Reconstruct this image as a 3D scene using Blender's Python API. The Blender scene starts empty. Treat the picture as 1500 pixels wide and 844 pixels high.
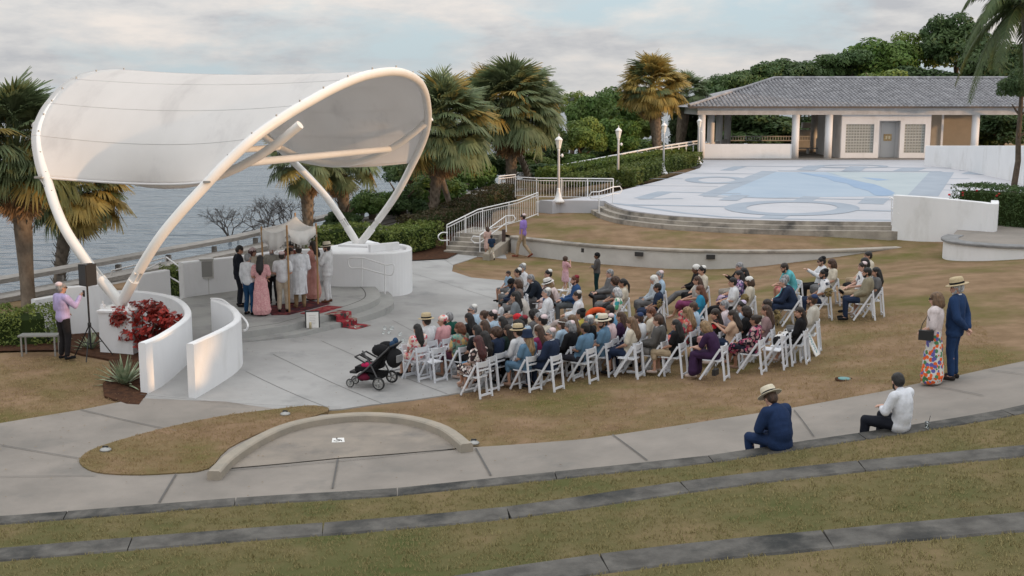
import bpy, bmesh, math, random
import numpy as np
from mathutils import Vector, Matrix, Euler
random.seed(7); rng = random.Random(11)
SC = bpy.context.scene
COL = SC.collection
R = math.radians
# ------------------------------------------------------------------ camera, sky, sun, exposure
FPX = 1700.0; PITCH = math.atan(279 / FPX); CAMZ = 6.4
cd = bpy.data.cameras.new('camera'); cam = bpy.data.objects.new('camera', cd); COL.objects.link(cam)
cam.location = (0, 0, CAMZ); cam.rotation_euler = (R(90) - PITCH, 0, 0)
cd.sensor_width = 36; cd.lens = 36 * FPX / 1500; cd.clip_start = .1; cd.clip_end = 9000
SC.camera = cam
SUN_EL, SUN_AZ = R(4.6), R(112)      # azimuth clockwise from +Y (the way the camera looks)
w = bpy.data.worlds.new('World'); SC.world = w; w.use_nodes = True
nt = w.node_tree; N = nt.nodes; L = nt.links
for n in list(N): N.remove(n)
def wn(t, **k):
    n = N.new(t)
    for a, b in k.items(): setattr(n, a, b)
    return n
out = wn('ShaderNodeOutputWorld'); bg = wn('ShaderNodeBackground'); bg.inputs['Strength'].default_value = .13
sky = wn('ShaderNodeTexSky', sky_type='NISHITA'); sky.sun_disc = False
sky.sun_elevation = SUN_EL; sky.sun_rotation = SUN_AZ; sky.air_density = 1.0; sky.dust_density = .6
tc = wn('ShaderNodeTexCoord'); sp = wn('ShaderNodeSeparateXYZ'); L.new(tc.outputs['Generated'], sp.inputs[0])
mz = wn('ShaderNodeMath', operation='MAXIMUM'); L.new(sp.outputs[2], mz.inputs[0]); mz.inputs[1].default_value = .0
ad = wn('ShaderNodeMath', operation='ADD'); L.new(mz.outputs[0], ad.inputs[0]); ad.inputs[1].default_value = .10
dx = wn('ShaderNodeMath', operation='DIVIDE'); L.new(sp.outputs[0], dx.inputs[0]); L.new(ad.outputs[0], dx.inputs[1])
dy = wn('ShaderNodeMath', operation='DIVIDE'); L.new(sp.outputs[1], dy.inputs[0]); L.new(ad.outputs[0], dy.inputs[1])
cv = wn('ShaderNodeCombineXYZ'); L.new(dx.outputs[0], cv.inputs[0]); L.new(dy.outputs[0], cv.inputs[1])
nz = wn('ShaderNodeTexNoise'); nz.inputs['Scale'].default_value = 1.5; nz.inputs['Detail'].default_value = 9; nz.inputs['Roughness'].default_value = .6; nz.inputs['Distortion'].default_value = .35
mcl = wn('ShaderNodeMapping'); mcl.inputs['Scale'].default_value = (2.6, 2.6, 9.5); mcl.inputs['Location'].default_value = (.35, 1.2, .6); L.new(tc.outputs['Generated'], mcl.inputs[0])
L.new(mcl.outputs[0], nz.inputs['Vector'])
rp = wn('ShaderNodeValToRGB'); rp.color_ramp.elements[0].position = .36; rp.color_ramp.elements[1].position = .50; L.new(nz.outputs['Fac'], rp.inputs[0])
nz2 = wn('ShaderNodeTexNoise'); nz2.inputs['Scale'].default_value = 2.6; nz2.inputs['Detail'].default_value = 8; nz2.inputs['Roughness'].default_value = .6
mp = wn('ShaderNodeMapping'); mp.inputs['Location'].default_value = (7.3, 3.1, 0); L.new(mcl.outputs[0], mp.inputs[0]); L.new(mp.outputs[0], nz2.inputs['Vector'])
cr = wn('ShaderNodeValToRGB'); e = cr.color_ramp.elements
e[0].position = .36; e[0].color = (.60, .615, .645, 1); e[1].position = .64; e[1].color = (1.02, .945, .88, 1)
q = cr.color_ramp.elements.new(.5); q.color = (.82, .81, .80, 1)
L.new(nz2.outputs['Fac'], cr.inputs[0])
csc = wn('ShaderNodeVectorMath', operation='SCALE'); csc.inputs['Scale'].default_value = 5.9; L.new(cr.outputs[0], csc.inputs[0])
# clear sky between the clouds: Nishita, a little pale
blu = wn('ShaderNodeMix', data_type='RGBA'); blu.inputs[0].default_value = .85; L.new(sky.outputs[0], blu.inputs[6]); blu.inputs[7].default_value = (4.1, 5.0, 5.6, 1)
mx = wn('ShaderNodeMix', data_type='RGBA'); L.new(rp.outputs[0], mx.inputs[0]); L.new(blu.outputs[2], mx.inputs[6]); L.new(csc.outputs[0], mx.inputs[7])
# cloudy sky: the zenith is about three times as bright as the horizon (CIE overcast law)
cie = wn('ShaderNodeMath', operation='MULTIPLY_ADD'); L.new(mz.outputs[0], cie.inputs[0]); cie.inputs[1].default_value = 1.7; cie.inputs[2].default_value = 1.0
csk = wn('ShaderNodeVectorMath', operation='SCALE'); L.new(mx.outputs[2], csk.inputs[0]); L.new(cie.outputs[0], csk.inputs['Scale'])
L.new(csk.outputs[0], bg.inputs['Color']); L.new(bg.outputs[0], out.inputs[0])
sl = bpy.data.lights.new('sun', 'SUN'); so = bpy.data.objects.new('sun', sl); COL.objects.link(so)
sl.energy = 2.4; sl.angle = R(.6); sl.color = (1, .60, .30)
_d = Vector((math.sin(SUN_AZ) * math.cos(SUN_EL), math.cos(SUN_AZ) * math.cos(SUN_EL), math.sin(SUN_EL)))
so.rotation_euler = _d.to_track_quat('Z', 'Y').to_euler()
so.location = (60, -20, 40)
SC.view_settings.view_transform = 'Standard'; SC.view_settings.look = 'None'; SC.view_settings.exposure = 0; SC.view_settings.gamma = 1
SC.render.engine = 'CYCLES'
SC.cycles.use_denoising = True
SC.cycles.max_bounces = 5; SC.cycles.transparent_max_bounces = 6

# ------------------------------------------------------------------ helpers
def ray(px, py):
    u = (px - 750) / FPX; v = (422 - py) / FPX; c, s = math.cos(PITCH), math.sin(PITCH)
    return (u, c + s * v, -s + c * v)
def P(px, py, z):                     # photo pixel + height -> place on the ground plan
    d = ray(px, py); t = (z - CAMZ) / d[2]
    return (d[0] * t, d[1] * t, z)
def PD(px, py, Y):                    # photo pixel + distance
    d = ray(px, py); t = Y / d[1]
    return (d[0] * t, Y, CAMZ + d[2] * t)
_pts = np.array([(-1.9,24,0),(-8,35,0),(-9.5,27,.35),(-12,27,.4),(-6.7,17.5,0),(-2,18,.08),(3,19.5,.5),(8,21,1.1),(11,22,1.3),(5.7,25,.35),
  (9.4,30.6,.57),(0,27,0),(2,33,0),(2.8,39,-.2),(-1.5,49,-.3),(3,47,-.3),(9,46,-.25),(12,46,0.1),(15.4,46.3,.42),(17.5,44,.55),(17,49,.78),
  (13,36,.7),(16,30,1.0),(20,36,1.2),(25,25,1.8),(25,45,1.3),(-18,30,.2),(-16,38,.1),(-12,44,.1),(-4,40,0),(-6,24,0),(-7,15,0),(4,13,.6),(12,15,1.4),(-16,20,.1),(-8,50,0),(-6,60,0),(0,60,0)])
def _k(r2): return np.where(r2 > 0, r2 * np.log(r2 + 1e-9) * .5, 0.)
def _tps(p):
    n = len(p); d = ((p[:, None, :2] - p[None, :, :2]) ** 2).sum(-1)
    A = np.zeros((n + 3, n + 3)); A[:n, :n] = _k(d) + np.eye(n) * .6; A[:n, n] = 1; A[:n, n+1:] = p[:, :2]; A[n, :n] = 1; A[n+1:, :n] = p[:, :2].T
    return np.linalg.solve(A, np.concatenate([p[:, 2], [0, 0, 0]]))
_w = _tps(_pts)
def hg(x, y):                          # height of the lower ground
    xx, yy = min(max(x, -22), 30), min(max(y, 6), 64)
    r2 = (_pts[:, 0] - xx) ** 2 + (_pts[:, 1] - yy) ** 2
    return float(_k(r2) @ _w[:-3] + _w[-3] + _w[-2] * xx + _w[-1] * yy)
def aX(x): return float(np.interp(x, [-7, -2, 3, 8, 12, 30], [0, .1, .5, 1.1, 1.5, 3.2]))
def hplaza(x, y): return 1.25 + .011 * max(0, y - 49)
def hup(x, y):                         # lawn above the low retaining wall
    r = math.hypot(x - 10.26, y - 58.48)
    return .42 + .30 * min(1, max(0, (13.04 - r) / 2.8))
def G(px, py, fn=hg, dz=0):
    d = ray(px, py); t = 5.0
    while t < 300:
        x, y, z = d[0]*t, d[1]*t, CAMZ + d[2]*t
        if z <= fn(x, y) + dz: break
        t += .5
    a, b = t - .5, t
    for i in range(14):
        m = (a + b) / 2
        if CAMZ + d[2]*m <= fn(d[0]*m, d[1]*m) + dz: b = m
        else: a = m
    return (d[0]*b, d[1]*b, CAMZ + d[2]*b)
def G2(px, py, fn=hg): return G(px, py, fn)[:2]
def spline(pts, n=6, closed=False):
    p = [Vector(q) for q in pts]; o = []; m = len(p)
    for i in range(m if closed else m - 1):
        a = p[(i-1) % m] if closed or i else p[0]; b = p[i]; c = p[(i+1) % m]; d = p[(i+2) % m] if closed or i + 2 < m else p[-1]
        for k in range(n):
            t = k / n
            o.append(tuple(.5 * ((2*b) + (c-a)*t + (2*a-5*b+4*c-d)*t*t + (3*b-a-3*c+d)*t**3)))
    if not closed: o.append(tuple(p[-1]))
    return o
def tagg(o, label=None, cat=None, group=None, kind=None):
    if label: o['label'] = label
    if cat: o['category'] = cat
    if group: o['group'] = group
    if kind: o['kind'] = kind
    return o
def empty(name, loc=(0,0,0), rz=0, label=None, cat=None, group=None, scale=1):
    o = bpy.data.objects.new(name, None); COL.objects.link(o); o.location = loc; o.rotation_euler = (0, 0, rz); o.scale = (scale,)*3
    o.empty_display_size = .1
    return tagg(o, label, cat, group)
def inst(name, mesh, parent=None, loc=(0,0,0), rot=(0,0,0), scale=(1,1,1), mats=None):
    o = bpy.data.objects.new(name, mesh); COL.objects.link(o); o.parent = parent
    o.location = loc; o.rotation_euler = rot; o.scale = scale
    if mats:
        for i, m in enumerate(mats):
            o.material_slots[i].link = 'OBJECT'; o.material_slots[i].material = m
    return o
def copy_tree(o, parent=None):
    c = o.copy(); COL.objects.link(c)
    if parent: c.parent = parent
    for ch in o.children: copy_tree(ch, c)
    return c
class MB:
    """collects simple shapes, links them as one mesh object"""
    def __init__(s): s.v = []; s.f = []; s.m = []; s.mi = 0; s.sm = []
    def add(s, v, f, smooth=False):
        b = len(s.v); s.v += [tuple(q) for q in v]
        for q in f: s.f.append(tuple(i + b for i in q)); s.m.append(s.mi); s.sm.append(smooth)
        return s
    def box(s, c, d, rz=0, M=None):
        x, y, z = d[0]/2, d[1]/2, d[2]/2
        v = [(-x,-y,-z),(x,-y,-z),(x,y,-z),(-x,y,-z),(-x,-y,z),(x,-y,z),(x,y,z),(-x,y,z)]
        if M is not None: v = [tuple(M @ Vector(q)) for q in v]
        elif rz: 
            k, j = math.cos(rz), math.sin(rz); v = [(a*k-b*j, a*j+b*k, e) for a, b, e in v]
        v = [(a+c[0], b+c[1], e+c[2]) for a, b, e in v]
        return s.add(v, [(0,3,2,1),(4,5,6,7),(0,1,5,4),(1,2,6,5),(2,3,7,6),(3,0,4,7)])
    def beam(s, a, b, wd, hh, up=(0,0,1)):      # rectangular bar from a to b
        a, b = Vector(a), Vector(b); d = (b - a); n = d.normalized(); u = Vector(up)
        sx = n.cross(u); sx = sx.normalized() if sx.length > 1e-4 else Vector((1,0,0)); u = sx.cross(n)
        o = []
        for q in (a, b):
            for i, j in ((-1,-1),(1,-1),(1,1),(-1,1)): o.append(q + sx*i*wd/2 + u*j*hh/2)
        return s.add(o, [(0,1,2,3),(7,6,5,4),(0,4,5,1),(1,5,6,2),(2,6,7,3),(3,7,4,0)])
    def tube(s, pts, r, n=8, cap=True, smooth=True):
        pts = [Vector(p) for p in pts]; rs = r if isinstance(r, (list, tuple)) else [r]*len(pts); v = []; f = []
        t0 = (pts[1]-pts[0]).normalized(); u = t0.orthogonal().normalized()
        for i, p in enumerate(pts):
            t = (pts[min(i+1, len(pts)-1)] - pts[max(i-1, 0)]).normalized()
            u = (u - t*u.dot(t)); u = u.normalized() if u.length > 1e-6 else t.orthogonal().normalized(); w_ = t.cross(u)
            for k in range(n):
                a = 2*math.pi*k/n; v.append(p + (u*math.cos(a) + w_*math.sin(a))*rs[i])
        for i in range(len(pts)-1):
            for k in range(n): f.append((i*n+k, i*n+(k+1)%n, (i+1)*n+(k+1)%n, (i+1)*n+k))
        s.add(v, f, smooth)
        if cap: s.add(v[:n], [tuple(range(n))[::-1]]); s.add(v[-n:], [tuple(range(n))])
        return s
    def lathe(s, prof, c=(0,0,0), n=16, smooth=True, sq=1.0):
        v = []; f = []
        for r, z in prof:
            for k in range(n):
                a = 2*math.pi*k/n; v.append((c[0]+r*math.cos(a), c[1]+r*math.sin(a)*sq, c[2]+z))
        for i in range(len(prof)-1):
            for k in range(n): f.append((i*n+k, i*n+(k+1)%n, (i+1)*n+(k+1)%n, (i+1)*n+k))
        f.append(tuple(range(n))[::-1]); f.append(tuple(range((len(prof)-1)*n, len(prof)*n)))
        return s.add(v, f, smooth)
    def ell(s, c, r, n=10, m=7, M=None):
        v = []; f = []
        for i in range(m+1):
            th = math.pi*i/m
            for k in range(n):
                a = 2*math.pi*k/n; q = Vector((r[0]*math.sin(th)*math.cos(a), r[1]*math.sin(th)*math.sin(a), r[2]*math.cos(th)))
                if M is not None: q = M @ q
                v.append((q.x+c[0], q.y+c[1], q.z+c[2]))
        for i in range(m):
            for k in range(n): f.append((i*n+k, (i+1)*n+k, (i+1)*n+(k+1)%n, i*n+(k+1)%n))
        return s.add(v, f, True)
    def prism(s, poly, z0, z1):
        n = len(poly); v = [(x, y, z0) for x, y in poly] + [(x, y, z1) for x, y in poly]
        return s.add(v, [tuple(range(n))[::-1], tuple(range(n, 2*n))] + [(i, (i+1)%n, n+(i+1)%n, n+i) for i in range(n)])
    def wall(s, line, th, zb, zt, lead=0):    # upright wall along a plan polyline; zb, zt numbers or functions
        n = len(line); fb = zb if callable(zb) else (lambda x, y: zb); ft = zt if callable(zt) else (lambda x, y: zt); v = []
        for i in range(n):
            a, b = Vector(line[max(i-1,0)][:2]), Vector(line[min(i+1,n-1)][:2]); t = (b-a).normalized(); nn = Vector((-t.y, t.x))
            p = Vector(line[i][:2]); A = p + nn*th/2; B = p - nn*th/2; zz = ft(p.x, p.y); z0 = fb(p.x, p.y)
            bv = min(.025, th*.2); A2 = p + nn*(th/2-bv); B2 = p - nn*(th/2-bv)
            v += [(A.x,A.y,z0),(A.x,A.y,zz-bv),(A2.x,A2.y,zz),(B2.x,B2.y,zz),(B.x,B.y,zz-bv),(B.x,B.y,z0)]
        f = []
        for i in range(n-1):
            a, b = i*6, i*6+6
            for k in range(5): f.append((a+k, a+k+1, b+k+1, b+k))
        f += [tuple(range(6)), tuple(range(n*6-6, n*6))[::-1]]
        return s.add(v, f)
    def mesh(s, name, mats):
        me = bpy.data.meshes.new(name); me.from_pydata(s.v, [], s.f)
        for m in (mats if isinstance(mats, (list, tuple)) else [mats]): me.materials.append(m)
        me.polygons.foreach_set('material_index', s.m); me.polygons.foreach_set('use_smooth', s.sm)
        me.update(); me.validate(); return me
    def obj(s, name, mats, parent=None, fix=True):
        me = s.mesh(name, mats)
        if fix:
            bm = bmesh.new(); bm.from_mesh(me); bmesh.ops.recalc_face_normals(bm, faces=bm.faces); bm.to_mesh(me); bm.free()
        return inst(name, me, parent)
def rel(pts, o): return [(p[0]-o[0], p[1]-o[1], p[2]-o[2]) for p in pts]
def drape(name, poly, mat_, fn, off, s=.6, kind='structure', parent=None, thick=0):
    bm = bmesh.new(); vs = [bm.verts.new((x, y, 0)) for x, y in [q[:2] for q in poly]]
    bm.faces.new(vs)
    xs = [v.co.x for v in bm.verts]; ys = [v.co.y for v in bm.verts]
    for ax, lo, hi in ((0, min(xs), max(xs)), (1, min(ys), max(ys))):
        k = math.ceil(lo/s)*s
        while k < hi:
            c = (k,0,0) if ax == 0 else (0,k,0); nn = (1,0,0) if ax == 0 else (0,1,0)
            bmesh.ops.bisect_plane(bm, geom=bm.verts[:]+bm.edges[:]+bm.faces[:], dist=1e-5, plane_co=c, plane_no=nn); k += s
    bmesh.ops.triangulate(bm, faces=[f for f in bm.faces if len(f.verts) > 4])
    for v in bm.verts: v.co.z = fn(v.co.x, v.co.y) + off
    if thick:
        ed = [e for e in bm.edges if e.is_boundary]
        r = bmesh.ops.extrude_edge_only(bm, edges=ed)
        for v in [q for q in r['geom'] if isinstance(q, bmesh.types.BMVert)]: v.co.z -= thick
    bmesh.ops.recalc_face_normals(bm, faces=bm.faces)
    for f in bm.faces:
        if f.normal.z < 0 and abs(f.normal.z) > .3: f.normal_flip()
    me = bpy.data.meshes.new(name); bm.to_mesh(me); bm.free(); me.materials.append(mat_)
    o = inst(name, me, parent)
    if kind: o['kind'] = kind
    return o
# ------------------------------------------------------------------ materials
def mat(name, c, rough=.6, c2=None, ns=3.0, det=4, amt=1.0, bump=0, bs=40, metal=0, spec=.5, stretch=(1,1,1), lo=.35, hi=.65, c3=None, ns3=.6, lo3=.5, hi3=.7, island=0, trans=0, emit=None, es=0, brick=None, dist=.02):
    m = bpy.data.materials.new(name); m.use_nodes = True; nt = m.node_tree; N = nt.nodes; L = nt.links; b = N['Principled BSDF']
    b.inputs['Roughness'].default_value = rough; b.inputs['Metallic'].default_value = metal; b.inputs['Specular IOR Level'].default_value = spec
    b.inputs['Base Color'].default_value = (*c, 1)
    tc = N.new('ShaderNodeTexCoord'); mp = N.new('ShaderNodeMapping'); mp.inputs['Scale'].default_value = stretch; L.new(tc.outputs['Object'], mp.inputs[0])
    last = None
    def noise(sc, d=det, vec=mp.outputs[0]):
        n = N.new('ShaderNodeTexNoise'); n.inputs['Scale'].default_value = sc; n.inputs['Detail'].default_value = d; n.inputs['Roughness'].default_value = .62; L.new(vec, n.inputs['Vector']); return n.outputs['Fac']
    def ramp(x, a, bb, ca, cb):
        r = N.new('ShaderNodeValToRGB'); r.color_ramp.elements[0].position = a; r.color_ramp.elements[1].position = bb
        r.color_ramp.elements[0].color = (*ca, 1); r.color_ramp.elements[1].color = (*cb, 1); L.new(x, r.inputs[0]); return r.outputs[0]
    def mix(f, a, bb):
        x = N.new('ShaderNodeMix'); x.data_type = 'RGBA'
        if isinstance(f, (int, float)): x.inputs[0].default_value = f
        else: L.new(f, x.inputs[0])
        for i, q in ((6, a), (7, bb)):
            if isinstance(q, tuple): x.inputs[i].default_value = (*q, 1)
            else: L.new(q, x.inputs[i])
        return x.outputs[2]
    if c2: last = ramp(noise(ns), lo, hi, c, c2)
    if c3:
        f = ramp(noise(ns3, 6), lo3, hi3, (0,0,0), (1,1,1)); last = mix(f, last or c, c3)
    if island:
        g = N.new('ShaderNodeNewGeometry'); o = N.new('ShaderNodeObjectInfo'); a = N.new('ShaderNodeMath'); a.operation = 'ADD'
        L.new(g.outputs['Random Per Island'], a.inputs[0]); L.new(o.outputs['Random'], a.inputs[1])
        mm = N.new('ShaderNodeMapRange'); mm.inputs[1].default_value = 0; mm.inputs[2].default_value = 2; mm.inputs[3].default_value = 1-island; mm.inputs[4].default_value = 1+island; L.new(a.outputs[0], mm.inputs[0])
        h = N.new('ShaderNodeHueSaturation')
        if last: L.new(last, h.inputs['Color'])
        else: h.inputs['Color'].default_value = (*c, 1)
        L.new(mm.outputs[0], h.inputs['Value']); last = h.outputs[0]
    if last: L.new(last, b.inputs['Base Color'])
    if bump:
        bn = N.new('ShaderNodeBump'); bn.inputs['Strength'].default_value = bump; bn.inputs['Distance'].default_value = dist; L.new(noise(bs, 5), bn.inputs['Height']); L.new(bn.outputs[0], b.inputs['Normal'])
    if trans:
        t = N.new('ShaderNodeBsdfTranslucent'); 
        if last: L.new(last, t.inputs[0])
        else: t.inputs[0].default_value = (*c, 1)
        x = N.new('ShaderNodeMixShader'); x.inputs[0].default_value = trans; L.new(b.outputs[0], x.inputs[1]); L.new(t.outputs[0], x.inputs[2]); L.new(x.outputs[0], N['Material Output'].inputs[0])
    if emit: b.inputs['Emission Color'].default_value = (*emit, 1); b.inputs['Emission Strength'].default_value = es
    return m
M = {}
M['grass'] = mat('lawn_grass', (.185,.122,.070), .95, (.285,.192,.120), 1.1, 8, bump=.9, bs=55, c3=(.125,.115,.036), ns3=.33, lo3=.46, hi3=.68, spec=.1)
M['grass_green'] = mat('greener_grass', (.13,.113,.05), .95, (.205,.155,.083), 1.3, 8, bump=.9, bs=55, c3=(.08,.095,.032), ns3=.5, lo3=.42, hi3=.70, spec=.1)
M['conc'] = mat('plaza_concrete', (.40,.395,.39), .85, (.31,.305,.30), .5, 8, bump=.25, bs=30, c3=(.20,.205,.205), ns3=.8, lo3=.56, hi3=.85, spec=.25)
M['path'] = mat('path_concrete', (.285,.255,.228), .85, (.215,.195,.175), .7, 8, bump=.25, bs=30, c3=(.16,.155,.145), ns3=.9, lo3=.56, hi3=.82, spec=.25)
M['curb'] = mat('weathered_curb', (.14,.133,.122), .9, (.075,.071,.066), 3.5, 8, bump=.6, bs=30, c3=(.035,.037,.037), ns3=1.1, lo3=.5, hi3=.66, spec=.2)
M['lowwall'] = mat('low_wall_concrete', (.38,.33,.27), .9, (.29,.265,.225), 2, 8, bump=.4, bs=30, spec=.2)
M['joint'] = mat('joint_dark', (.11,.105,.10), .95)
M['white'] = mat('white_stucco', (.80,.805,.82), .75, (.75,.755,.77), .9, 8, bump=.25, bs=60, spec=.3, c3=(.55,.545,.53), ns3=.8, lo3=.54, hi3=.85, stretch=(1,1,.45))
M['whitemetal'] = mat('white_painted_metal', (.80,.80,.81), .35, (.76,.76,.77), 4)
M['steel'] = mat('canopy_steel', (.78,.77,.755), .4, (.72,.71,.69), 1.2, c3=(.48,.44,.38), ns3=2.5, lo3=.68, hi3=.85)
M['step'] = mat('stained_step', (.42,.38,.33), .9, (.30,.27,.235), 2.2, 8, bump=.5, bs=25, c3=(.10,.095,.09), ns3=.9, lo3=.52, hi3=.72, spec=.2)
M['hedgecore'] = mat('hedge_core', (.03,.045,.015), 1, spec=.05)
M['mulch'] = mat('mulch', (.10,.05,.03), 1, (.05,.028,.02), 8, 8, bump=1, bs=40, spec=.05)
M['wood'] = mat('grey_timber', (.36,.335,.31), .85, (.24,.225,.21), 6, 8, bump=.5, bs=20, stretch=(.4,1,3), spec=.2)
M['pole'] = mat('dark_metal', (.03,.03,.032), .5)
M['greymetal'] = mat('grey_metal', (.35,.35,.34), .45, metal=.6)
M['black'] = mat('black_plastic', (.012,.012,.013), .55)
M['trunk'] = mat('palm_trunk', (.26,.215,.17), .95, (.13,.105,.085), 4, 8, bump=.8, bs=14, stretch=(1,1,.6), spec=.1)
M['bark'] = mat('tree_bark', (.14,.11,.085), .95, (.08,.065,.05), 6, 8, bump=.7, bs=20, spec=.1)
# water
def water():
    m = bpy.data.materials.new('water'); m.use_nodes = True; N = m.node_tree.nodes; L = m.node_tree.links; b = N['Principled BSDF']
    b.inputs['Base Color'].default_value = (.12,.155,.19,1); b.inputs['Roughness'].default_value = .12; b.inputs['IOR'].default_value = 1.33
    tc = N.new('ShaderNodeTexCoord'); prev = None
    for sc, st, di, sx in ((.28, .9, 1.2, (.45,1.0,1)), (1.1, 1, .55, (.5,1.2,1)), (3.5, .7, .14, (.7,1,1))):
        mp = N.new('ShaderNodeMapping'); mp.inputs['Scale'].default_value = sx; mp.inputs['Rotation'].default_value = (0,0,.25); L.new(tc.outputs['Object'], mp.inputs[0])
        n = N.new('ShaderNodeTexNoise'); n.inputs['Scale'].default_value = sc; n.inputs['Detail'].default_value = 4; n.inputs['Distortion'].default_value = .4; L.new(mp.outputs[0], n.inputs['Vector'])
        bn = N.new('ShaderNodeBump'); bn.inputs['Strength'].default_value = st; bn.inputs['Distance'].default_value = di*1.6; L.new(n.outputs['Fac'], bn.inputs['Height'])
        if prev: L.new(prev.outputs[0], bn.inputs['Normal'])
        prev = bn
    L.new(prev.outputs[0], b.inputs['Normal']); return m
M['water'] = water()
# ------------------------------------------------------------------ water, land
MB().add([(-4000,10,-1.3),(4000,10,-1.3),(4000,7000,-1.3),(-4000,7000,-1.3)], [(0,1,2,3)]).obj('water', M['water'])['kind'] = 'structure'
fs = MB(); rr = random.Random(3)
xs = [-1500 + i*18 for i in range(170)]
vv = []
for i, x in enumerate(xs): vv += [(x, 1500, -1.5), (x, 1500, 4.2 + 3.2*rr.random() + 2*math.sin(i*.37)), (x, 1560, 3)]
fs.add(vv, [f for i in range(169) for f in ((i*3, i*3+3, i*3+4, i*3+1), (i*3+1, i*3+4, i*3+5, i*3+2))])
tagg(fs.obj('far_shore', mat('far_woods', (.07,.09,.10), 1, (.045,.06,.06), .05, 6)), kind='structure')
shore = [(-60,8),(-24,26),(-17.2,36.0),(-12.6,46.5),(-8,57),(-2,71),(4,88),(8,110),(-2,150),(-30,210),(-30,420),(420,420),(420,-40),(-60,-40)]
def hland(x, y):
    z = hg(x, y)
    if y > 50:                      # rise to the upper plaza behind and round its sides
        t = min(1, (y-50)/25); z = z*(1-t) + 1.0*t
    return z
ground = drape('ground', shore, M['grass'], lambda x, y: -3.0, 0, s=40)
bpy.data.objects.remove(ground)
land = [(-24,26),(-17.2,36.0),(-12.6,46.5),(-8,57),(-2,71),(4,88),(8,110),(22,132),(60,150),(60,8),(-24,8)]
ground = drape('ground', land, M['grass'], hland, -.015, s=.9, thick=2.5)
far = drape('far_ground', [(60,-60),(400,-60),(400,600),(170,600),(60,150.02)], M['grass_green'], lambda x, y: 1.0, 0, s=60, thick=3)
drape('rear_ground', [(-60,-60),(60,-60),(60,7.98),(-60,7.98)], M['grass_green'], lambda x, y: -.1, 0, s=20)
drape('bay_floor', [(-400,8),(-24.02,8),(-24.02,26),(-17.2,36.0),(-400,36)], M['mulch'], lambda x, y: -3, 0, s=100)

g = lambda *l: [G2(x, y) for x, y in l]
# lower plaza (pale) and path (warmer)
plaza = g((205,585),(262,545),(268,470),(240,440),(200,432)) + [(-13,36),(-12.2,41)] + g((560,372),(640,368),(700,366),(741,374),(742,379),(700,376),(664,388),(662,398),(690,407),(745,412),(785,440),(800,480),(785,525),(745,560),(700,572),(655,579),(600,587),(540,594),(500,600),(430,604))
path_far = [(660,657),(700,657),(860,645),(1060,615),(1163,599),(1293,575.5),(1400,553),(1500,531)]
c1f = [(0,757),(235,739),(425,725),(750,698.5),(1060,665),(1190,645),(1262,634.6),(1445,605.7),(1500,593)]
C1 = []
for x, y in c1f:                    # curb front edge: top 0.4 m above the path
    C1.append(G(x, y, lambda X, Y: aX(X) + .4)[:2])
C1 = [(-16, C1[0][1]-1.2), (-11, C1[0][1]-.5)] + spline(C1, 4) + [(12, 19.0), (18, 20.9), (26, 24.2)]
pf = [G2(x, y) for x, y in path_far]
drape('plaza', plaza, M['conc'], hg, .012, s=.5, thick=.1)
leftp = g((205,585),(120,602),(60,612),(0,622)) + [(-13,20.5),(-20,20)]
path = leftp + [(x, y+.02) for x, y in C1[:-3]] + [(12,18.95),(18,20.85),(26,24.15),(26,27.5),(18,24.2),(12,22.9)] + pf[::-1] + g((655,578+14),(540,594),(430,604),(330,590))
# the lawn edge between plaza and path runs behind the low curved wall
path = leftp + [(x, y+.02) for x, y in C1] + [(26,27.5),(18,24.6),(12,22.7)] + pf[::-1] + g((560,668),(500,608),(430,611),(430,604),(330,590))
drape('path', path, M['path'], hg, .028, s=.5, thick=.1)
isl = g((118,683),(120,672),(140,660),(190,644),(260,626),(330,612),(400,603),(460,597),(480,606),(400,630),(335,660),(305,690),(250,697),(190,699),(140,695))
isl = spline(isl, 3, True)
drape('grass_island', isl, M['grass'], hg, .05, s=.5, thick=.05)
# half round pad inside the low wall
wc = (-2.93, 19.5)
lw = spline([P(x, y, hg(*P(x,y,.3)[:2]) + .19)[:2] for x, y in [(313,690),(335,668),(378,640),(425,620),(480,609),(540,605),(600,610),(650,625),(684,650)]], 4)
drape('round_pad', lw + g((672,660),(500,674),(330,690)), mat('pad_concrete', (.29,.25,.21), .9, (.21,.185,.16), 1.2, 8, bump=.3, bs=30, c3=(.12,.115,.11), ns3=1.0, lo3=.52, hi3=.8), hg, .046, s=.4)
tagg(MB().wall(lw, .23, lambda x, y: hg(x, y)-.1, lambda x, y: hg(x, y)+.19).obj('low_curved_wall', M['lowwall']), 'low bare concrete wall bent in a half circle round the pad beside the path', 'wall')
# joints in the paving: dark recessed lines
jm = MB()
def joint(a, b, w=.03, off=.036, fn=hg, n=8):
    a, b = Vector(a), Vector(b); d = (b-a); t = d.normalized(); s = Vector((-t.y, t.x))*w/2; v = []
    for i in range(n+1):
        p = a + d*i/n
        for q in (p+s, p-s): v.append((q.x, q.y, fn(q.x, q.y)+off))
    jm.add(v, [(i*2, i*2+1, i*2+3, i*2+2) for i in range(n)])
for a, b, w_ in (((258,698),(233,740),.05),((495,676),(487,719),.05),((697,660),(719,700),.05),((118,603),(262,635),.035),((0,655),(118,675),.03),((897,640),(948,678),.04),((1163,604),(1192,643),.03),((1345,566),(1440,583),.03),((1448,545),(1500,552),.03),((330,692),(672,660),.03),((140,700),(0,702),.02),((205,581),(500,600),.025)):
    joint(G2(*a), G2(*b), w_*.6, .05)
for a, b in (((400,520),(560,592)),((575,470),(745,560)),((600,400),(730,440)),((470,500),(655,578)),((360,545),(480,598)),((640,372),(690,407)),((560,540),(740,470))):
    joint(G2(*a), G2(*b), .014, .016)
tagg(jm.obj('paving_joints', M['joint'], fix=False), kind='structure')
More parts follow.
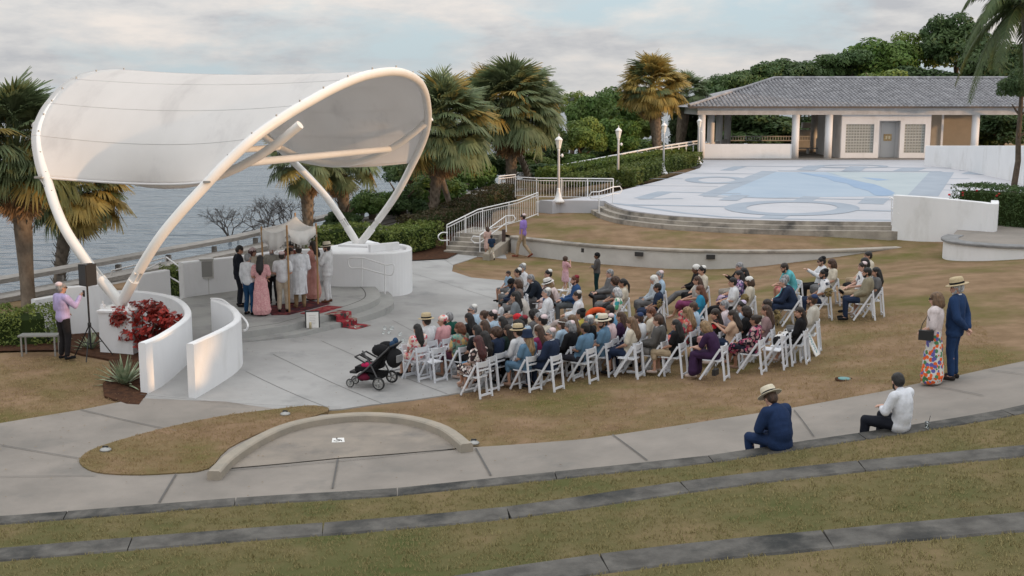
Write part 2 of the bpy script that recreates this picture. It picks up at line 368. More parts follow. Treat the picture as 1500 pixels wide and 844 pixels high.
# terraces: grass strips with concrete curbs
def off_line(line, d):
    o = []
    for i in range(len(line)):
        a, b = Vector(line[max(i-1,0)]), Vector(line[min(i+1,len(line)-1)]); t = (b-a).normalized(); o.append((line[i][0]+t.y*d, line[i][1]-t.x*d))
    return o
def curbline(pix, k):
    L_ = [G(x, y, lambda X, Y: aX(X)+.4*k)[:2] for x, y in pix]
    a, b = L_[0], L_[-1]; s0 = (Vector(L_[1])-Vector(a)).normalized(); s1 = (Vector(b)-Vector(L_[-2])).normalized()
    return [tuple(Vector(a)-s0*8), tuple(Vector(a)-s0*3)] + spline(L_, 4) + [tuple(Vector(b)+s1*3), tuple(Vector(b)+s1*9)]
C2 = curbline([(0,804),(200,787.5),(515,764),(750,742.5),(1100,693),(1500,653)], 2)
C3 = curbline([(660,846),(860,815),(1140,784),(1500,751)], 3)
C4 = off_line(C3, 2.6)
for i, (Ca, Cb, wid) in enumerate(((C1, C2, .36), (C2, C3, .46), (C3, C4, .52))):
    k = i+1; fn = lambda x, y, k=k: aX(x) + .4*k
    # segments of curb, each a part
    root = empty('terrace_curb', (Ca[0][0], Ca[0][1], 0), 0, ['stained concrete seating curb along the near edge of the path', 'dark stained concrete curb between the two grass terraces', 'lichen stained concrete curb nearest the camera at bottom right'][i], 'curb')
    Cm = off_line(Ca, wid/2); ds = [0]
    for a, b in zip(Cm, Cm[1:]): ds.append(ds[-1] + (Vector(b)-Vector(a)).length)
    def at(d):
        x = np.interp(d, ds, [q[0] for q in Cm]); y = np.interp(d, ds, [q[1] for q in Cm]); return (float(x), float(y))
    d = 0
    while d < ds[-1]-.3:
        e_ = min(d+2.4, ds[-1]); line = [at(d+.008), at((d*2+e_)/3), at((d+2*e_)/3), at(e_-.008)]
        m_ = MB().wall(line, wid, lambda x, y: aX(x)+.4*k-.75, lambda x, y: aX(x)+.4*k+.02)
        m_.v = rel(m_.v, root.location); m_.obj('curb_block', M['curb'], root); d = e_
    poly = off_line(Ca, wid-.03) + Cb[::-1]
    drape('grass_terrace', [(x, y) for x, y in poly], M['grass_green'], fn, 0, s=.8)
# ------------------------------------------------------------------ stage platform
stb = [P(x, y, 0)[:2] for x, y in [(340,513),(357,511),(400,504.5),(440,498),(471,489),(530,473),(556.7,464),(574,454.7),(577,446),(570,436),(552,425)]]
stb = spline(stb, 4)
def inward(line, d): return off_line(line, -d) 
backw = [P(265,437,.35)[:2], P(338,423,.35)[:2], P(485,398,.35)[:2]]
tail = [P(485,400,.35)[:2]] + [P(x, y, .35)[:2] for x, y in ((268,437),(258,443),(250,470),(290,520),(330,524))]
st = empty('stage', (-8, 33, 0), 0, 'low round concrete stage with two curved steps under the sail canopy', 'stage')
def part(mb, name, m, root, **k):
    mb.v = rel(mb.v, root.location); o = mb.obj(name, m, root, **k); return o
t0 = stb + tail; 
mS = mat('stage_concrete', (.40,.40,.385), .85, (.30,.30,.295), .7, 8, bump=.3, bs=30, c3=(.17,.17,.168), ns3=.7, lo3=.52, hi3=.78, spec=.2)
part(MB().prism(stb + tail, -.2, .175), 'lower_step', mS, st)
part(MB().prism(inward(stb, .42) + tail, .1, .35), 'platform', mS, st)
for d, z in ((.44, .1755), (.86, .3505)):
    jj = MB(); l1 = inward(stb, d); l2 = inward(stb, d+.035); n = len(l1)
    jj.add([(x, y, z) for x, y in l1]+[(x, y, z) for x, y in l2], [(i, i+1, n+i+1, n+i) for i in range(n-1)]); part(jj, 'step_joint', M['joint'], st, fix=False)
# curved ramp walls
w2 = spline([P(x, y, 1.25)[:2] for x, y in [(278,503.5),(313,488),(338.7,474.7),(348,464),(338.7,449.3),(313,438)]], 6)
w1 = spline([P(x, y, 1.25)[:2] for x, y in [(207.5,502),(234.7,490.7),(269,468),(274.7,454.7),(262.7,440),(237,431),(192,426)]] + [(-11.6,30.7),(-12.4,29.6)], 6)
tagg(MB().wall(w2, .17, -.1, 1.25).obj('curved_white_wall', M['white']), 'curved white wall closest to the stroller, on the inner side of the ramp', 'wall')
tagg(MB().wall(w1, .17, -.1, 1.25).obj('curved_white_wall', M['white']), 'curved white planter wall wrapping round the red leaved shrub', 'wall')
ramp = w1[:-14] + w2[::-1]
drape('ramp', ramp, M['conc'], lambda x, y: .02 + .335*min(1, max(0, (y-24.5)/4.5)), 0, s=.4, thick=.2)
drape('planting_bed', w1[2:] + [P(x, y, .3)[:2] for x, y in ((60,492),(80,515),(120,525),(160,530),(165,548),(150,558),(152,572),(185,580),(203,580))], M['mulch'], lambda x, y: hg(x,y)+.03, 0, s=.5, thick=.1)
tagg(MB().wall([P(97,420,1.6)[:2], P(150,416,1.6)[:2]], .17, 0, 1.6).obj('white_wall_panel', M['white']), 'flat white wall panel behind the loudspeaker stand', 'wall')
# back wall of stage + ramp side wall
ws = spline([P(x, y, 1.42)[:2] for x, y in ((264.5,384.5),(338,376.5),(420,367),(485,363.5))], 4)
tagg(MB().wall(ws, .3, .2, 1.42).obj('stage_back_wall', M['white']), 'long white wall along the water side of the stage, behind the ceremony', 'wall')
tagg(MB().wall([P(196,399,1.5)[:2], P(244,391,1.5)[:2]], .25, .1, 1.42).obj('white_wall_panel', M['white']), 'short white wall panel left of the handrail gap at the stage', 'wall')
# round planter under the right canopy foot
pl = [P(x, y, 1.42)[:2] for x, y in ((478,371),(505,371.5),(535,371.5),(562,371),(582,369.5),(595,367),(599,364),(597,360.5),(585,357.5))]
pl = spline(pl, 4)
rp_ = empty('round_planter', (pl[16][0], pl[16][1], 0), 0, 'round white planter wall carrying the right foot of the sail canopy', 'planter')
part(MB().wall(pl, .2, -.1, 1.42), 'planter_wall', M['white'], rp_)
part(MB().prism([tuple(q) for q in off_line(pl, -.1)] + [P(540,352,1.3)[:2], P(485,360,1.3)[:2]], .1, 1.3), 'planter_top', M['white'], rp_)
part(MB().wall([P(541,361,1.5)[:2], P(583,357,1.5)[:2]], .15, 1.25, 1.56), 'raised_edge', M['white'], rp_)
# handrails
def rail_mesh(pts, r=.024, posts=(), n=8):
    m_ = MB().tube(pts, r, n)
    return m_
def loop_rail(name, label, pl_lo, pl_hi, posts, root_loc):
    r_ = empty(name, root_loc, 0, label, 'handrail')
    pts = pl_hi + pl_lo[::-1]; pts = spline(pts, 4, True); pts.append(pts[0])
    part(MB().tube(pts, .024, 8, cap=False), 'rail', M['whitemetal'], r_)
    for a, b in posts: part(MB().tube([a, b], .024, 8), 'post', M['whitemetal'], r_)
    return r_
Y0 = 37.2
def pr(x, y, Y): return PD(x, y, Y)
loop_rail('handrail', 'white looped handrail on the face of the round planter by the stage steps', [pr(513,392,36.8), pr(530,393,36.7), pr(545,397,36.6), pr(565,402,36.4), pr(575,402,36.3)],
          [pr(511,379,36.8), pr(530,378,36.7), pr(545,382,36.6), pr(565,388,36.4), pr(577,388,36.3)], [(pr(530,378,36.7), pr(530,419,36.7)), (pr(564,388,36.4), pr(564,431,36.4))], (P(545,425,0)))
hr = empty('handrail', P(250,420,.35), 0, 'white handrail in the gap between the two panels at the rear of the stage', 'handrail')
for pts in ([pr(163,397,36), pr(170,395,36), pr(236,379,36.5), pr(244,377,36.5), pr(264,392,35.2)], [pr(186,416,33), pr(205,399,35.8), pr(236,384,36.4)], [pr(243,402,36.5), pr(263,414,35.3)]):
    part(MB().tube(pts, .025, 8), 'rail', M['whitemetal'], hr)
for a, b in ((pr(164,396,36), pr(164,404,36)), (pr(242.5,378,36.5), pr(243,432,36.5))): part(MB().tube([a, b], .025, 8), 'post', M['whitemetal'], hr)
rl = empty('handrail', (w2[-8][0], w2[-8][1], .3), 0, 'small white looped grab rail fixed to the inner curved ramp wall', 'handrail')
part(MB().tube(spline([pr(309,437.5,29.9), pr(325,439,29.2), pr(340,450,28.6), pr(357,466,27.6), pr(363,476,27.2), pr(361,483,27.2), pr(357,484,27.2)], 4), .024, 8), 'rail', M['whitemetal'], rl)
# electrical cabinet on a post
M['cab'] = mat('cabinet_grey', (.52,.51,.49), .5, (.45,.44,.42), 5)
b0 = P(304, 431, .35); cab = empty('electrical_cabinet', b0, R(22), 'grey metal electrical cabinet on a post in front of the stage wall', 'cabinet')
MB().box((0,0,.28), (.10,.08,.56)).obj('post', M['cab'], cab)
MB().box((0,0,.80), (.40,.22,.60)).box((0,-.02,1.115), (.44,.28,.03)).obj('box', M['cab'], cab)
MB().box((.0,-.115,.80), (.32,.012,.48)).box((.05,-.125,.92),(.14,.015,.02)).box((.05,-.125,.64),(.14,.015,.02)).obj('door', mat('cabinet_door', (.27,.265,.255), .5), cab)
# ------------------------------------------------------------------ boardwalk along the water
bwl = [(-30,12), (-22.5,25), (-16.6,36.4), (-12.1,46.8), (-7.4,57.3), (-1.2,72)]
bw = spline(bwl, 8)
V_ = Vector
root = empty('boardwalk', (-12.1,46.8,0), 0, 'weathered grey timber boardwalk edge running along the waterline', 'boardwalk')
def fz(x, y): return .25 + .9*min(1, max(0, (y-48)/24))
for d_, zo, nm, hh in ((-.15, .34, 'top_rail', .14), (1.0, -.05, 'edge_board', .16), (2.0, -.3, 'edge_board', .16)):
    ln = off_line(bw, d_); mb_ = MB()
    for a, b in zip(ln, ln[1:]): mb_.beam((a[0],a[1],fz(*a)+zo),(b[0],b[1],fz(*b)+zo), .62 if zo > .3 else .5, hh)
    part(mb_, nm, M['wood'], root)
pmm = MB().box((0,0,.0), (.18,.18,.75)).mesh('post', M['wood'])
for i in range(0, len(bw), 2):
    x, y = bw[i]; inst('post', pmm, root, V_((x, y, fz(x,y)-.2))-root.location)
dk = MB(); l1 = off_line(bw, .15); l2 = off_line(bw, 1.7)
for i in range(len(bw)-1): dk.add([(l1[i][0],l1[i][1],fz(*l1[i])-.02),(l1[i+1][0],l1[i+1][1],fz(*l1[i+1])-.02),(l2[i+1][0],l2[i+1][1],fz(*l2[i+1])-.2),(l2[i][0],l2[i][1],fz(*l2[i])-.2)], [(0,1,2,3)])
part(dk, 'deck', M['wood'], root)
# ------------------------------------------------------------------ retaining wall and upper lawn
rw = spline([P(x, y, .42)[:2] for x, y in [(752,346),(775,349.5),(800,352),(850,357.5),(900,361),(1000,366),(1100,367.5),(1200,367),(1260,365),(1318,362.5)]], 4)
rwr = empty('retaining_wall', (rw[20][0], rw[20][1], -.3), 0, 'long low curved retaining wall with a stained cap below the upper lawn', 'wall')
part(MB().wall(rw, .28, -.8, .36), 'wall_face', mat('faded_white_wall', (.55,.54,.52), .9, (.46,.45,.43), 1.2, 8, bump=.2), rwr)
part(MB().wall(rw, .40, .36, .45), 'cap', M['step'], rwr)
for x, y in ((782.5,359.5),(851,366.5),(936,372.5),(1041,376.5)):
    p = min(rw, key=lambda q: abs(750+FPX*q[0]/q[1]*1.0 - x)); i = rw.index(p); a = Vector(rw[min(i+1,len(rw)-1)])-Vector(rw[max(i-1,0)]); rz_ = math.atan2(a.y, a.x)
    q = PD(x, y, p[1]-.15); m_ = MB().box(q, (.34,.06,.17), rz_); part(m_, 'vent', M['pole'], rwr)
lp = [(-.2,50.6)]
upper = rw + [P(1312,338,.76)[:2], P(1250,344,.76)[:2], P(1100,341,.76)[:2], (9.5,50.5), (5.5,58), (0,59)] + [G2(756,330)]
upper = rw + [(16.9,48.6),(16.5,52),(12,53),(8,56),(4,60),(-1,60),(-.9,52)]
drape('upper_lawn', upper, M['grass'], hup, 0, s=.6)
# ------------------------------------------------------------------ upper plaza with steps
front = [P(x, y, 1.25)[:2] for x, y in [(886,297),(898,303),(920,309),(950,313),(1000,317.5),(1100,322),(1200,324),(1310,325)]]
front = spline(front, 4)
lft = [(2.0,57.3),(4.9,61),(9.0,70),(13.0,80.5),(14.4,87.5)]
pz = front + [(17.6,49.3),(30,52),(45,60),(48,92),(14.0,92)] + lft[::-1] + [P(790,296,1.25)[:2]]
M['deck'] = mat('plaza_paint_white', (.51,.51,.545), .7, (.45,.455,.485), .35, 8, spec=.35, c3=(.44,.46,.50), ns3=.3, lo3=.55, hi3=.8)
M['blue'] = mat('plaza_paint_greyblue', (.29,.335,.40), .7, (.34,.385,.445), .6, 8, spec=.3)
M['sea'] = mat('plaza_paint_skyblue', (.325,.405,.50), .7, (.37,.445,.53), .3, 8, spec=.3)
M['pale'] = mat('plaza_paint_palegreen', (.37,.43,.465), .7, (.42,.475,.50), .4, 8, spec=.3)
M['deep'] = mat('plaza_paint_blue', (.245,.345,.49), .7, (.28,.38,.52), .5, 8, spec=.3)
drape('upper_plaza', pz, M['deck'], hplaza, 0, s=3, thick=.8)
def mark(nm, pix, m, off=.004): 
    o = drape(nm, [G2(x, y, hplaza) for x, y in pix], m, hplaza, off, s=4, kind='structure'); return o
mark('painted_sea', [(1136,252),(1376,253),(1343,287),(1120,290),(1050,286)], M['sea'], .004)
mark('painted_shoal', [(1210,252),(1370,253),(1338,286),(1307,286),(1290,273),(1245,262)], M['pale'], .008)
mark('painted_coast', spline([(1168,252.5),(1195,255.5),(1212,257),(1240,262),(1262,267),(1280,270),(1296,276),(1311,283),(1300,287),(1282,286.5),(1272,280),(1252,275),(1240,269),(1222,266),(1210,261),(1190,257.5)], 2, True), M['deep'], .012)
mark('painted_isle', [(1262,260),(1290,262),(1303,264),(1285,265)], M['deep'], .012)
def band(pix, wd, off=.006, closed=False):
    ln = [G2(x, y, hplaza) for x, y in pix]
    if closed: ln.append(ln[0])
    a = off_line(ln, wd/2); b = off_line(ln, -wd/2); mb_ = MB(); n = len(ln)
    v = [(x, y, hplaza(x, y)+off) for x, y in a+b]; mb_.add(v, [(i, i+1, n+i+1, n+i) for i in range(n-1)]); return mb_
bm_ = MB()
def addb(*a, **k): q = band(*a, **k); bm_.add(q.v, q.f)
for i, (pix, wd) in enumerate([([(1127,251),(1036,287)],1.0),([(1380,252),(1352,287)],1.5),([(1030,288),(1110,290),(1310,293)],.35),([(1140,250.5),(1380,251.5)],.5),
    ([(940,291),(975,281)],.9),([(968,281),(1085,284)],.4),([(935,292),(1000,291)],.3),([(1066,294),(1085,286)],.9),([(1170,297),(1190,288)],.9),([(1275,299),(1285,290)],1.2),
    ([(912,300),(1068,303)],.4),([(1250,308),(1310,309.5)],.4),([(930,272),(1052,273)],.3),([(1064,250),(1085,244)],.9),([(1085,243.5),(1240,245),(1400,246.5)],.35),([(1245,252),(1258,244)],1.2),
    ([(1325,251),(1340,246)],1.5),([(1130,320),(1145,313)],1.0),([(1380,262),(1420,262)],.3),([(1372,270),(1415,271)],.3),([(1365,278),(1405,279)],.3),([(1405,250),(1450,251)],.3),([(1432,256),(1452,248)],2.0),([(1180,249.5),(1196,243)],1.2),([(940,262),(1000,262)],.25),([(900,298),(1000,312),(1060,318),(1150,321),(1250,322.5),(1312,323)],.35),([(960,253),(1110,255)],.25),([(1485,258),(1500,252)],2.)]):
    q = band(pix, wd, .006+.0021*(i%4)); bm_.add(q.v, q.f)
def ringpix(cx, cy, rx, ry, a0=0, a1=360): return [(cx+rx*math.cos(R(a)), cy+ry*math.sin(R(a))) for a in range(a0, a1+1, 10)]
q = band(ringpix(1160,305,83,9.5), 1.0, .015); bm_.add(q.v, q.f)
q = band(ringpix(1050,264,37,4.4), .8, .015); bm_.add(q.v, q.f)
q = band(ringpix(1245,244,50,2.2), .6, .015); bm_.add(q.v, q.f)
tagg(bm_.obj('painted_bands', M['blue'], fix=False), kind='structure')
sr = empty('plaza_steps', (10,49,.76), 0, 'flight of three long curved stained steps up to the painted plaza', 'steps')
for k, (d, zt) in enumerate(((.02, 1.24), (.34, 1.08), (.68, .92))):
    ln = off_line(front, d); ln2 = off_line(front, d-.36 if k else -.3)
    part(MB().prism(ln + ln2[::-1], .5, zt), 'step', M['step'], sr)
# left plaza guard wall, railing
def picket_rail(name, label, line, posts_every, hgt, gap=.14, fz=None, mid=True):
    """line: 3d points of the rail's foot"""
    r_ = empty(name, line[0], 0, label, 'railing'); o = Vector(line[0]); hv = Vector((0,0,hgt))
    lo = [Vector(p) - o for p in line]; mw = M['whitemetal']
    MB().tube([p+hv for p in lo], .028, 8).obj('top_rail', mw, r_)
    for z in (hgt-.12, .10):
        mb_ = MB()
        for a, b in zip(lo, lo[1:]): mb_.beam(a+Vector((0,0,z)), b+Vector((0,0,z)), .035, .035)
        mb_.obj('rail', mw, r_)
    ds = [0]
    for a, b in zip(lo, lo[1:]): ds.append(ds[-1]+(b-a).length)
    def at(d): return Vector([float(np.interp(d, ds, [p[i] for p in lo])) for i in range(3)])
    np_ = max(1, round(ds[-1]/posts_every)); pm = MB().box((0,0,hgt/2), (.05,.05,hgt)).mesh('post', mw)
    for i in range(np_+1): inst('post', pm, r_, at(ds[-1]*i/np_))
    km = MB().box((0,0,(hgt-.02)/2), (.018,.018,hgt-.22)).mesh('picket', mw); n = int(ds[-1]/gap)
    for i in range(1, n): inst('picket', km, r_, at(ds[-1]*i/n))
    return r_
gw = [P(758,296,1.1)[:2], P(790,294.5,1.25)[:2], P(895,294.5,1.25)[:2]]
tagg(MB().wall([P(786,295,1.25)[:2], P(897,296,1.25)[:2]], .3, .2, 1.25).obj('plaza_retaining_wall', mat('stained_white_wall', (.58,.57,.55), .9, (.48,.47,.45), .8, 8, c3=(.24,.23,.21), ns3=1.2, lo3=.6, hi3=.8)), 'short stained white wall below the picket railing of the plaza', 'wall')
A_ = P(745,290,1.25); 
picket_rail('picket_railing', 'white picket railing on the wall left of the plaza steps', [P(755,289,1.25), P(790,291,1.25), P(898,292,1.25)], 1.4, 1.05)
picket_rail('picket_railing', 'short white picket railing return next to the palm trunks', [P(731,287,1.15), P(755,284,1.2)], 1.4, 1.05)
picket_rail('picket_railing', 'white picket railing climbing beside the lower flight of stairs', [P(655,366,-.2)] + [(*P(700,343,.35)[:2], .35), (*P(707,341,.38)[:2], .38)], 1.4, 1.1)
picket_rail('picket_railing', 'white picket railing rising from the stair landing to the plaza wall', [(*P(707,341,.38)[:2], .38), (*P(758,328,.55)[:2], .55), (*P(788,316,.85)[:2], .85)], 1.7, 1.1)
lr = empty('handrail', P(655,360,-.2), 0, 'white looped handrail end at the foot of the stairs beside the mulch', 'handrail')
part(MB().tube(spline([P(656,341,.9), P(647,341,.9), P(642,346,.8), P(645,352,.6), P(657,352,.55)], 4), .024, 8), 'rail', M['whitemetal'], lr)
# stairs between the railings
sb = Vector(P(650,372,-.28)); sb2 = Vector(P(715,376,-.28)); dirx = (sb2-sb).normalized(); back = Vector((.28,.96,0)).normalized()
stt = empty('stairs', tuple(sb), 0, 'small stained concrete stairs with two railings leading up towards the plaza', 'stairs')
for k in range(5):
    a = sb + back*(.38*k); b = sb2 + back*(.38*k); top = -.28+.15*(k+1); e2 = back*(.40 if k < 4 else 2.5)
    part(MB().prism([(a.x,a.y),(b.x,b.y),(b.x+e2.x,b.y+e2.y),(a.x+e2.x,a.y+e2.y)], -.6, top), 'step', M['step'], stt)
cheek = [Vector(P(716,379,-.28)), Vector(P(757,350,.3))]
m_ = MB(); a, b = Vector(G(712,381)), Vector(G(757,362)); 
m_.wall([(a.x,a.y),(b.x,b.y)], .3, -.7, lambda x, y: -.05+.5*min(1, max(0, (y-a.y)/(b.y-a.y+1e-6)))); part(m_, 'side_wall', M['lowwall'], stt)
hr2 = empty('handrail', P(712,379,-.28), 0, 'white looped handrail on the right side of the small stairs', 'handrail')
q0, q1 = 49.3, 51.6
loopp = [PD(703,374-27,q0), PD(693,346,q0), PD(690,351,q0), PD(695,356,q0), PD(703,356,q0), PD(741,327,q1), PD(752,325,q1), PD(755,320,q1), PD(752,315.5,q1), PD(741,316.5,q1), PD(703,344.5,q0)]
part(MB().tube(loopp, .026, 8), 'rail', M['whitemetal'], hr2)
for a, b in ((PD(703,344.5,q0), PD(703,376,q0)), (PD(741,317,q1), PD(742,345,q1))): part(MB().tube([a, b], .026, 8), 'post', M['whitemetal'], hr2)
pb = P(738,371,-.3); bl = empty('bollard', pb, 0, 'dark brown square bollard post in front of the stair side wall', 'bollard')
MB().box((0,0,.52), (.16,.16,1.04)).obj('shaft', mat('rust_brown', (.07,.045,.04), .7), bl); MB().box((0,0,.03), (.34,.34,.08)).obj('footing', M['lowwall'], bl)
# step handrails at plaza
for xx, lab in ((885,'white looped handrail at the left end of the plaza steps'),):
    a, b = P(898,296,1.25), P(876,311,.8); h_ = empty('handrail', b, 0, lab, 'handrail')
    ps = [PD(878,281,55.3), PD(898,274,56.2), PD(908,273,56.4), PD(911,278,56.4), PD(908,283.5,56.4), PD(898,284,56.2), PD(878,291,55.3), PD(866,291,55.1), PD(863,286,55.1), PD(867,281.5,55.1), PD(878,281,55.3)]
    part(MB().tube(ps, .026, 8), 'rail', M['whitemetal'], h_)
    for p, q in ((PD(877.5,281,55.3), PD(877.5,312,55.3)), (PD(897.5,274,56.2), PD(897.5,305,56.2))): part(MB().tube([p, q], .026, 8), 'post', M['whitemetal'], h_)
h_ = empty('handrail', P(1312,338,.76), 0, 'white looped handrail against the curved wall at the right end of the plaza steps', 'handrail')
ps = [PD(1302,289,48.6), PD(1307,290,48.4), PD(1316,300,48), PD(1323,302,47.9), PD(1326,308,47.8), PD(1322,314,47.8), PD(1316,313,47.9), PD(1306,304,48.3)]
part(MB().tube(ps, .026, 8), 'rail', M['whitemetal'], h_)
for p, q in ((PD(1306,290,48.4), PD(1306,330,48.4)), (PD(1316.5,302,48), PD(1316.5,338,48))): part(MB().tube([p, q], .026, 8), 'post', M['whitemetal'], h_)
# right side walls
wr = [P(1308,338,.78), P(1345,346,.72), P(1385,364,.55)]
wl = spline([PD(1312,286,48.2)[:2], PD(1350,288,47.3)[:2], PD(1400,292,46.6)[:2], PD(1440,296,46.0)[:2], PD(1456,298,45.8)[:2], PD(1457,298,47.2)[:2]], 4)
def ztop(x, y): 
    px = 750+FPX*x/y; return float(np.interp(px, [1308,1350,1440,1457], [PD(1308,285.5,48.2)[2], PD(1350,287.5,47.3)[2], PD(1440,296,46)[2], PD(1457,298,45.8)[2]]))
tagg(MB().wall(wl, .3, .2, ztop).obj('curved_white_wall', M['white']), 'white wall right of the plaza steps with a round end by the clipped hedge', 'wall')
sw = [P(x, y, 1.18)[:2] for x, y in ((1395,344),(1387,347),(1387,350),(1395,353),(1420,356.5),(1460,359.5),(1500,361),(1560,363))]
sw = spline(sw, 4)
sp_ = empty('curved_seat_wall', (sw[8][0], sw[8][1], .5), 0, 'low white curved seat wall with a grey cap at the right edge', 'wall')
part(MB().wall(sw, .2, .2, 1.12), 'wall_face', M['white'], sp_); part(MB().wall(off_line(sw, -.12), .62, 1.12, 1.2), 'cap', mat('grey_cap', (.24,.24,.245), .9, (.17,.17,.17), 3, 8, bump=.3), sp_)
drape('seat_wall_paving', sw + [(26,47),(22,49.5),(19.2,47.6),(17.8,46.2)], M['path'], lambda x, y: 1.16, 0, s=2, thick=.3)
rf = spline([PD(1358,213.5,83)[:2], PD(1400,213.5,80)[:2], PD(1450,213.7,74)[:2], PD(1500,214,68)[:2], PD(1540,215,62)[:2]], 4)
tagg(MB().wall(rf, .3, 1.2, lambda x, y: PD(750+FPX*x/y, 213.5, y)[2]).obj('curved_white_wall', M['white']), 'long white wall at the right of the pavilion behind the plaza', 'wall')
# basket on seat wall
bk = empty('flower_basket', P(1442,334,1.16), 0, 'small wire basket with handle set down at the end of the white wall', 'basket')
MB().lathe([(.14,0),(.2,.08),(.22,.16),(.19,.17),(.12,.03)], n=12).obj('bowl', mat('wicker', (.35,.30,.18), .8, (.12,.10,.06), 30), bk)
MB().tube([(.2*math.cos(a), 0, .15+.3*math.sin(a)) for a in [math.pi*i/10 for i in range(11)]], .012, 6).obj('handle', M['pole'], bk)
# ------------------------------------------------------------------ sail canopy: two arches leaning apart, one membrane
LF = Vector((-9.4,27.52,1.5)); RF = Vector((-5.36,40.19,1.3)); EV = (RF-LF).normalized(); PV = Vector((EV.y,-EV.x,0)).normalized()
half = [(0,0),(-.1,.5),(-.19,1.4),(-.17,2.16),(.02,2.85),(.3,3.5),(.62,4.2),(1.15,4.97),(1.9,5.6),(2.75,6.12),(3.75,6.62),(5.0,7.02),(6.65,7.2)]
SH = half + [(13.3-s, h) for s, h in half[:-1][::-1]]
def A3(s, h, sg):
    lat = (PV*sg*4.4 + Vector((0,0,5.7))).normalized(); return LF + EV*s + lat*h
arc = spline([(s, h, 0) for s, h in SH], 6)
can = empty('sail_canopy', (-7.4, 33.8, .35), 0, 'large white fabric sail canopy stretched between two leaning arches over the stage', 'canopy')
co = can.location
def cpart(mb, name, m, parent=None, **k):
    mb.v = rel(mb.v, co); o = mb.obj(name, m, parent or can, **k); return o
M['sail'] = mat('sail_fabric', (.82,.80,.785), .8, (.76,.74,.725), .5, 6, c3=(.57,.55,.545), ns3=1.1, lo3=.55, hi3=.90, trans=.36, stretch=(1,.22,.6), spec=.2, bump=.15, bs=3)
arches = []
for sg in (1, -1):
    pts = [A3(a[0], a[1], sg) for a in arc]; n = len(pts)
    i0 = 10; rs = [.125]*n
    ar = cpart(MB().tube(pts[i0:n-i0], .122, 14), 'arch_tube', M['steel']); arches.append(pts)
    for seg, nm in ((pts[:i0-1], 'leg_sleeve'), (pts[n-i0+1:], 'leg_sleeve')): cpart(MB().tube(seg, .132, 14), nm, M['steel'])
    for a, b in ((i0-2, i0+1), (n-i0-2, n-i0+1)):
        sh = MB()
        d_ = (pts[b]-pts[a]).normalized(); o_ = d_.cross(Vector((0,0,1))).normalized()*.07
        for q in (o_, -o_): sh.beam(pts[a]+q, pts[b]+q, .03, .17)
        c_ = (pts[a]+pts[b])/2; sh.tube([c_-o_*2, c_+o_*2], .035, 8)
        cpart(sh, 'shackle', M['steel'])
    for t in range(22, n-22, 5):
        c_ = pts[t]; up = Vector((0,0,1)); cpart(MB().tube([c_+up*.11, c_+up*.17], .022, 6), 'bolt', M['greymetal'])
# membrane
ks = [i for i, a in enumerate(arc) if a[1] >= 3.72]; k0, k1 = ks[0], ks[-1]
cen = (LF+RF)/2 + Vector((0,0,1.9)); NV = 24; v = []; f = []; nrow = k1-k0+1
for i in range(k0, k1+1):
    a, b = A3(arc[i][0], arc[i][1], 1), A3(arc[i][0], arc[i][1], -1)
    ar_ = math.sin(math.pi*(i-k0)/(nrow-1)); sag = .16 + .85*(1-ar_)**1.4
    ina = cen - (a+b)/2; ina.normalize()
    ea = (a-cen).normalized()*.10; eb = (b-cen).normalized()*.20
    for j in range(NV+1):
        vv = j/NV; q = a.lerp(b, vv); q = q + ina*sag*(4*vv*(1-vv)) + ea*(1-vv) + eb*vv
        v.append(q)
for i in range(nrow-1):
    for j in range(NV): f.append((i*(NV+1)+j, i*(NV+1)+j+1, (i+1)*(NV+1)+j+1, (i+1)*(NV+1)+j))
mem = cpart(MB().add(v, f, True), 'membrane', M['sail'])
so_ = mem.modifiers.new('t', 'SOLIDIFY'); so_.thickness = .012
# seams across the membrane
def memp(i, j): return v[i*(NV+1)+j]
M['seam'] = mat('sail_seam', (.62,.61,.61), .8)
for k in range(1, 8):
    i = int(nrow*k/8)
    cpart(MB().tube([memp(i, j)+Vector((0,0,.004)) for j in range(NV+1)], .009, 4), 'seam', M['seam'], mem)
for i in (0, nrow-1):
    cpart(MB().tube([memp(i, j) for j in range(NV+1)], .03, 6), 'edge_rope', M['seam'], mem)
    for j, sg in ((0, 1), (NV, -1)):
        c_ = memp(i, j); k = k0-5 if i == 0 else k1+5; t_ = A3(arc[k][0], arc[k][1], sg)
        cpart(MB().tube([c_, t_], .02, 6).box(t_, (.08,.08,.16)).box(c_, (.16,.16,.05)), 'corner_link', M['greymetal'])
# transverse bows under the membrane and the links between them
def bow(c, u0, ztop, sag, n=14):
    return [Vector((c[0]+PV.x*u, c[1]+PV.y*u, ztop - sag*(1-(u/u0)**2))) for u in [u0*(1-2*i/n) for i in range(n+1)]]
bl_ = bow((-8.8,29.4), 3.83, 5.72, 1.5); br_ = bow((-5.88,38.57), 3.4, 5.72, 1.5)
for b_ in (bl_, br_): cpart(MB().tube([b_[0]+(b_[0]-b_[1]).normalized()*.06]+b_[1:], .11, 12), 'tie_bow', M['steel'])
for u in (1, -1):
    a = Vector((-8.8+PV.x*2.42*u, 29.4+PV.y*2.42*u, 4.82)); b = Vector((-5.88+PV.x*2.0*u, 38.57+PV.y*2.0*u, 4.75))
    cpart(MB().tube([a, b], [.10, .10], 12), 'link_tube', M['steel'])
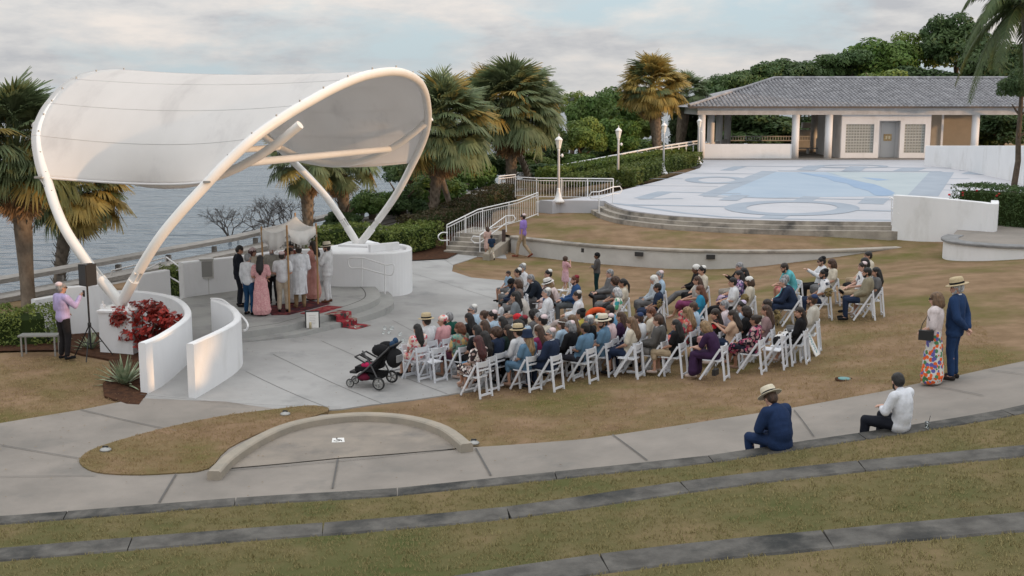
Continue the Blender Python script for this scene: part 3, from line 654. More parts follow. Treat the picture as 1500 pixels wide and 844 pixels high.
# feet: gusset web, base plate, pedestal
for ft, s0, sgn in ((LF, 0, 1), (RF, 13.3, -1)):
    g_ = MB(); tops = []
    idx = list(range(0, 6)) if sgn == 1 else list(range(len(arc)-1, len(arc)-7, -1))
    e1 = [A3(*arc[i][:2], 1) for i in idx]; e2 = [A3(*arc[i][:2], -1) for i in idx]
    top = [e1[-1].lerp(e2[-1], t/8) - Vector((0,0,.38*math.sin(math.pi*t/8))) for t in range(9)]
    poly = e1[:-1] + top + e2[:-1][::-1]; off = EV*.03
    n = len(poly); g_.add([p+off for p in poly]+[p-off for p in poly], [tuple(range(n)), tuple(range(2*n-1, n-1, -1))] + [(i, (i+1)%n, n+(i+1)%n, n+i) for i in range(n)])
    cpart(g_, 'gusset_web', M['steel']); rz_ = math.atan2(PV.y, PV.x)
    cpart(MB().box(ft+Vector((0,0,-.09)), (.85,.6,.04), rz_), 'base_plate', M['steel'])
    for i in (-1, 1):
        for j in (-1, 1):
            q = ft + PV*i*.36 + EV*j*.24; cpart(MB().box(q+Vector((0,0,-.04)), (.1,.1,.08), rz_).tube([q+Vector((0,0,-.1)), q+Vector((0,0,.08))], .02, 6), 'anchor_bolt', M['whitemetal'])
ped = empty('pedestal', (LF.x, LF.y, 0), R(-6), 'square white pedestal under the left foot of the sail canopy', 'pedestal')
MB().box((0,0,.68), (.82,.82,1.36)).obj('block', M['white'], ped); MB().box((0,0,1.375), (.88,.88,.05)).obj('cap', M['white'], ped)
tagg(MB().box((RF.x, RF.y, 1.25-.02), (1.1,1.0,-.0+.3), R(-15)).obj('pedestal', M['white']), 'low white plinth on the planter under the right foot of the sail canopy', 'pedestal')
# ------------------------------------------------------------------ lamp posts
M['lampglass'] = mat('lamp_glass', (.82,.78,.70), .3)
lm = {}
def lamp_proto(loc, label):
    r_ = empty('street_lamp', loc, 0, label, 'street lamp', 'white lamp posts along the plaza edge')
    MB().lathe([(.30,0),(.30,.07),(.25,.12),(.17,.22),(.12,.42),(.085,.62),(.095,.66),(.07,.72)], n=12).obj('base', M['whitemetal'], r_)
    MB().lathe([(.075,.7),(.055,2.55),(.075,2.58),(.06,2.64)], n=10).obj('shaft', M['whitemetal'], r_)
    MB().lathe([(.07,2.64),(.10,2.68),(.16,3.05),(.165,3.07)], n=8, smooth=False).obj('lantern_glass', M['lampglass'], r_)
    mb_ = MB().lathe([(.19,3.06),(.20,3.09),(.13,3.18),(.05,3.24),(.02,3.27),(.03,3.30),(.012,3.36),(.0,3.42)], n=8)
    mb_.obj('lantern_roof', M['whitemetal'], r_)
    fr = MB()
    for k in range(8):
        a = math.pi*k/4; fr.beam((.075*math.cos(a), .075*math.sin(a), 2.65), (.172*math.cos(a), .172*math.sin(a), 3.07), .016, .016)
    fr.obj('lantern_frame', M['whitemetal'], r_)
    MB().tube([(.05,0,2.32),(.13,0,2.32)], .02, 6).ell((.17,0,2.32), (.07,.07,.09), 8, 6).obj('photo_cell', M['whitemetal'], r_); return r_
l0 = lamp_proto((*P(818,295,1.3)[:2], 1.25), 'white lamp post standing behind the picket railing, nearest the palms')
for (x, y), lab in (((905,271),'white lamp post beside the end of the near clipped hedge, second from the railing'),((971.5,255),'white lamp post halfway along the clipped hedge, third from the railing'),((1023,241),'white lamp post closest to the corner of the pavilion')):
    c = copy_tree(l0); c.location = G(x, y, hplaza); c['label'] = lab
# ------------------------------------------------------------------ pavilion
DF = 90.45; PF = 1.75
def px2x(px, Y): return PD(px, 200, Y)[0]
pav = empty('pavilion', (px2x(1230, DF), DF, PF), 0, 'long open white pavilion with grey tiled hip roof and round columns', 'pavilion'); po = pav.location
def ppart(mb, name, m, parent=None, **k): mb.v = rel(mb.v, po); return mb.obj(name, m, parent or pav, **k)
x0 = px2x(1008, 89.4); xe = px2x(1620, 89.4); ze = PD(1008,157.3,89.4)[2]; xr0 = px2x(1130, 98.5); zr = PD(1130,116.5,98.5)[2]; xr1 = xe
M['fascia'] = mat('fascia_white', (.62,.62,.62), .7, (.5,.5,.5), 2)
ppart(MB().prism([(x0+.6,89.9),(xe,89.9),(xe,107.4),(x0+.6,107.4)], ze-.05, ze-.02), 'soffit', mat('soffit', (.45,.44,.42), .8))
ppart(MB().box(((x0+xe)/2+.35, DF, ze-.32), (xe-x0-.9, .5, .52)), 'front_beam', M['fascia'])
ppart(MB().box((x0+1.1, 98.5, ze-.32), (.5, 15, .52)), 'side_beam', M['fascia'])
ppart(MB().box(((x0+xe)/2, 106, ze-.32), (xe-x0-1.4, .5, .52)), 'rear_beam', M['fascia'])
ppart(MB().box(((x0+xe)/2, 89.42, ze-.01), (xe-x0, .12, .14)), 'gutter', mat('gutter_brown', (.10,.075,.06), .6))
M['slate'] = mat('roof_tile_grey', (.34,.34,.36), .7, (.20,.20,.215), 1.6, 5, c3=(.11,.11,.12), ns3=2.8, lo3=.5, hi3=.75, spec=.3, island=.16)
rfv = MB(); yb = 89.4; yr = 98.5
rfv.add([(x0,yb,ze),(xe,yb,ze),(xr1,yr,zr),(xr0,yr,zr),(x0,107.6,ze),(xe,107.6,ze)], [(0,1,2,3),(0,3,4),(3,2,5,4)]); ppart(rfv, 'roof', M['slate'])
tl = MB(); cw = .31; rh = .46; slope = Vector((0, yr-yb, zr-ze)); sl_ = slope.length; sd = slope/sl_; nrm = Vector((0,-sd.z,sd.y)); nr = int(sl_/rh); nc = int((xe-x0)/cw)
for r_ in range(nr):
    t0_, t1_ = r_*rh, (r_+1.0)*rh+.03
    for c_ in range(nc):
        xx = x0 + c_*cw
        if (xx-x0)/(xr0-x0) < t0_/sl_-.01 or xx > px2x(1530, 92): continue
        b_ = Vector((xx, yb, ze)); v8 = []
        for tt, lift in ((t0_, .055), (t1_, .012)):
            for k in range(5):
                a = math.pi*k/4; v8.append(b_ + sd*tt + Vector((cw*(.5-.40*math.cos(a)), 0, 0)) + nrm*(.09*math.sin(a)+lift))
        tl.add(v8, [(k, k+1, k+6, k+5) for k in range(4)] + [(0,1,2,3,4)])
tagg(ppart(tl, 'roof_tiles', M['slate'], fix=False), kind='stuff')
ppart(MB().tube([(x0,yb,ze+.12),(xr0,yr,zr+.1)], .14, 8), 'hip_cap', M['slate']); ppart(MB().tube([(xr0,yr,zr+.1),(xr1,yr,zr+.1)], .16, 8), 'ridge_cap', M['slate'])
ppart(MB().prism([(x0+.9,DF-1.2),(px2x(1362,DF),DF-1.2),(xe,DF-1.2),(xe,107),(x0+.9,107)], PF-.6, PF), 'floor_slab', M['path'])
ppart(MB().prism([(x0+.9,DF-2.2),(px2x(1362,DF),DF-2.2),(px2x(1362,DF),DF-1.2),(x0+.9,DF-1.2)], PF-.6, PF-.14), 'front_step', M['lowwall'])
cm = MB().lathe([(.29,0),(.29,3.62)], n=18).mesh('column', M['white'])
zc = ze-.55-PF
for px, Y in ((1027.5,DF),(1165,DF),(1213.5,DF),(1428,DF),(1041,93.5),(1053,97),(1065.5,101),(1192,102),(1545,DF)):
    inst('column', cm, pav, Vector((px2x(px, Y), Y, PF))-po, scale=(1,1,zc/3.62))
zw = PD(1100,211,DF)[2]
ppart(MB().box(((px2x(1030,DF)+px2x(1160,DF))/2, DF, (PF+zw)/2), (px2x(1160,DF)-px2x(1030,DF), .3, zw-PF)), 'low_wall', M['white'])
ppart(MB().wall([(px2x(1029,DF),DF+.3),(px2x(1041,93.5),93.5),(px2x(1053,97),97),(px2x(1067,102.5),102.5)], .3, PF, zw), 'low_wall', M['white'])
# rear railing
for z_ in (PD(1100,200,104)[2], PD(1100,206,104)[2]): ppart(MB().beam((px2x(1068,104),104,z_), (px2x(1200,104),104,z_), .08, .08), 'rear_rail', M['whitemetal'])
zz0 = PD(1100,205,104)[2]; pkm = MB().box((0,0,.18), (.05,.05,.36)).mesh('picket', M['whitemetal'])
for i in range(34): inst('picket', pkm, pav, Vector((px2x(1070+i*3.9,104), 104, zz0))-po)
ppart(MB().box((px2x(1186,105),105,PF+.9), (3.0,.6,1.8)).box((px2x(1192,105),105,PF+2.2),(2.2,.5,.5)), 'grill_hood', M['fascia'])
ppart(MB().box((px2x(1210,100),100,PF+.6), (1.6,.3,1.2)), 'low_wall', M['white'])
ppart(MB().box((px2x(1192,98),98,PF+.45), (2.6,.7,.08)).box((px2x(1184,98),98,PF+.2),(.1,.6,.4)).box((px2x(1200,98),98,PF+.2),(.1,.6,.4)), 'bench', M['greymetal'])
# restroom block
XA, XB = px2x(1232.5,DF+.3), px2x(1363,DF+.3); ZT = ze-.55; YB_ = DF+.4
def xz(px): return px2x(px, YB_)
def zz(py): return PD(1300, py, YB_)[2]
w_ = MB()
def wb(a, b, c, d, y=YB_, th=.3): w_.box(((xz(a)+xz(b))/2, y+th/2, (zz(c)+zz(d))/2), (xz(b)-xz(a), th, abs(zz(c)-zz(d))))
wb(1232.5,1287.5,165,182); wb(1232.5,1239,182,224); wb(1280,1287.5,182,224); wb(1232.5,1287.5,224,231.5)
wb(1318.5,1363,165,182); wb(1318.5,1325,182,224); wb(1355,1363,182,224); wb(1318.5,1363,224,231.5); wb(1287.5,1318.5,165,177)
ppart(w_, 'front_wall', M['white'])
ppart(MB().box(((xz(1287.5)+xz(1318.5))/2, YB_+1.0, (zz(177)+PF)/2), (xz(1318.5)-xz(1287.5)+1, .1, zz(177)-PF)), 'recess_wall', M['white'])
ppart(MB().box(((xz(1297)+xz(1316))/2, YB_+.93, (zz(180)+PF)/2), (1.15, .06, zz(180)-PF)), 'door', mat('door_grey', (.55,.56,.57), .5))
ppart(MB().box((XA-.15+.3, DF+4, PF+1.9), (.3, 7, 3.8)), 'side_wall', M['white']); ppart(MB().box((XB-.17, DF+4.3, PF+1.9), (.3, 7, 3.8)), 'side_wall', M['white'])
sg_ = ppart(MB().box((xz(1305.5), YB_+.87, zz(202)), (.62,.05,.52)), 'plaque', mat('brass_plaque', (.55,.40,.20), .4, (.35,.22,.10), 9, metal=.3))
ppart(MB().box((xz(1303.5), YB_+.82, zz(202)), (.14,.04,.26)).box((xz(1307.8), YB_+.82, zz(202)), (.14,.04,.26)), 'relief', mat('plaque_relief', (.75,.65,.45), .5), sg_)
gb = mat('glass_block', (.36,.37,.34), .25, (.26,.27,.25), 12); gj = mat('block_joint', (.66,.66,.64), .8)
for (a, b, c, d) in ((1239,1280,182,224),(1325,1355,182,224)):
    cx, cz, ww, hh_ = (xz(a)+xz(b))/2, (zz(c)+zz(d))/2, xz(b)-xz(a), abs(zz(c)-zz(d))
    wdw = ppart(MB().box((cx, YB_+.17, cz), (ww, .08, hh_)), 'window', gj)
    nx, nz_ = round(ww/.22), round(hh_/.22); bm2 = MB()
    for i in range(nx):
        for j in range(nz_): bm2.box((cx-ww/2+ww*(i+.5)/nx, YB_+.11, cz-hh_/2+hh_*(j+.5)/nz_), (ww/nx-.055, .06, hh_/nz_-.055))
    tagg(ppart(bm2, 'glass_blocks', gb, wdw), kind='stuff')
M['tan'] = mat('tan_wall', (.50,.45,.38), .85, (.44,.40,.34), 1)
ppart(MB().box(((px2x(1376,96)+px2x(1419,96))/2, 96, PF+1.9), (px2x(1419,96)-px2x(1364,96), .3, 3.8)), 'tan_wall', M['tan'])
ppart(MB().box((px2x(1371,93.5), 93.5, PF+1.9), (.9,.2,3.8)), 'tan_wall', M['tan'])
ppart(MB().box((px2x(1379.5,92), 92, PF+1.9), (.16,.12,3.8)), 'door_frame', M['white'])
# boundary rail beyond the hedges
picket = []
ra = [PD(735,258,76), PD(820,243,80), PD(900,228,84), PD(970,214.5,88), PD(1026,206,92)]
fr_ = empty('walkway_rail', ra[0], 0, 'long white walkway railing rising behind the clipped hedges to the pavilion', 'railing'); fo = Vector(ra[0])
for dz in (0, -.22): MB().tube([Vector(p)-fo+Vector((0,0,dz)) for p in ra], .07, 6).obj('rail', M['whitemetal'], fr_)
pm = MB().box((0,0,-.5), (.08,.08,1.0)).mesh('post', M['whitemetal'])
for i in range(22):
    t = i/21*4; k = min(3, int(t)); q = Vector(ra[k]).lerp(Vector(ra[k+1]), t-k); inst('post', pm, fr_, q-fo)
# ------------------------------------------------------------------ vegetation
def leafmat(n, c, c2, isl=.45, tr=.25, rough=.55): return mat(n, c, rough, c2, 2.0, 3, island=isl, trans=tr, spec=.3)
M['leaf'] = leafmat('leaf_green', (.085,.165,.035), (.14,.215,.05)); M['leafdark'] = leafmat('leaf_dark', (.05,.095,.035), (.085,.135,.045))
M['leafyel'] = leafmat('leaf_yellowgreen', (.17,.215,.045), (.11,.175,.04)); M['leafbrown'] = leafmat('leaf_brown', (.10,.07,.04), (.07,.075,.03))
M['frond'] = leafmat('palm_green', (.185,.22,.11), (.12,.165,.08), .4, .25); M['frondyel_sunlit'] = leafmat('palm_yellow_sunlit', (.42,.30,.08), (.28,.22,.07), .4, .3)  # yellow fronds; on the lit palms this colour also paints in sunlight
M['coco'] = leafmat('coconut_green', (.055,.09,.035), (.08,.11,.04), .4, .2)
M['dead'] = leafmat('palm_dead', (.36,.24,.135), (.25,.17,.11), .35, .2); M['twig'] = mat('bare_twig', (.07,.06,.055), .9)
M['croton'] = leafmat('red_leaf', (.55,.05,.04), (.20,.03,.02), .6, .2, .4); M['hedge'] = leafmat('hedge_leaf', (.095,.14,.03), (.16,.19,.045), .5, .2)
M['flower'] = mat('red_flower', (.55,.02,.02), .6); M['agavem'] = mat('agave_leaf', (.13,.20,.12), .5, (.42,.45,.30), 9, stretch=(1,1,1))
def leafblob(mb, c, rad, n, ls, r_, squash=1, shell=.55, up=.25):
    """leaves as small folded quads spread through the outer shell of an ellipsoid"""
    v = []; f = []
    for i in range(n):
        z = r_.uniform(-.75, 1); a = r_.uniform(0, 6.283); q = math.sqrt(max(0, 1-z*z)); d = (q*math.cos(a), q*math.sin(a), z)
        rr_ = (shell + (1-shell)*r_.random()**.6)
        p = (c[0]+d[0]*rad[0]*rr_, c[1]+d[1]*rad[1]*rr_, c[2]+d[2]*rad[2]*rr_)
        nx, ny, nz_ = d[0]+r_.uniform(-.8,.8), d[1]+r_.uniform(-.8,.8), d[2]+r_.uniform(-.5,.9)+up
        l = math.sqrt(nx*nx+ny*ny+nz_*nz_)+1e-6; nx/=l; ny/=l; nz_/=l
        t = (-ny, nx, 0) if abs(nz_) < .95 else (1,0,0); tl_ = math.sqrt(t[0]**2+t[1]**2)+1e-6; t = (t[0]/tl_, t[1]/tl_, 0)
        b = (ny*t[2]-nz_*t[1], nz_*t[0]-nx*t[2], nx*t[1]-ny*t[0]); an = r_.uniform(0, 6.283); ca, sa = math.cos(an), math.sin(an)
        s = ls*r_.uniform(.6, 1.3); T = tuple(t[k]*ca+b[k]*sa for k in range(3)); B = tuple(-t[k]*sa+b[k]*ca for k in range(3))
        k = len(v)
        v += [tuple(p[j]-T[j]*s for j in range(3)), tuple(p[j]-B[j]*s*.45+(nx,ny,nz_)[j]*s*.12 for j in range(3)), tuple(p[j]+T[j]*s for j in range(3)), tuple(p[j]+B[j]*s*.45 for j in range(3))]
        f.append((k, k+1, k+2, k+3))
    mb.add(v, f)
def crown_mesh(seed, m, spread=(1,1,.8), clumps=28, per=400, ls=.066, cs=(.26,.42)):
    r_ = random.Random(seed); mb = MB()
    for i in range(clumps):
        z = r_.uniform(-.5, .95); a = r_.uniform(0, 6.283); q = math.sqrt(max(0.05, 1-z*z)); rr_ = r_.uniform(.35, .85)
        s = r_.uniform(*cs); c = (q*math.cos(a)*rr_*spread[0], q*math.sin(a)*rr_*spread[1], z*rr_*spread[2])
        leafblob(mb, c, (s*1.15, s*1.15, s*.75), int(per*s/.34), ls, r_)
    return mb.mesh('crown', m)
CR = {}
for k, m in (('g','leaf'),('d','leafdark'),('y','leafyel')):
    for s in (1, 2): CR[k+str(s)] = crown_mesh(s*10+ord(k[0]), M[m])
for s in (1, 2): CR['f'+str(s)] = crown_mesh(s*7, M['leafdark'], clumps=34, per=380, ls=.056, cs=(.16,.32))
CR['l1'] = crown_mesh(99, M['leafyel'], clumps=30, per=230, ls=.05, cs=(.12,.26))
def trunk_mb(h, r, seed, branches=5, R_=1.0):
    r_ = random.Random(seed); mb = MB(); p = [(0,0,-.4)]; x = y = 0
    for i in range(1, 6): x += r_.uniform(-.12,.12)*h*.2; y += r_.uniform(-.12,.12)*h*.2; p.append((x, y, h*i/5))
    mb.tube(p, [r*(1.15-.5*i/5) for i in range(6)], 8)
    for k in range(branches):
        a = 6.283*k/branches + r_.random(); q = p[3+(k%3)]; e_ = (q[0]+math.cos(a)*R_*.6, q[1]+math.sin(a)*R_*.6, q[2]+R_*r_.uniform(.3,.8)); m_ = ((q[0]*.5+e_[0]*.5), (q[1]+e_[1])*.5, q[2]*.6+e_[2]*.4)
        mb.tube([q, m_, e_], [r*.5, r*.35, r*.15], 6)
    return mb
def tree(name, label, x, y, z0, zc, rx, rz_, kind, group, seed, cat='tree'):
    r_ = empty(name, (x, y, z0), 0, label, cat, group)
    trunk_mb(max(.5, zc-z0-rz_*.2), .10+.05*rx, seed, 5, rx*.8).obj('trunk', M['bark'], r_)
    inst('crown', CR[kind], r_, (0,0,zc-z0), (0,0,seed*1.7), (rx, rx, rz_)); return r_
def treepx(name, label, px, py, Y, rpx, hpx, kind, group, seed, z0=.9, cat='tree'):
    c = PD(px, py, Y); s = Y/FPX; return tree(name, label, c[0], Y, z0, c[2], rpx*s, hpx*s/.82, kind, group, seed, cat)
GT = 'trees behind the pavilion and along the water'
T = [ # behind / left of pavilion: px, py, Y, rpx, hpx, kind, label
 (800,252,78,40,15,'d1','low dark bush right behind the picket railing'),
 (835,240,84,46,17,'g2','low green bush behind the railing, below the first lamp head'),
 (885,228,90,48,17,'d2','low dark bush along the walkway railing behind the second lamp'),
 (932,216,96,40,15,'g1','low green bush at the trunk of the golden palm'),
 (838,160,96,32,38,'l1','light yellow green tree with a round crown rising just right of the big twin palms'),
 (872,175,92,40,42,'g1','bright green bushy tree between the big palms and the golden lit palm'),
 (850,205,86,36,32,'y1','low yellow green bush above the railing behind the first lamp post'),
 (905,205,88,34,34,'g2','deep green bush behind the second lamp post'),
 (800,210,84,34,34,'d1','dark bush close to the right side of the twin palms'),
 (1010,195,104,34,44,'d2','dark bush in the shade beyond the golden lit palm'),
 (905,160,100,40,34,'g1','green tree rounded behind the second lamp post, left of the golden palm'),
 (935,185,106,36,34,'y1','yellow green bush at the foot of the golden lit palm, left side'),
 (1060,137,118,44,44,'f1','dark tree with a ragged top behind the left end of the pavilion roof'),
 (1114,125,122,48,38,'f2','dense dark tree behind the left hip of the roof'),
 (1166,119,124,50,36,'d1','dark green tree just above the start of the roof ridge'),
 (1225,106,126,56,42,'f1','broad green tree behind the middle of the roof ridge'),
 (1285,104,128,58,46,'g2','tall spreading tree behind the ridge with sunlit leaves'),
 (1345,86,130,62,56,'l1','tallest loose leaved tree right of centre above the roof'),
 (1350,128,124,66,34,'d1','dark low tree behind the roof ridge under the tallest tree'),
 (1400,72,126,60,56,'f2','tall dark tree partly covered by the coconut palm'),
 (1460,110,118,60,60,'d2','dark tree behind the hanging coconut fronds'),
 (1290,132,116,52,28,'y1','low rounded green tree just above the roof ridge right of the middle'),
 (1100,195,120,70,40,'d1','dark tree mass seen through the open left bays of the pavilion'),
 (1190,195,122,70,40,'f1','dark tree seen through the middle bay beyond the grill'),
 (1260,190,124,60,40,'d2','dark tree hidden mostly by the restroom block'),
 (1470,190,112,60,44,'f2','dark tree seen under the right part of the pavilion roof'),
 (1420,195,118,50,40,'d1','dark bush behind the right round column'),
 (720,245,78,44,26,'d1','dark shrub below the crown of the twin palms'),
 (690,262,70,46,30,'g1','green shrub beyond the boardwalk near the leaning palm trunk'),
 (640,285,62,46,30,'g2','green sea grape bush beyond the boardwalk under the palms'),
 (590,300,58,40,28,'d2','dark bush in front of the water right of the canopy leg'),
 (600,255,66,44,34,'d1','dark bush seen through the right leg of the canopy'),
 (545,300,56,34,24,'g1','green bush behind the right canopy leg at the boardwalk'),
 (505,325,52,30,20,'d1','low dark bush beside the two brown skirted palms'),
 (770,240,80,40,24,'y1','yellow green shrub behind the picket railing'),
 (660,235,74,40,30,'d2','dark thicket between the two big palms'),
]
for i, (px, py, Y, rp_, hp_, kd, lab) in enumerate(T): treepx('broadleaf_tree', lab, px, py, Y, rp_, hp_, kd, GT, i+1)
# ---- sabal palms
def frond_mesh(seed, dead=False):
    r_ = random.Random(seed); mb = MB(); PL = 1.12 if not dead else .75
    # petiole along +X from 0 to PL, fan beyond
    mb.add([(0,-.02,0),(0,.02,0),(PL,.012,.10 if not dead else -.05),(PL,-.012,.10 if not dead else -.05)], [(0,1,2,3)])
    n = 32 if not dead else 20
    for i in range(n):
        a = -1.75 + 3.5*i/(n-1) + r_.uniform(-.05,.05); ln = (.74-.16*abs(a)/1.75)*r_.uniform(.85,1.1)
        if dead: a *= .55; ln *= .9
        ca, sa = math.cos(a), math.sin(a); w0 = .034 if not dead else .03; z0 = .10 if not dead else -.05
        pts = []; dr = (.10 if not dead else .3)
        for t in (0, .5, .8, 1.0): pts.append((PL+ca*ln*t, sa*ln*t, z0+.05*t*abs(sa) - dr*t*t*(1+abs(sa)*.8) - (.55*ln*max(0,t-.5) if not dead else .25*t)+r_.uniform(-.02,.02)))
        ws = (.35*w0, w0, .6*w0, .004); v = []
        for p, w__ in zip(pts, ws): v += [(p[0]-sa*w__, p[1]+ca*w__, p[2]), (p[0]+sa*w__, p[1]-ca*w__, p[2]-.012)]
        mb.add(v, [(0,1,3,2),(2,3,5,4),(4,5,7,6)])
    return mb
FR = {k: [frond_mesh(s).mesh('frond', M[m]) for s in (1,2,3)] for k, m in (('g','frond'),('y','frondyel_sunlit'))}
FD = [frond_mesh(s, True).mesh('dead_frond', M['dead']) for s in (5,6)]
def sabal(label, base, top, rad, nf, nd, yel=.1, seed=1, tr=.2, rough_from=.0, group='sabal palms along the water', rscale=1):
    r_ = random.Random(seed); root = empty('sabal_palm', base, 0, label, 'palm tree', group); b = Vector(base); t = Vector(top)-b
    mb = MB(); n = 9; pts = [Vector((t.x*(i/n)**1.4, t.y*(i/n)**1.4, t.z*i/n)) for i in range(n+1)]
    mb.tube([Vector((0,0,-.5))]+pts, [tr*1.25]+[tr*(1.1-.15*math.sin(i*.8)) for i in range(n+1)], 10)
    mb.obj('trunk', M['trunk'], root)
    bt = MB()                       # old leaf bases (boots) in a criss-cross
    L_ = t.length; 
    for i in range(int(L_*(1-rough_from)/.16)):
        s = rough_from + (1-rough_from)*(i*.16/(L_*(1-rough_from))); c = Vector((t.x*s**1.4, t.y*s**1.4, t.z*s))
        for k in range(5):
            a = k*1.2566+i*.63; d = Vector((math.cos(a), math.sin(a), 0)); sd_ = Vector((-d.y, d.x, 0))*.05
            bt.add([c+d*tr-sd_, c+d*tr+sd_, c+d*(tr+.13)+sd_*.5+Vector((0,0,.22)), c+d*(tr+.13)-sd_*.5+Vector((0,0,.22))], [(0,1,2,3)])
    tagg(bt.obj('leaf_bases', M['trunk'], root, fix=False), kind='stuff')
    sc = rad/1.9
    for i in range(nf):
        f_ = i/nf; el = R(88 - 132*f_**.8 + r_.uniform(-9,9)); az = i*2.39996+r_.uniform(-.2,.2)
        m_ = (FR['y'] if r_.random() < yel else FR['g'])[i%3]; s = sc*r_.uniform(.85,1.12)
        inst('frond', m_, root, t+Vector((0,0,.15)), Euler((r_.uniform(-.3,.3), -el, az), 'XYZ'), (s,s,s))
    for i in range(nd):
        el = R(-52 - 32*r_.random()); az = i*2.39996+r_.random(); s = sc*r_.uniform(.7,1.0)
        inst('dead_frond', FD[i%2], root, t+Vector((0,0,.02)), Euler((r_.uniform(-.5,.5), -el, az), 'XYZ'), (s,s,s))
    return root
def palm_px(label, bx, by, Y, cx, cy, rpx, nf, nd, z0=None, **k):
    b = PD(bx, by, Y); c = PD(cx, cy, Y); s = Y/FPX
    sabal(label, (b[0], Y, b[2] if z0 is None else z0), (c[0], Y+.2, c[2]), rpx*s*1.06, int(nf*1.9), int(nd*1.5), **k)
palm_px('leftmost tall sabal palm with a brown tangle in its crown at the left edge', 42,446,33, 22,235, 112, 70, 40, z0=.1, seed=1, tr=.21, rough_from=.55)
palm_px('sabal palm with orange lit hanging fronds beside the left canopy arch', 86,402,43, 105,287, 84, 64, 40, z0=-.6, seed=2, tr=.22, yel=.5)  # large yellow share paints warm sunlight into the crown
palm_px('brown skirted palm behind the canopy with its trunk above the ceremony cloth', 452,352,49, 447,238, 66, 34, 50, z0=0, seed=3, tr=.22)
palm_px('second brown skirted palm, just left of the right canopy leg', 506,330,52, 497,238, 66, 34, 54, z0=0, seed=4, tr=.22)
palm_px('sabal palm half covered by the canopy tip, with a scaly pale trunk', 634,330,56, 648,196, 82, 74, 44, z0=.2, seed=5, tr=.24)
palm_px('slender leaning palm behind the scaly trunk right of the canopy', 662,300,60, 622,205, 58, 40, 36, z0=.2, seed=6, tr=.15, rough_from=.9)
palm_px('largest sabal palm with a wide round crown left of the lamp posts', 749,262,72, 748,168, 78, 84, 46, z0=.9, seed=7, tr=.34)
palm_px('sabal palm standing close behind the largest crown, top lit yellow', 775,255,76, 712,152, 50, 50, 20, z0=.9, seed=8, tr=.22, yel=.4)  # extra yellow fronds stand in for sun on the top
palm_px('golden lit sabal palm rising between the hedge and the pavilion', 964,222,88, 956,135, 52, 74, 44, z0=1.2, seed=9, tr=.36, yel=.75)  # mostly yellow fronds: the golden sunlight is put into the leaf colour
palm_px('small sabal palm in shade just left of the pavilion roof corner', 995,215,98, 1006,142, 34, 46, 24, z0=1.2, seed=10, tr=.4)
palm_px('small far palm crown showing behind the right side of the largest palm', 800,225,84, 795,150, 34, 40, 20, z0=.9, seed=12, tr=.2)
# ---- coconut palm at the right edge
def coco(base, top, label):
    root = empty('coconut_palm', base, 0, label, 'palm tree'); b = Vector(base); t = Vector(top)-b; r_ = random.Random(4)
    MB().tube([Vector((0,0,-.4))]+[t*(i/8)+Vector((.15*math.sin(i*.4),0,0)) for i in range(9)], [.26]+[.20-.006*i for i in range(9)], 12).obj('trunk', mat('smooth_palm_trunk', (.26,.25,.23), .9, (.18,.17,.16), 3, stretch=(.3,.3,5)), root)
    for i in range(26):
        az = i*2.39996; el = R(66-100*(i/26)); ln = 3.6*r_.uniform(.9,1.1); mb = MB(); pts = []
        for k in range(13):
            s = k/12; pts.append(Vector((ln*s*math.cos(el)*(1-.25*s), 0, ln*s*math.sin(el) - 2.3*s*s*s*.9 - .35*s)))
        mb.tube(pts, [.035*(1-.8*k/12)+.004 for k in range(13)], 5)
        for k in range(52):
            s = .12+.88*k/52; j = min(11, int(s*12)); q = pts[j].lerp(pts[j+1], s*12-j); tn = (pts[j+1]-pts[j]).normalized(); l = .75*math.sin(math.pi*min(1, s*.85+.12))**.5*r_.uniform(.85,1.1)
            for sd_ in (-1, 1):
                d = (tn*.55 + Vector((0,sd_*.75,-.35-.25*r_.random()))).normalized(); e1 = q+d*l*.55; e2 = q+d*l+Vector((0,0,-.22*l)); w_ = tn*.04
                mb.add([q-w_, q+w_, e1+w_, e1-w_, e2], [(0,1,2,3),(3,2,4)])
        inst('frond', mb.mesh('frond', M['coco']), root, t+Vector((.15*math.sin(3.2),0,0)), (0,0,az))
    return root
cb = PD(1506,300,52); ct = PD(1500,2,52); coco((cb[0],52,1.2), (ct[0],52,ct[2]), 'coconut palm with long drooping fronds at the upper right corner')
treepx('broadleaf_tree', 'dark leafy branches hanging below the coconut fronds at the right edge', 1496, 128, 56, 30, 26, 'd2', GT, 61, z0=1.2)
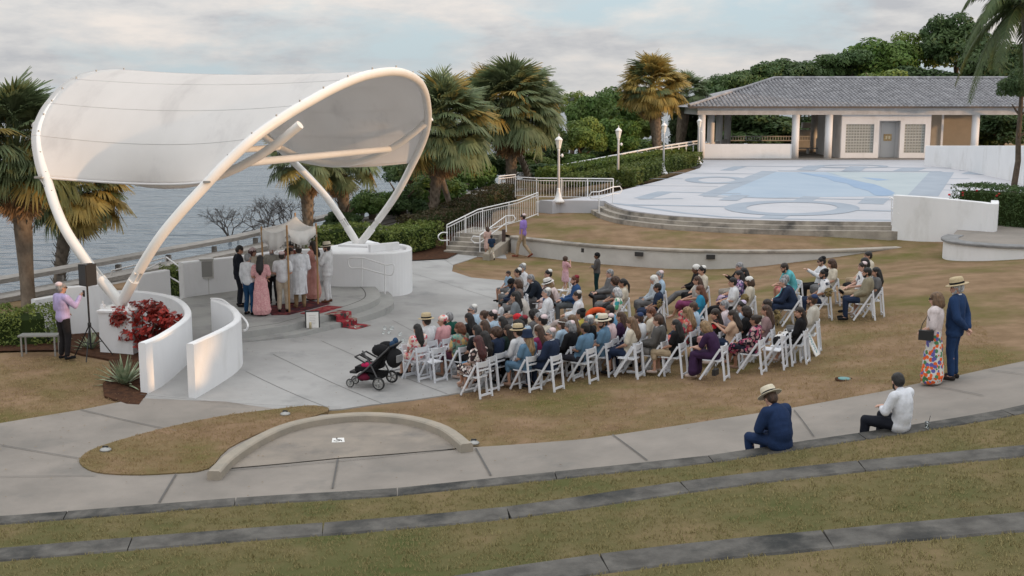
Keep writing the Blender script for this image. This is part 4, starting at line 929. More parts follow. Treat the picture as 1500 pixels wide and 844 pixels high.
# ---- hedges
def hedge(label, line, wd, z0, hgt, m, dens=420, ls=.045, flowers=0, seed=1, name='hedge', fn=None):
    r_ = random.Random(seed); root = empty(name, (*line[len(line)//2][:2], z0), 0, label, 'hedge'); mb = MB(); o = root.location
    ds = [0]
    for a, b in zip(line, line[1:]): ds.append(ds[-1]+(Vector(b[:2])-Vector(a[:2])).length)
    Ld = Vector(line[-1][:2])-Vector(line[-2][:2]); Ls = Vector(line[1][:2])-Vector(line[0][:2]); l2 = [tuple(Vector(line[0][:2])+Ls.normalized()*min(.25, Ls.length*.8))]+[tuple(q[:2]) for q in line[1:-1]]+[tuple(Vector(line[-1][:2])-Ld.normalized()*min(.25, Ld.length*.8))]
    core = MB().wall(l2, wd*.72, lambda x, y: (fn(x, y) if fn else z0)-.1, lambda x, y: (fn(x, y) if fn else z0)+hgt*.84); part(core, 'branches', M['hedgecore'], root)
    n = int(ds[-1]*(wd+2*hgt)*dens); v = []; f = []
    for i in range(n):
        d = r_.uniform(0, ds[-1]); x = float(np.interp(d, ds, [q[0] for q in line])); y = float(np.interp(d, ds, [q[1] for q in line])); j = min(len(line)-2, max(0, sum(1 for q in ds if q <= d)-1))
        t = (Vector(line[j+1][:2])-Vector(line[j][:2])).normalized(); nn = Vector((-t.y, t.x)); u = r_.uniform(0, wd+2*hgt); wob = .05*math.sin(x*5+y*3)+.04*math.sin(x*11-y*7)
        if u < hgt: lx, lz = -wd/2-wob, u
        elif u < hgt+wd: lx, lz = u-hgt-wd/2, hgt+wob
        else: lx, lz = wd/2+wob, u-hgt-wd
        ex = 0
        if i % 7 == 0: x, y = line[0 if i % 2 else -1][:2]; lx = r_.uniform(-wd/2, wd/2); lz = r_.uniform(0, hgt); j = 0 if i % 2 else len(line)-2; t = (Vector(line[j+1][:2])-Vector(line[j][:2])).normalized(); nn = Vector((-t.y, t.x))
        lx += r_.uniform(-.05,.04); lz += r_.uniform(-.05,.05); p = Vector((x+nn.x*lx, y+nn.y*lx, (fn(x, y) if fn else z0)+lz))
        T_ = Vector((r_.gauss(0,1), r_.gauss(0,1), r_.gauss(0,.8))).normalized(); B_ = T_.cross(Vector((r_.gauss(0,1), r_.gauss(0,1), r_.gauss(0,1)))).normalized(); s = ls*r_.uniform(.6,1.4); k = len(v)
        v += [p-T_*s, p-B_*s*.5, p+T_*s, p+B_*s*.5]; f.append((k,k+1,k+2,k+3))
    mb.add(v, f); part(mb, 'foliage', m, root, fix=False)
    if flowers:
        fm = MB()
        for i in range(flowers):
            x, y = line[r_.randrange(len(line))][:2]; fm.ell((x+r_.uniform(-wd/2-.05,wd/2), y-wd*.45+r_.uniform(-.1,.1), z0+hgt*r_.uniform(.5,.98)), (.06,.06,.05), 6, 4)
        part(fm, 'red_blossoms', M['flower'], root)
    return root
GP = lambda x, y: G2(x, y, hplaza)
def line2(pts, n=6): return spline(pts, n)
hedge('clipped green hedge edging the plaza behind the second and third lamp posts', line2([GP(912,272), GP(960,254), GP(1015,240)]), 1.4, 1.3, .85, M['hedge'], 120, .08, seed=2, fn=hplaza)
hedge('clipped hedge row further back, left of the second lamp post', line2([GP(835,272), GP(900,262), GP(930,254)]), 1.2, 1.3, .6, M['hedge'], 120, .08, seed=3, fn=hplaza)
hedge('taller red tinged hedge row behind the clipped ones', line2([GP(800,268), GP(870,254), GP(960,238), GP(1010,230)]), 1.3, 1.3, .75, M['leafyel'], 110, .09, seed=4, fn=hplaza)
hedge('low dark hedge strip near the pavilion corner', line2([GP(985,232), GP(1018,224)]), 1.6, 1.3, .7, M['leafdark'], 110, .09, seed=5, fn=hplaza)
hedge('brownish dry hedge between the boardwalk and the stair railing', line2([P(596,352,.1)[:2], P(640,338,.3)[:2], P(690,318,.5)[:2], P(742,296,.8)[:2]]), 1.2, 0, .95, M['leafbrown'], 230, .06, seed=6, fn=lambda x, y: .0+.9*min(1,max(0,(y-50)/14)))
hedge('low green hedge on the mulch behind the round planter', line2([P(548,372,0)[:2], P(585,366,0)[:2], P(625,357,0)[:2]]), 1.6, 0, .95, M['hedge'], 260, .06, seed=7)
hedge('dark clipped hedge with red flowers at the right edge behind the white wall', [PD(1414,285,50)[:2], PD(1450,285,49)[:2], PD(1500,286,48)[:2], PD(1545,287,47)[:2]], 2.0, 1.16, 1.55, M['leafdark'], 330, .05, flowers=14, seed=8)
hedge('green hedge at the left edge in front of the boardwalk', [P(-60,512,.2)[:2], P(0,510,.25)[:2], P(45,506,.3)[:2], P(82,503,.3)[:2]], 1.3, .2, 1.0, M['hedge'], 480, .04, seed=9)
hedge('small green hedge seen through the handrail gap beside the stage', [P(244,430,.3)[:2], P(266,427,.3)[:2]], .9, .3, .85, M['hedge'], 400, .045, seed=10)
hedge('low hedge seen behind the long stage wall beneath the ceremony cloth', [P(455,372,.3)[:2], P(510,366,.3)[:2], P(545,362,.3)[:2]], 1.1, .2, 1.1, M['hedge'], 260, .06, seed=11)
# mulch beds
drape('planting_bed', [P(x, y, .0)[:2] for x, y in ((585,362),(640,352),(700,332),(735,310),(700,348),(655,372),(600,378))], M['mulch'], lambda x, y: hland(x, y)+.05, 0, s=1)
drape('planting_bed', [P(x, y, .3)[:2] for x, y in ((-80,500),(60,480),(140,490),(140,525),(90,520),(0,522),(-80,530))], M['mulch'], lambda x, y: hg(x, y)+.03, 0, s=1)
# ---- red croton shrub and agaves
cs = P(212,518,.3); cro = empty('croton_shrub', cs, 0, 'bushy red leaved shrub beside the white pedestal', 'shrub'); r_ = random.Random(5)
mb = MB()
for i in range(26):
    a = r_.uniform(0,6.28); q = r_.uniform(.1,.75); c = (q*math.cos(a)*1.1, q*math.sin(a)*.7, r_.uniform(.35,1.25)*(1-.25*q)); leafblob(mb, c, (.26,.26,.22), 70, .085, r_, up=.5)
mb.obj('leaves', M['croton'], cro, fix=False); st_ = MB()
for i in range(9): a = i*.7; st_.tube([(0,0,0),(.3*math.cos(a),.25*math.sin(a),.5),(.6*math.cos(a),.4*math.sin(a),1.0)], .015, 5)
st_.obj('stems', M['bark'], cro)
def agave(label, loc, rad, n, seed):
    r_ = random.Random(seed); root = empty('agave', loc, 0, label, 'plant', 'striped agaves by the pedestal')
    for i in range(n):
        el = R(r_.uniform(5,80)); az = i*2.4; l = rad*r_.uniform(.8,1.1); mb = MB(); v = []
        for k in range(5):
            s = k/4; w_ = .035*(1-s)**.6*(1+.3*math.sin(3*s)) + .002; x = l*s*math.cos(el); z = l*s*math.sin(el)-.15*l*s*s*math.cos(el)
            v += [(x, -w_, z), (x, 0, z-.012), (x, w_, z)]
        f = []
        for k in range(4): f += [(k*3,k*3+1,k*3+4,k*3+3),(k*3+1,k*3+2,k*3+5,k*3+4)]
        mb.add(v, f); inst('leaf', mb.mesh('leaf', M['agavem']), root, (0,0,.03), (0,0,az))
agave('striped spiky agave in front of the near curved wall end', P(183,566,.15), .72, 60, 2)
agave('striped spiky agave behind the low bench at the hedge', P(78,505,.3), .55, 40, 3)
agave('small striped agave at the foot of the speaker stand', P(133,515,.3), .5, 34, 4)
# ---- bare shrubs standing in the water
def bare(label, x, y, z, hgt, seed):
    r_ = random.Random(seed); root = empty('bare_shrub', (x, y, z), 0, label, 'shrub', 'bare shrubs in the water'); mb = MB()
    def br(p, d, l, r, k):
        e_ = p + d*l; mb.tube([p, e_], [r, r*.7], 4, cap=False)
        if k: 
            for _ in range(3 if k > 1 else 4): br(e_, (d+Vector((r_.gauss(0,.55), r_.gauss(0,.55), r_.gauss(0,.35)))).normalized(), l*r_.uniform(.55,.85), r*.6, k-1)
    for i in range(5): br(Vector((r_.uniform(-.3,.3),0,0)), Vector((r_.gauss(0,.6), r_.gauss(0,.3), 1)).normalized(), hgt*.3, .045, 4)
    mb.obj('twigs', M['twig'], root, fix=False)
q = P(344,352,-1.3); bare('single bare black shrub standing in the water left of the ceremony cloth', q[0], q[1], -1.4, 2.6, 3)
q = P(392,345,-1.3); bare('bare tangled shrub in the water just behind the ceremony cloth', q[0], q[1], -1.4, 2.9, 8)
q = P(420,338,-1.3); bare('bare shrub in the water closest to the brown skirted palms', q[0], q[1], -1.4, 2.6, 9)
# ---- unseen trees added right of the view to block the low sun
for i, (x, y, rx, zt) in enumerate([(44,-4,7,4.8),(50,8,7.5,3.6),(46,19,7,2.6),(52,30,8,3.4),(60,40,7,3.4),(60,54,8,3.2),(64,68,8,2.8),(50,86,6,8),(40,-18,8,4),(58,94,8,9),(34,-14,6,3.4),(66,24,9,3),(78,60,9,3),(68,90,8,8)]):
    tree('broadleaf_tree', 'broad dark unseen tree added beyond the right edge to block low sun', x, y, 1.2, zt+.4*(i%3), rx, 5.2, ['d1','f2','g2'][i%3], 'unseen belt of trees added on the right to block low sun', 70+i)
# ---- grass blades scattered over the lawns
def tuft(seed, m, n=9, h=.045, sp_=.05):
    r_ = random.Random(seed); mb = MB()
    for i in range(n):
        a = r_.uniform(0,6.28); x, y = r_.uniform(-sp_,sp_), r_.uniform(-sp_,sp_); w_ = .0035; l = h*r_.uniform(.6,1.3); dx_, dy_ = r_.uniform(-.03,.03), r_.uniform(-.03,.03)
        mb.add([(x-w_*math.cos(a), y-w_*math.sin(a), 0), (x+w_*math.cos(a), y+w_*math.sin(a), 0), (x+dx_, y+dy_, l)], [(0,1,2)])
    return mb.mesh('tuft', m)
# ------------------------------------------------------------------ people: bodies grown as one surface from a posed skeleton
V = Vector; HS = 1.07
def base_stand():
    return dict(pel=(0,0,.96), wai=(0,.005,1.10), che=(0,-.01,1.29), nek=(0,-.015,1.47), hed=(0,.01,1.61), shl=(-.185,-.01,1.41), shr=(.185,-.01,1.41),
      ell=(-.23,-.03,1.12), elr=(.23,-.03,1.12), wrl=(-.24,.05,.88), wrr=(.24,.05,.88), hpl=(-.09,0,.93), hpr=(.09,0,.93), knl=(-.10,.03,.51), knr=(.10,.03,.51),
      anl=(-.11,-.02,.09), anr=(.11,-.02,.09), fdl=(-.15,1,0), fdr=(.15,1,0), look=(0,1,-.05), seat=False)
def base_sit():
    return dict(pel=(0,-.02,.55), wai=(0,-.06,.70), che=(0,-.10,.88), nek=(0,-.10,1.06), hed=(0,-.06,1.20), shl=(-.185,-.10,1.0), shr=(.185,-.10,1.0),
      ell=(-.24,-.03,.74), elr=(.24,-.03,.74), wrl=(-.09,.20,.63), wrr=(.09,.20,.63), hpl=(-.09,0,.53), hpr=(.09,0,.53), knl=(-.12,.42,.52), knr=(.12,.42,.52),
      anl=(-.12,.40,.09), anr=(.12,.40,.09), fdl=(-.15,1,0), fdr=(.15,1,0), look=(0,1,-.08), seat=True)
def pose(b, **k): d = dict(b()); d.update(k); return d
POSES = {
 'sitA': pose(base_sit),
 'sitB': pose(base_sit, pel=(0,.06,.54), knl=(-.10,.48,.50), knr=(.10,.47,.47), anl=(-.02,.86,.10), anr=(.06,.84,.20), fdl=(-.2,.5,.8), fdr=(.2,.5,.8), wrl=(-.04,.22,.68), wrr=(.04,.24,.70)),
 'sitC': pose(base_sit, che=(0,.06,.86), nek=(0,.15,1.01), hed=(0,.23,1.12), shl=(-.18,.12,.95), shr=(.18,.12,.95), wai=(0,.0,.70), ell=(-.20,.26,.68), elr=(.20,.26,.68), wrl=(-.05,.44,.66), wrr=(.05,.44,.66), look=(0,1,-.35)),
 'sitD': pose(base_sit, knr=(.20,.42,.58), anr=(-.12,.50,.56), fdr=(-.6,.6,.4), wrr=(.0,.34,.66), wrl=(-.04,.30,.66)),
 'sitE': pose(base_sit, ell=(-.22,.10,.80), wrl=(-.05,.12,1.06), look=(-.2,1,-.1), wrr=(.02,.12,.72)),
 'sitF': pose(base_sit, elr=(.40,-.06,.86), wrr=(.60,.02,.84), look=(.4,1,0)),
 'sitG': pose(base_sit, look=(-.8,.8,-.1), nek=(-.01,-.10,1.06)),
 'sitH': pose(base_sit, look=(.8,.8,-.05), wrl=(-.02,.22,.66), wrr=(.03,.24,.67), ell=(-.27,-.02,.75)),
 'sitI': pose(base_sit, knl=(-.04,.42,.56), knr=(.08,.42,.50), anl=(.14,.56,.20), fdl=(.2,1,-.3), che=(0,-.07,.88), wrl=(-.05,.28,.66), wrr=(.05,.30,.66)),
 'sitJ': pose(base_sit, ell=(-.22,.06,.82), elr=(.22,.06,.82), wrl=(-.04,.30,.96), wrr=(.05,.30,.96), look=(0,1,-.2)),
 'stA': pose(base_stand),
 'stB': pose(base_stand, ell=(-.24,.02,1.14), elr=(.24,.02,1.14), wrl=(-.05,.26,1.18), wrr=(.05,.26,1.18), look=(0,1,-.6), hed=(0,.04,1.60)),
 'stC': pose(base_stand, elr=(.30,.12,1.22), wrr=(.20,.34,1.40), ell=(-.24,.0,1.12), wrl=(-.18,.20,1.02), look=(.15,1,-.05)),
 'stD': pose(base_stand, ell=(-.27,-.10,1.13), elr=(.27,-.10,1.13), wrl=(-.04,-.20,.93), wrr=(.06,-.20,.93), look=(-.25,1,-.25)),
 'stE': pose(base_stand, knl=(-.10,.16,.52), anl=(-.10,.22,.10), knr=(.10,-.02,.50), anr=(.10,-.30,.14), fdr=(.1,.9,-.5), wrr=(.24,.14,.90), wrl=(-.24,-.02,.88)),
 'stF': pose(base_stand, elr=(.38,-.02,1.18), wrr=(.50,.10,1.06), look=(.1,1,-.1)),
 'stG': pose(base_stand, ell=(-.27,.10,1.17), elr=(.25,.10,1.18), wrl=(-.10,.30,1.34), wrr=(.02,.32,1.22), look=(-.1,1,-.1)),
 'stH': pose(base_stand, ell=(-.25,.08,1.14), elr=(.25,.08,1.14), wrl=(.08,.20,1.20), wrr=(-.08,.22,1.16), look=(-.3,1,0)),
 'stI': pose(base_stand, ell=(-.24,.0,1.13), elr=(.24,.0,1.13), wrl=(-.03,.18,1.00), wrr=(.03,.19,1.02)),
 'stJ': pose(base_stand, elr=(.26,.14,1.2), wrr=(.12,.22,1.46), ell=(-.24,.02,1.12), wrl=(-.06,.22,1.15), look=(0,1,-.1)),
 'curbA': pose(base_sit, pel=(0,-.02,.52), wai=(0,-.04,.67), che=(0,.02,.84), nek=(0,.10,1.0), hed=(0,.19,1.10), shl=(-.19,.07,.95), shr=(.19,.07,.95), ell=(-.26,.14,.70), elr=(.26,.14,.70), wrl=(-.06,.32,.64), wrr=(.06,.34,.64), knl=(-.16,.44,.50), knr=(.16,.44,.50), look=(.1,1,-.75)),
 'curbB': pose(base_sit, pel=(0,-.02,.52), wai=(0,-.06,.68), che=(0,-.04,.86), nek=(0,.0,1.04), hed=(.02,.07,1.15), shl=(-.20,-.02,.98), shr=(.20,-.02,.98), ell=(-.27,.06,.74), elr=(.27,.10,.74), wrl=(-.04,.28,.72), wrr=(.06,.28,.74), knl=(-.24,.42,.54), anl=(-.26,.40,.10), knr=(.2,.43,.54), look=(.55,1,-.55)),
}
def fcross(z, x):                       # frame with Z along z and X near x
    z = V(z).normalized(); x = V(x); y = z.cross(x).normalized(); x = y.cross(z)
    return Matrix((x, y, z)).transposed()
def head_m(p):
    y = V(p['look']).normalized(); x = y.cross(V((0,0,1))).normalized(); z = x.cross(y); return Matrix((x, y, z)).transposed()
def cap(mb, a, ra, b, rb, n=10):
    a, b = V(a), V(b); mb.tube([a, b], [ra, rb], n); mb.ell(a, (ra,)*3, 8, 6); mb.ell(b, (rb,)*3, 8, 6)
def torso(mb, p, g=0, fem=False, low=True, wide=0):
    X = V(p['shr'])-V(p['shl']); sp = V(p['nek'])-V(p['wai']); m = fcross(sp, X)
    mb.ell(V(p['che']), (.18+g, .125+g, .205+g), 14, 10, m); mb.ell(V(p['wai']), ((.140 if fem else .162)+g+wide*.5, .118+g+wide, .17+g), 14, 10, m)
    mb.ell(V(p['che'])+m@V((0,.03,.06)), (.14+g, .085+g+(.02 if fem else 0), .10+g), 12, 8, m)
    mid = V(p['che']).lerp(V(p['wai']), .5); mb.ell(mid, ((.155 if fem else .172)+g+wide*.3, .122+g+wide*.6, .16+g), 14, 10, m)
    if low: mb.ell(V(p['pel']).lerp(V(p['wai']), .5), (.165+g+wide*.4, .122+g+wide*.8, .14+g), 14, 10)
    cap(mb, V(p['shl'])*1.0, .066+g, V(p['shr']), .066+g); cap(mb, V(p['che'])+m@V((0,0,.1)), .10+g, V(p['nek']), .055+g*.5)
    if low: mb.ell(V(p['pel']), (.18+g+wide*.4, .13+g+wide*.6, .135+g), 14, 10); cap(mb, p['pel'], .12+g, p['wai'], .12+g)
def hand(mb, el, wr, p, side):
    el, wr = V(el), V(wr); d = (wr-el).normalized(); up = V((0,0,1)) if abs(d.z) < .85 else V((0,1,0)); s = d.cross(up).normalized(); u = s.cross(d)
    c = wr + d*.045; mb.ell(c, (.036, .048, .016), 10, 8, Matrix((s, d, u)).transposed())
    for k, (o, l) in enumerate(((-.028,.062),(-.010,.074),(.009,.070),(.027,.055))):
        a = wr + d*.085 + s*o; b = a + d*l*.55 - u*.006; e = b + d*l*.4 - u*.022; cap(mb, a-d*.02, .0095, b, .009, 6); cap(mb, b, .009, e, .0078, 6)
    t0 = wr + d*.03 - s*.03*side; t1 = t0 + d*.035 - s*.028*side - u*.01; cap(mb, t0, .012, t1, .0105, 6); cap(mb, t1, .0105, t1+d*.028-u*.008, .0088, 6)
def body_prims(p, fem=False):
    mb = MB(); torso(mb, p, -.006, fem)
    for s, q in ((-1,'l'),(1,'r')):
        cap(mb, p['sh'+q], .052, p['el'+q], .039); cap(mb, p['el'+q], .038, p['wr'+q], .026); hand(mb, p['el'+q], p['wr'+q], p, s)
        cap(mb, p['hp'+q], .085, p['kn'+q], .056); k, a = V(p['kn'+q]), V(p['an'+q]); cap(mb, k, .054, a, .036); m = k.lerp(a, .32); mb.ell(m+V((0,-.015,0)), (.052,.055,.09))
        f = V(p['fd'+q]).normalized(); cap(mb, a+V((0,0,-.03)), .036, a+f*.15+V((0,0,-.055)), .03)
    H = V(p['hed']); m = head_m(p)*HS; cap(mb, V(p['nek'])-V((0,0,.03)), .056, H-V((0,0,.05)), .05)
    mb.ell(H+m@V((0,-.012,.025)), (.074,.094,.092), 14, 10, m); mb.ell(H+m@V((0,.018,-.035)), (.060,.074,.082), 12, 10, m); mb.ell(H+m@V((0,.045,-.085)), (.034,.034,.028), 10, 8, m)
    cap(mb, H+m@V((0,.088,.012)), .009, H+m@V((0,.108,-.022)), .014, 8); mb.ell(H+m@V((0,.09,-.055)), (.024,.012,.012), 8, 6, m)
    for s in (-1, 1): mb.ell(H+m@V((s*.076,-.005,-.005)), (.010,.020,.032), 8, 8, m); mb.ell(H+m@V((s*.032,.078,.035)), (.022,.012,.010), 8, 6, m)
    return mb
from mathutils import noise as mnoise
def remesh(mb, name, vox, dec=1.0, fold=0, fs=6, clampz=None, smooth=2, above=None, seed=0):
    me = mb.mesh('t', []); o = bpy.data.objects.new('t', me); COL.objects.link(o)
    r = o.modifiers.new('r', 'REMESH'); r.mode = 'VOXEL'; r.voxel_size = vox; r.use_smooth_shade = True
    if smooth: s = o.modifiers.new('s', 'SMOOTH'); s.factor = .5; s.iterations = smooth
    if dec < 1: d = o.modifiers.new('d', 'DECIMATE'); d.ratio = dec
    dg = bpy.context.evaluated_depsgraph_get(); ne = bpy.data.meshes.new_from_object(o.evaluated_get(dg)); bpy.data.objects.remove(o); bpy.data.meshes.remove(me)
    ne.name = name
    n = len(ne.vertices); co = np.empty(n*3, np.float32); ne.vertices.foreach_get('co', co); co = co.reshape(-1, 3)
    if fold:
        no = np.empty(n*3, np.float32); ne.vertex_normals.foreach_get('vector', no); no = no.reshape(-1, 3)
        for i in range(n):
            c = co[i]; q = mnoise.noise((c[0]*fs+seed, c[1]*fs, c[2]*fs*.55)) + .5*mnoise.noise((c[0]*fs*2.3, c[1]*fs*2.3+seed, c[2]*fs*1.6)); co[i] = c + no[i]*q*fold
    if clampz is not None: co[:, 2] = np.maximum(co[:, 2], clampz)
    ne.vertices.foreach_set('co', co.reshape(-1)); ne.update()
    ne.polygons.foreach_set('use_smooth', [True]*len(ne.polygons)); ne.materials.append(None); return ne
_cache = {}
def garment(ps, item):
    key = (ps, item)
    if key in _cache: return _cache[key]
    p = POSES[ps]; mb = MB(); sit = p['seat']; hd = dict(vox=.013, dec=.5, fold=.010, smooth=5)
    if item in ('body', 'bodyf'): m = remesh(body_prims(p, item == 'bodyf'), 'body', .0085, .3)
    elif item.startswith('shirt') or item in ('jacket', 'blouse'):
        g = {'shirt':.014,'shirts':.014,'jacket':.026,'blouse':.010}[item]; torso(mb, p, g, item == 'blouse', True, .012 if item == 'jacket' else 0)
        if not sit:
            cap(mb, V(p['pel'])+V((0,0,-.04 if item != 'jacket' else -.13)), .12+g, V(p['pel'])+V((0,0,.1)), .11+g)
            for q in 'lr': cap(mb, V(p['hp'+q]), .085+g, V(p['hp'+q])+V((0,0,-.10 if item == 'jacket' else -.02)), (.105 if item == 'jacket' else .08)+g)
        elif item == 'jacket':
            for q in 'lr': cap(mb, V(p['hp'+q]), .095+g, V(p['hp'+q])+V((0,.05,.0)), .09+g)
            mb.ell(V(p['pel'])+V((0,-.05,-.04)), (.19,.12,.12))
        for q in 'lr':
            sh, el, wr = V(p['sh'+q]), V(p['el'+q]), V(p['wr'+q])
            if item in ('shirts', 'blouse'): cap(mb, sh, .066+g, sh.lerp(el, .72), .058+g)
            else: cap(mb, sh, .066+g, el, .050+g); cap(mb, el, .050+g, el.lerp(wr, .93), .035+g*.8)
        if not sit: hd['clampz'] = .78 if item == 'jacket' else .86
        m = remesh(mb, item, **hd)
    elif item == 'tunic':
        torso(mb, p, .03, False, True, .02)
        cap(mb, V(p['pel'])+V((0,0,.1)), .19, V(p['pel'])+V((0,-.01,-.62)), .22)
        for q in 'lr': cap(mb, p['sh'+q], .09, p['el'+q], .10); cap(mb, p['el'+q], .10, V(p['wr'+q]), .10)
        m = remesh(mb, item, vox=.013, dec=.5, fold=.016, fs=5, clampz=.40)
    elif item in ('trousers', 'shorts'):
        g = .014; mb.ell(V(p['pel']), (.175,.125,.12), 14, 10); cap(mb, p['pel'], .125, V(p['pel']).lerp(V(p['wai']), .5), .12)
        for q in 'lr':
            k, a = V(p['kn'+q]), V(p['an'+q]); h = V(p['hp'+q])
            if item == 'shorts': cap(mb, h, .092+g, h.lerp(k, .88), .072+g)
            else: cap(mb, h, .092+g, k, .062+g); cap(mb, k, .060+g, a+(k-a).normalized()*.03, .046+g)
        m = remesh(mb, item, **hd)
    elif item in ('skirt', 'longskirt'):
        mb.ell(V(p['pel']), (.18,.13,.12), 14, 10); cap(mb, p['pel'], .13, V(p['pel']).lerp(V(p['wai']), .6), .12)
        if sit:
            for u in (0, .5, 1):
                h = V(p['hpl']).lerp(V(p['hpr']), u); k = V(p['knl']).lerp(V(p['knr']), u); a = V(p['anl']).lerp(V(p['anr']), u); cap(mb, h, .105, k, .085)
                if item == 'longskirt': cap(mb, k, .085, a+V((0,.02,.06)), .12)
                else: cap(mb, k, .085, k.lerp(a, .28), .085)
        else:
            z = .17 if item == 'longskirt' else .52; rr_ = .24 if item == 'longskirt' else .2; c = (V(p['anl'])+V(p['anr']))/2
            for dx_ in (-.06, .06): cap(mb, V(p['pel'])+V((dx_,0,0)), .125, V((c.x*.5+dx_, c.y*.5, z)), rr_-.03)
        m = remesh(mb, item, vox=.013, dec=.5, fold=.018, fs=7, clampz=None if sit and item == 'skirt' else (.04 if item == 'longskirt' else .45))
    elif item in ('shoel', 'shoer'):
        q = item[-1]; a, k = V(p['an'+q]), V(p['kn'+q]); f = V(p['fd'+q]).normalized(); dn = (a-k).normalized()
        cap(mb, a+dn*.045-f*.03, .042, a+f*.08+dn*.05, .042); cap(mb, a+f*.08+dn*.05, .042, a+f*.17+dn*.055, .036); m = remesh(mb, 'shoe', .012, .6, smooth=1)
    elif item == 'shawl':
        torso(mb, p, .03, True, False)
        for q in 'lr': cap(mb, p['sh'+q], .08, p['el'+q], .075)
        m = remesh(mb, item, **hd)
    _cache[key] = m; return m
# things worn on the head, modelled round the head centre, +Y forward
def headitem(k):
    if ('h', k) in _cache: return _cache[('h', k)]
    mb = MB(); kw = dict(vox=.010, dec=.5, fold=.006, fs=22); nm = 'hair'
    if k in ('short', 'long', 'curly', 'bob', 'tail', 'bun', 'thin', 'longwavy'):
        g = {'curly':.026,'bob':.016,'longwavy':.014,'thin':-.001}.get(k, .006)
        mb.ell((0,-.016,.045), (.078+g,.094+g,.078+g), 12, 10); mb.ell((0,-.045,.005), (.076+g,.066+g,.088+g), 12, 10)
        for s in (-1, 1): mb.ell((s*.062,-.01,.02), (.018+g*.6,.035+g*.5,.045+g*.6))
        if k in ('long', 'longwavy'):
            cap(mb, (0,-.06,0), .085, (0,-.115,-.26), .085 if k == 'long' else .10); cap(mb, (.05,-.06,-.02), .045, (.06,-.08,-.24), .055); cap(mb, (-.05,-.06,-.02), .045, (-.06,-.08,-.24), .055); cap(mb, (0,-.115,-.26), .08, (.01,-.12,-.36), .04)
        if k == 'bob': cap(mb, (0,-.05,0), .10, (0,-.06,-.08), .10); [mb.ell((s*.07,0,-.03), (.035,.05,.085)) for s in (-1,1)]
        if k == 'curly': mb.ell((0,-.04,.02), (.12,.12,.125)); kw.update(fold=.02, fs=30)
        if k == 'tail': cap(mb, (0,-.10,.05), .03, (0,-.16,-.06), .035); cap(mb, (0,-.16,-.06), .035, (0,-.15,-.26), .02)
        if k == 'bun': mb.ell((0,-.12,.06), (.045,.045,.045))
    elif k == 'beard': nm = 'beard'; mb.ell((0,.045,-.082), (.052,.048,.045)); [cap(mb, (s*.062,.0,-.02), .014, (s*.045,.04,-.075), .022) for s in (-1,1)]
    elif k == 'kippah': nm = 'kippah'; mb.ell((0,-.052,.082), (.084,.080,.058)); kw.update(fold=0)
    elif k == 'beanie': nm = 'cap'; mb.ell((0,-.016,.055), (.098,.112,.085)); mb.ell((0,-.03,.02), (.095,.105,.06)); kw.update(fold=.004)
    elif k == 'scarf': nm = 'head_scarf'; mb.ell((0,-.02,.045), (.10,.115,.095)); mb.ell((0,-.05,-.02), (.095,.09,.11)); cap(mb, (0,-.06,-.05), .085, (0,-.06,-.18), .09); kw.update(fold=.01)
    elif k == 'wrap': nm = 'head_wrap'; mb.ell((0,-.025,.055), (.102,.118,.09)); mb.ell((0,-.06,.05), (.09,.09,.09)); kw.update(fold=.01)
    elif k in ('hat', 'hatw', 'bucket'):
        m2 = MB(); B = .165 if k != 'bucket' else .13; dz = .0 if k != 'bucket' else -.045
        prof = [(B,.052+dz),(B-.004,.060+dz),(.105,.064),(.10,.085),(.098,.14),(.085,.172),(.05,.178),(.0,.168)]
        m2.lathe([(.09,.058)]+[(B-.01,.050+dz)]+prof, (0,-.015,0), 20, sq=1.12); me = m2.mesh('hat', [None]); _cache[('h', k)] = me; return me
    elif k == 'band': m2 = MB(); m2.lathe([(.103,.066),(.106,.070),(.103,.096),(.099,.098)], (0,-.015,0), 20, sq=1.12); me = m2.mesh('hat_band', [None]); _cache[('h', k)] = me; return me
    elif k == 'headband': m2 = MB(); m2.tube([(.082*math.cos(a), -.012+.10*math.sin(a), .055+.02*math.sin(a)) for a in [2*math.pi*i/16 for i in range(17)]], .012, 6, cap=False); me = m2.mesh('headband', [None]); _cache[('h', k)] = me; return me
    elif k == 'glasses': m2 = MB(); [m2.box((s*.032,.098,.012), (.048,.008,.032)) for s in (-1,1)]; m2.box((0,.10,.016),(.02,.006,.006)); [m2.box((s*.074,.05,.014),(.005,.1,.008)) for s in (-1,1)]; me = m2.mesh('glasses', [None]); _cache[('h', k)] = me; return me
    elif k == 'eyes': m2 = MB(); [m2.ell((s*.031,.080,.016), (.014,.010,.008)) for s in (-1,1)]; me = m2.mesh('eyes', [None]); _cache[('h', k)] = me; return me
    elif k == 'brows': m2 = MB(); [m2.ell((s*.032,.086,.038), (.020,.007,.005)) for s in (-1,1)]; me = m2.mesh('eyebrows', [None]); _cache[('h', k)] = me; return me
    elif k == 'mouth': m2 = MB(); m2.ell((0,.093,-.055), (.022,.013,.006)); me = m2.mesh('mouth', [None]); _cache[('h', k)] = me; return me
    me = remesh(mb, nm, **kw); _cache[('h', k)] = me; return me
_cm = {}
def cloth(c, rough=.85):
    key = tuple(c)
    if key not in _cm: d = tuple(x*.78 for x in c); _cm[key] = mat('cloth', c, rough, d, 9, 4, bump=.25, bs=60, spec=.2)
    return _cm[key]
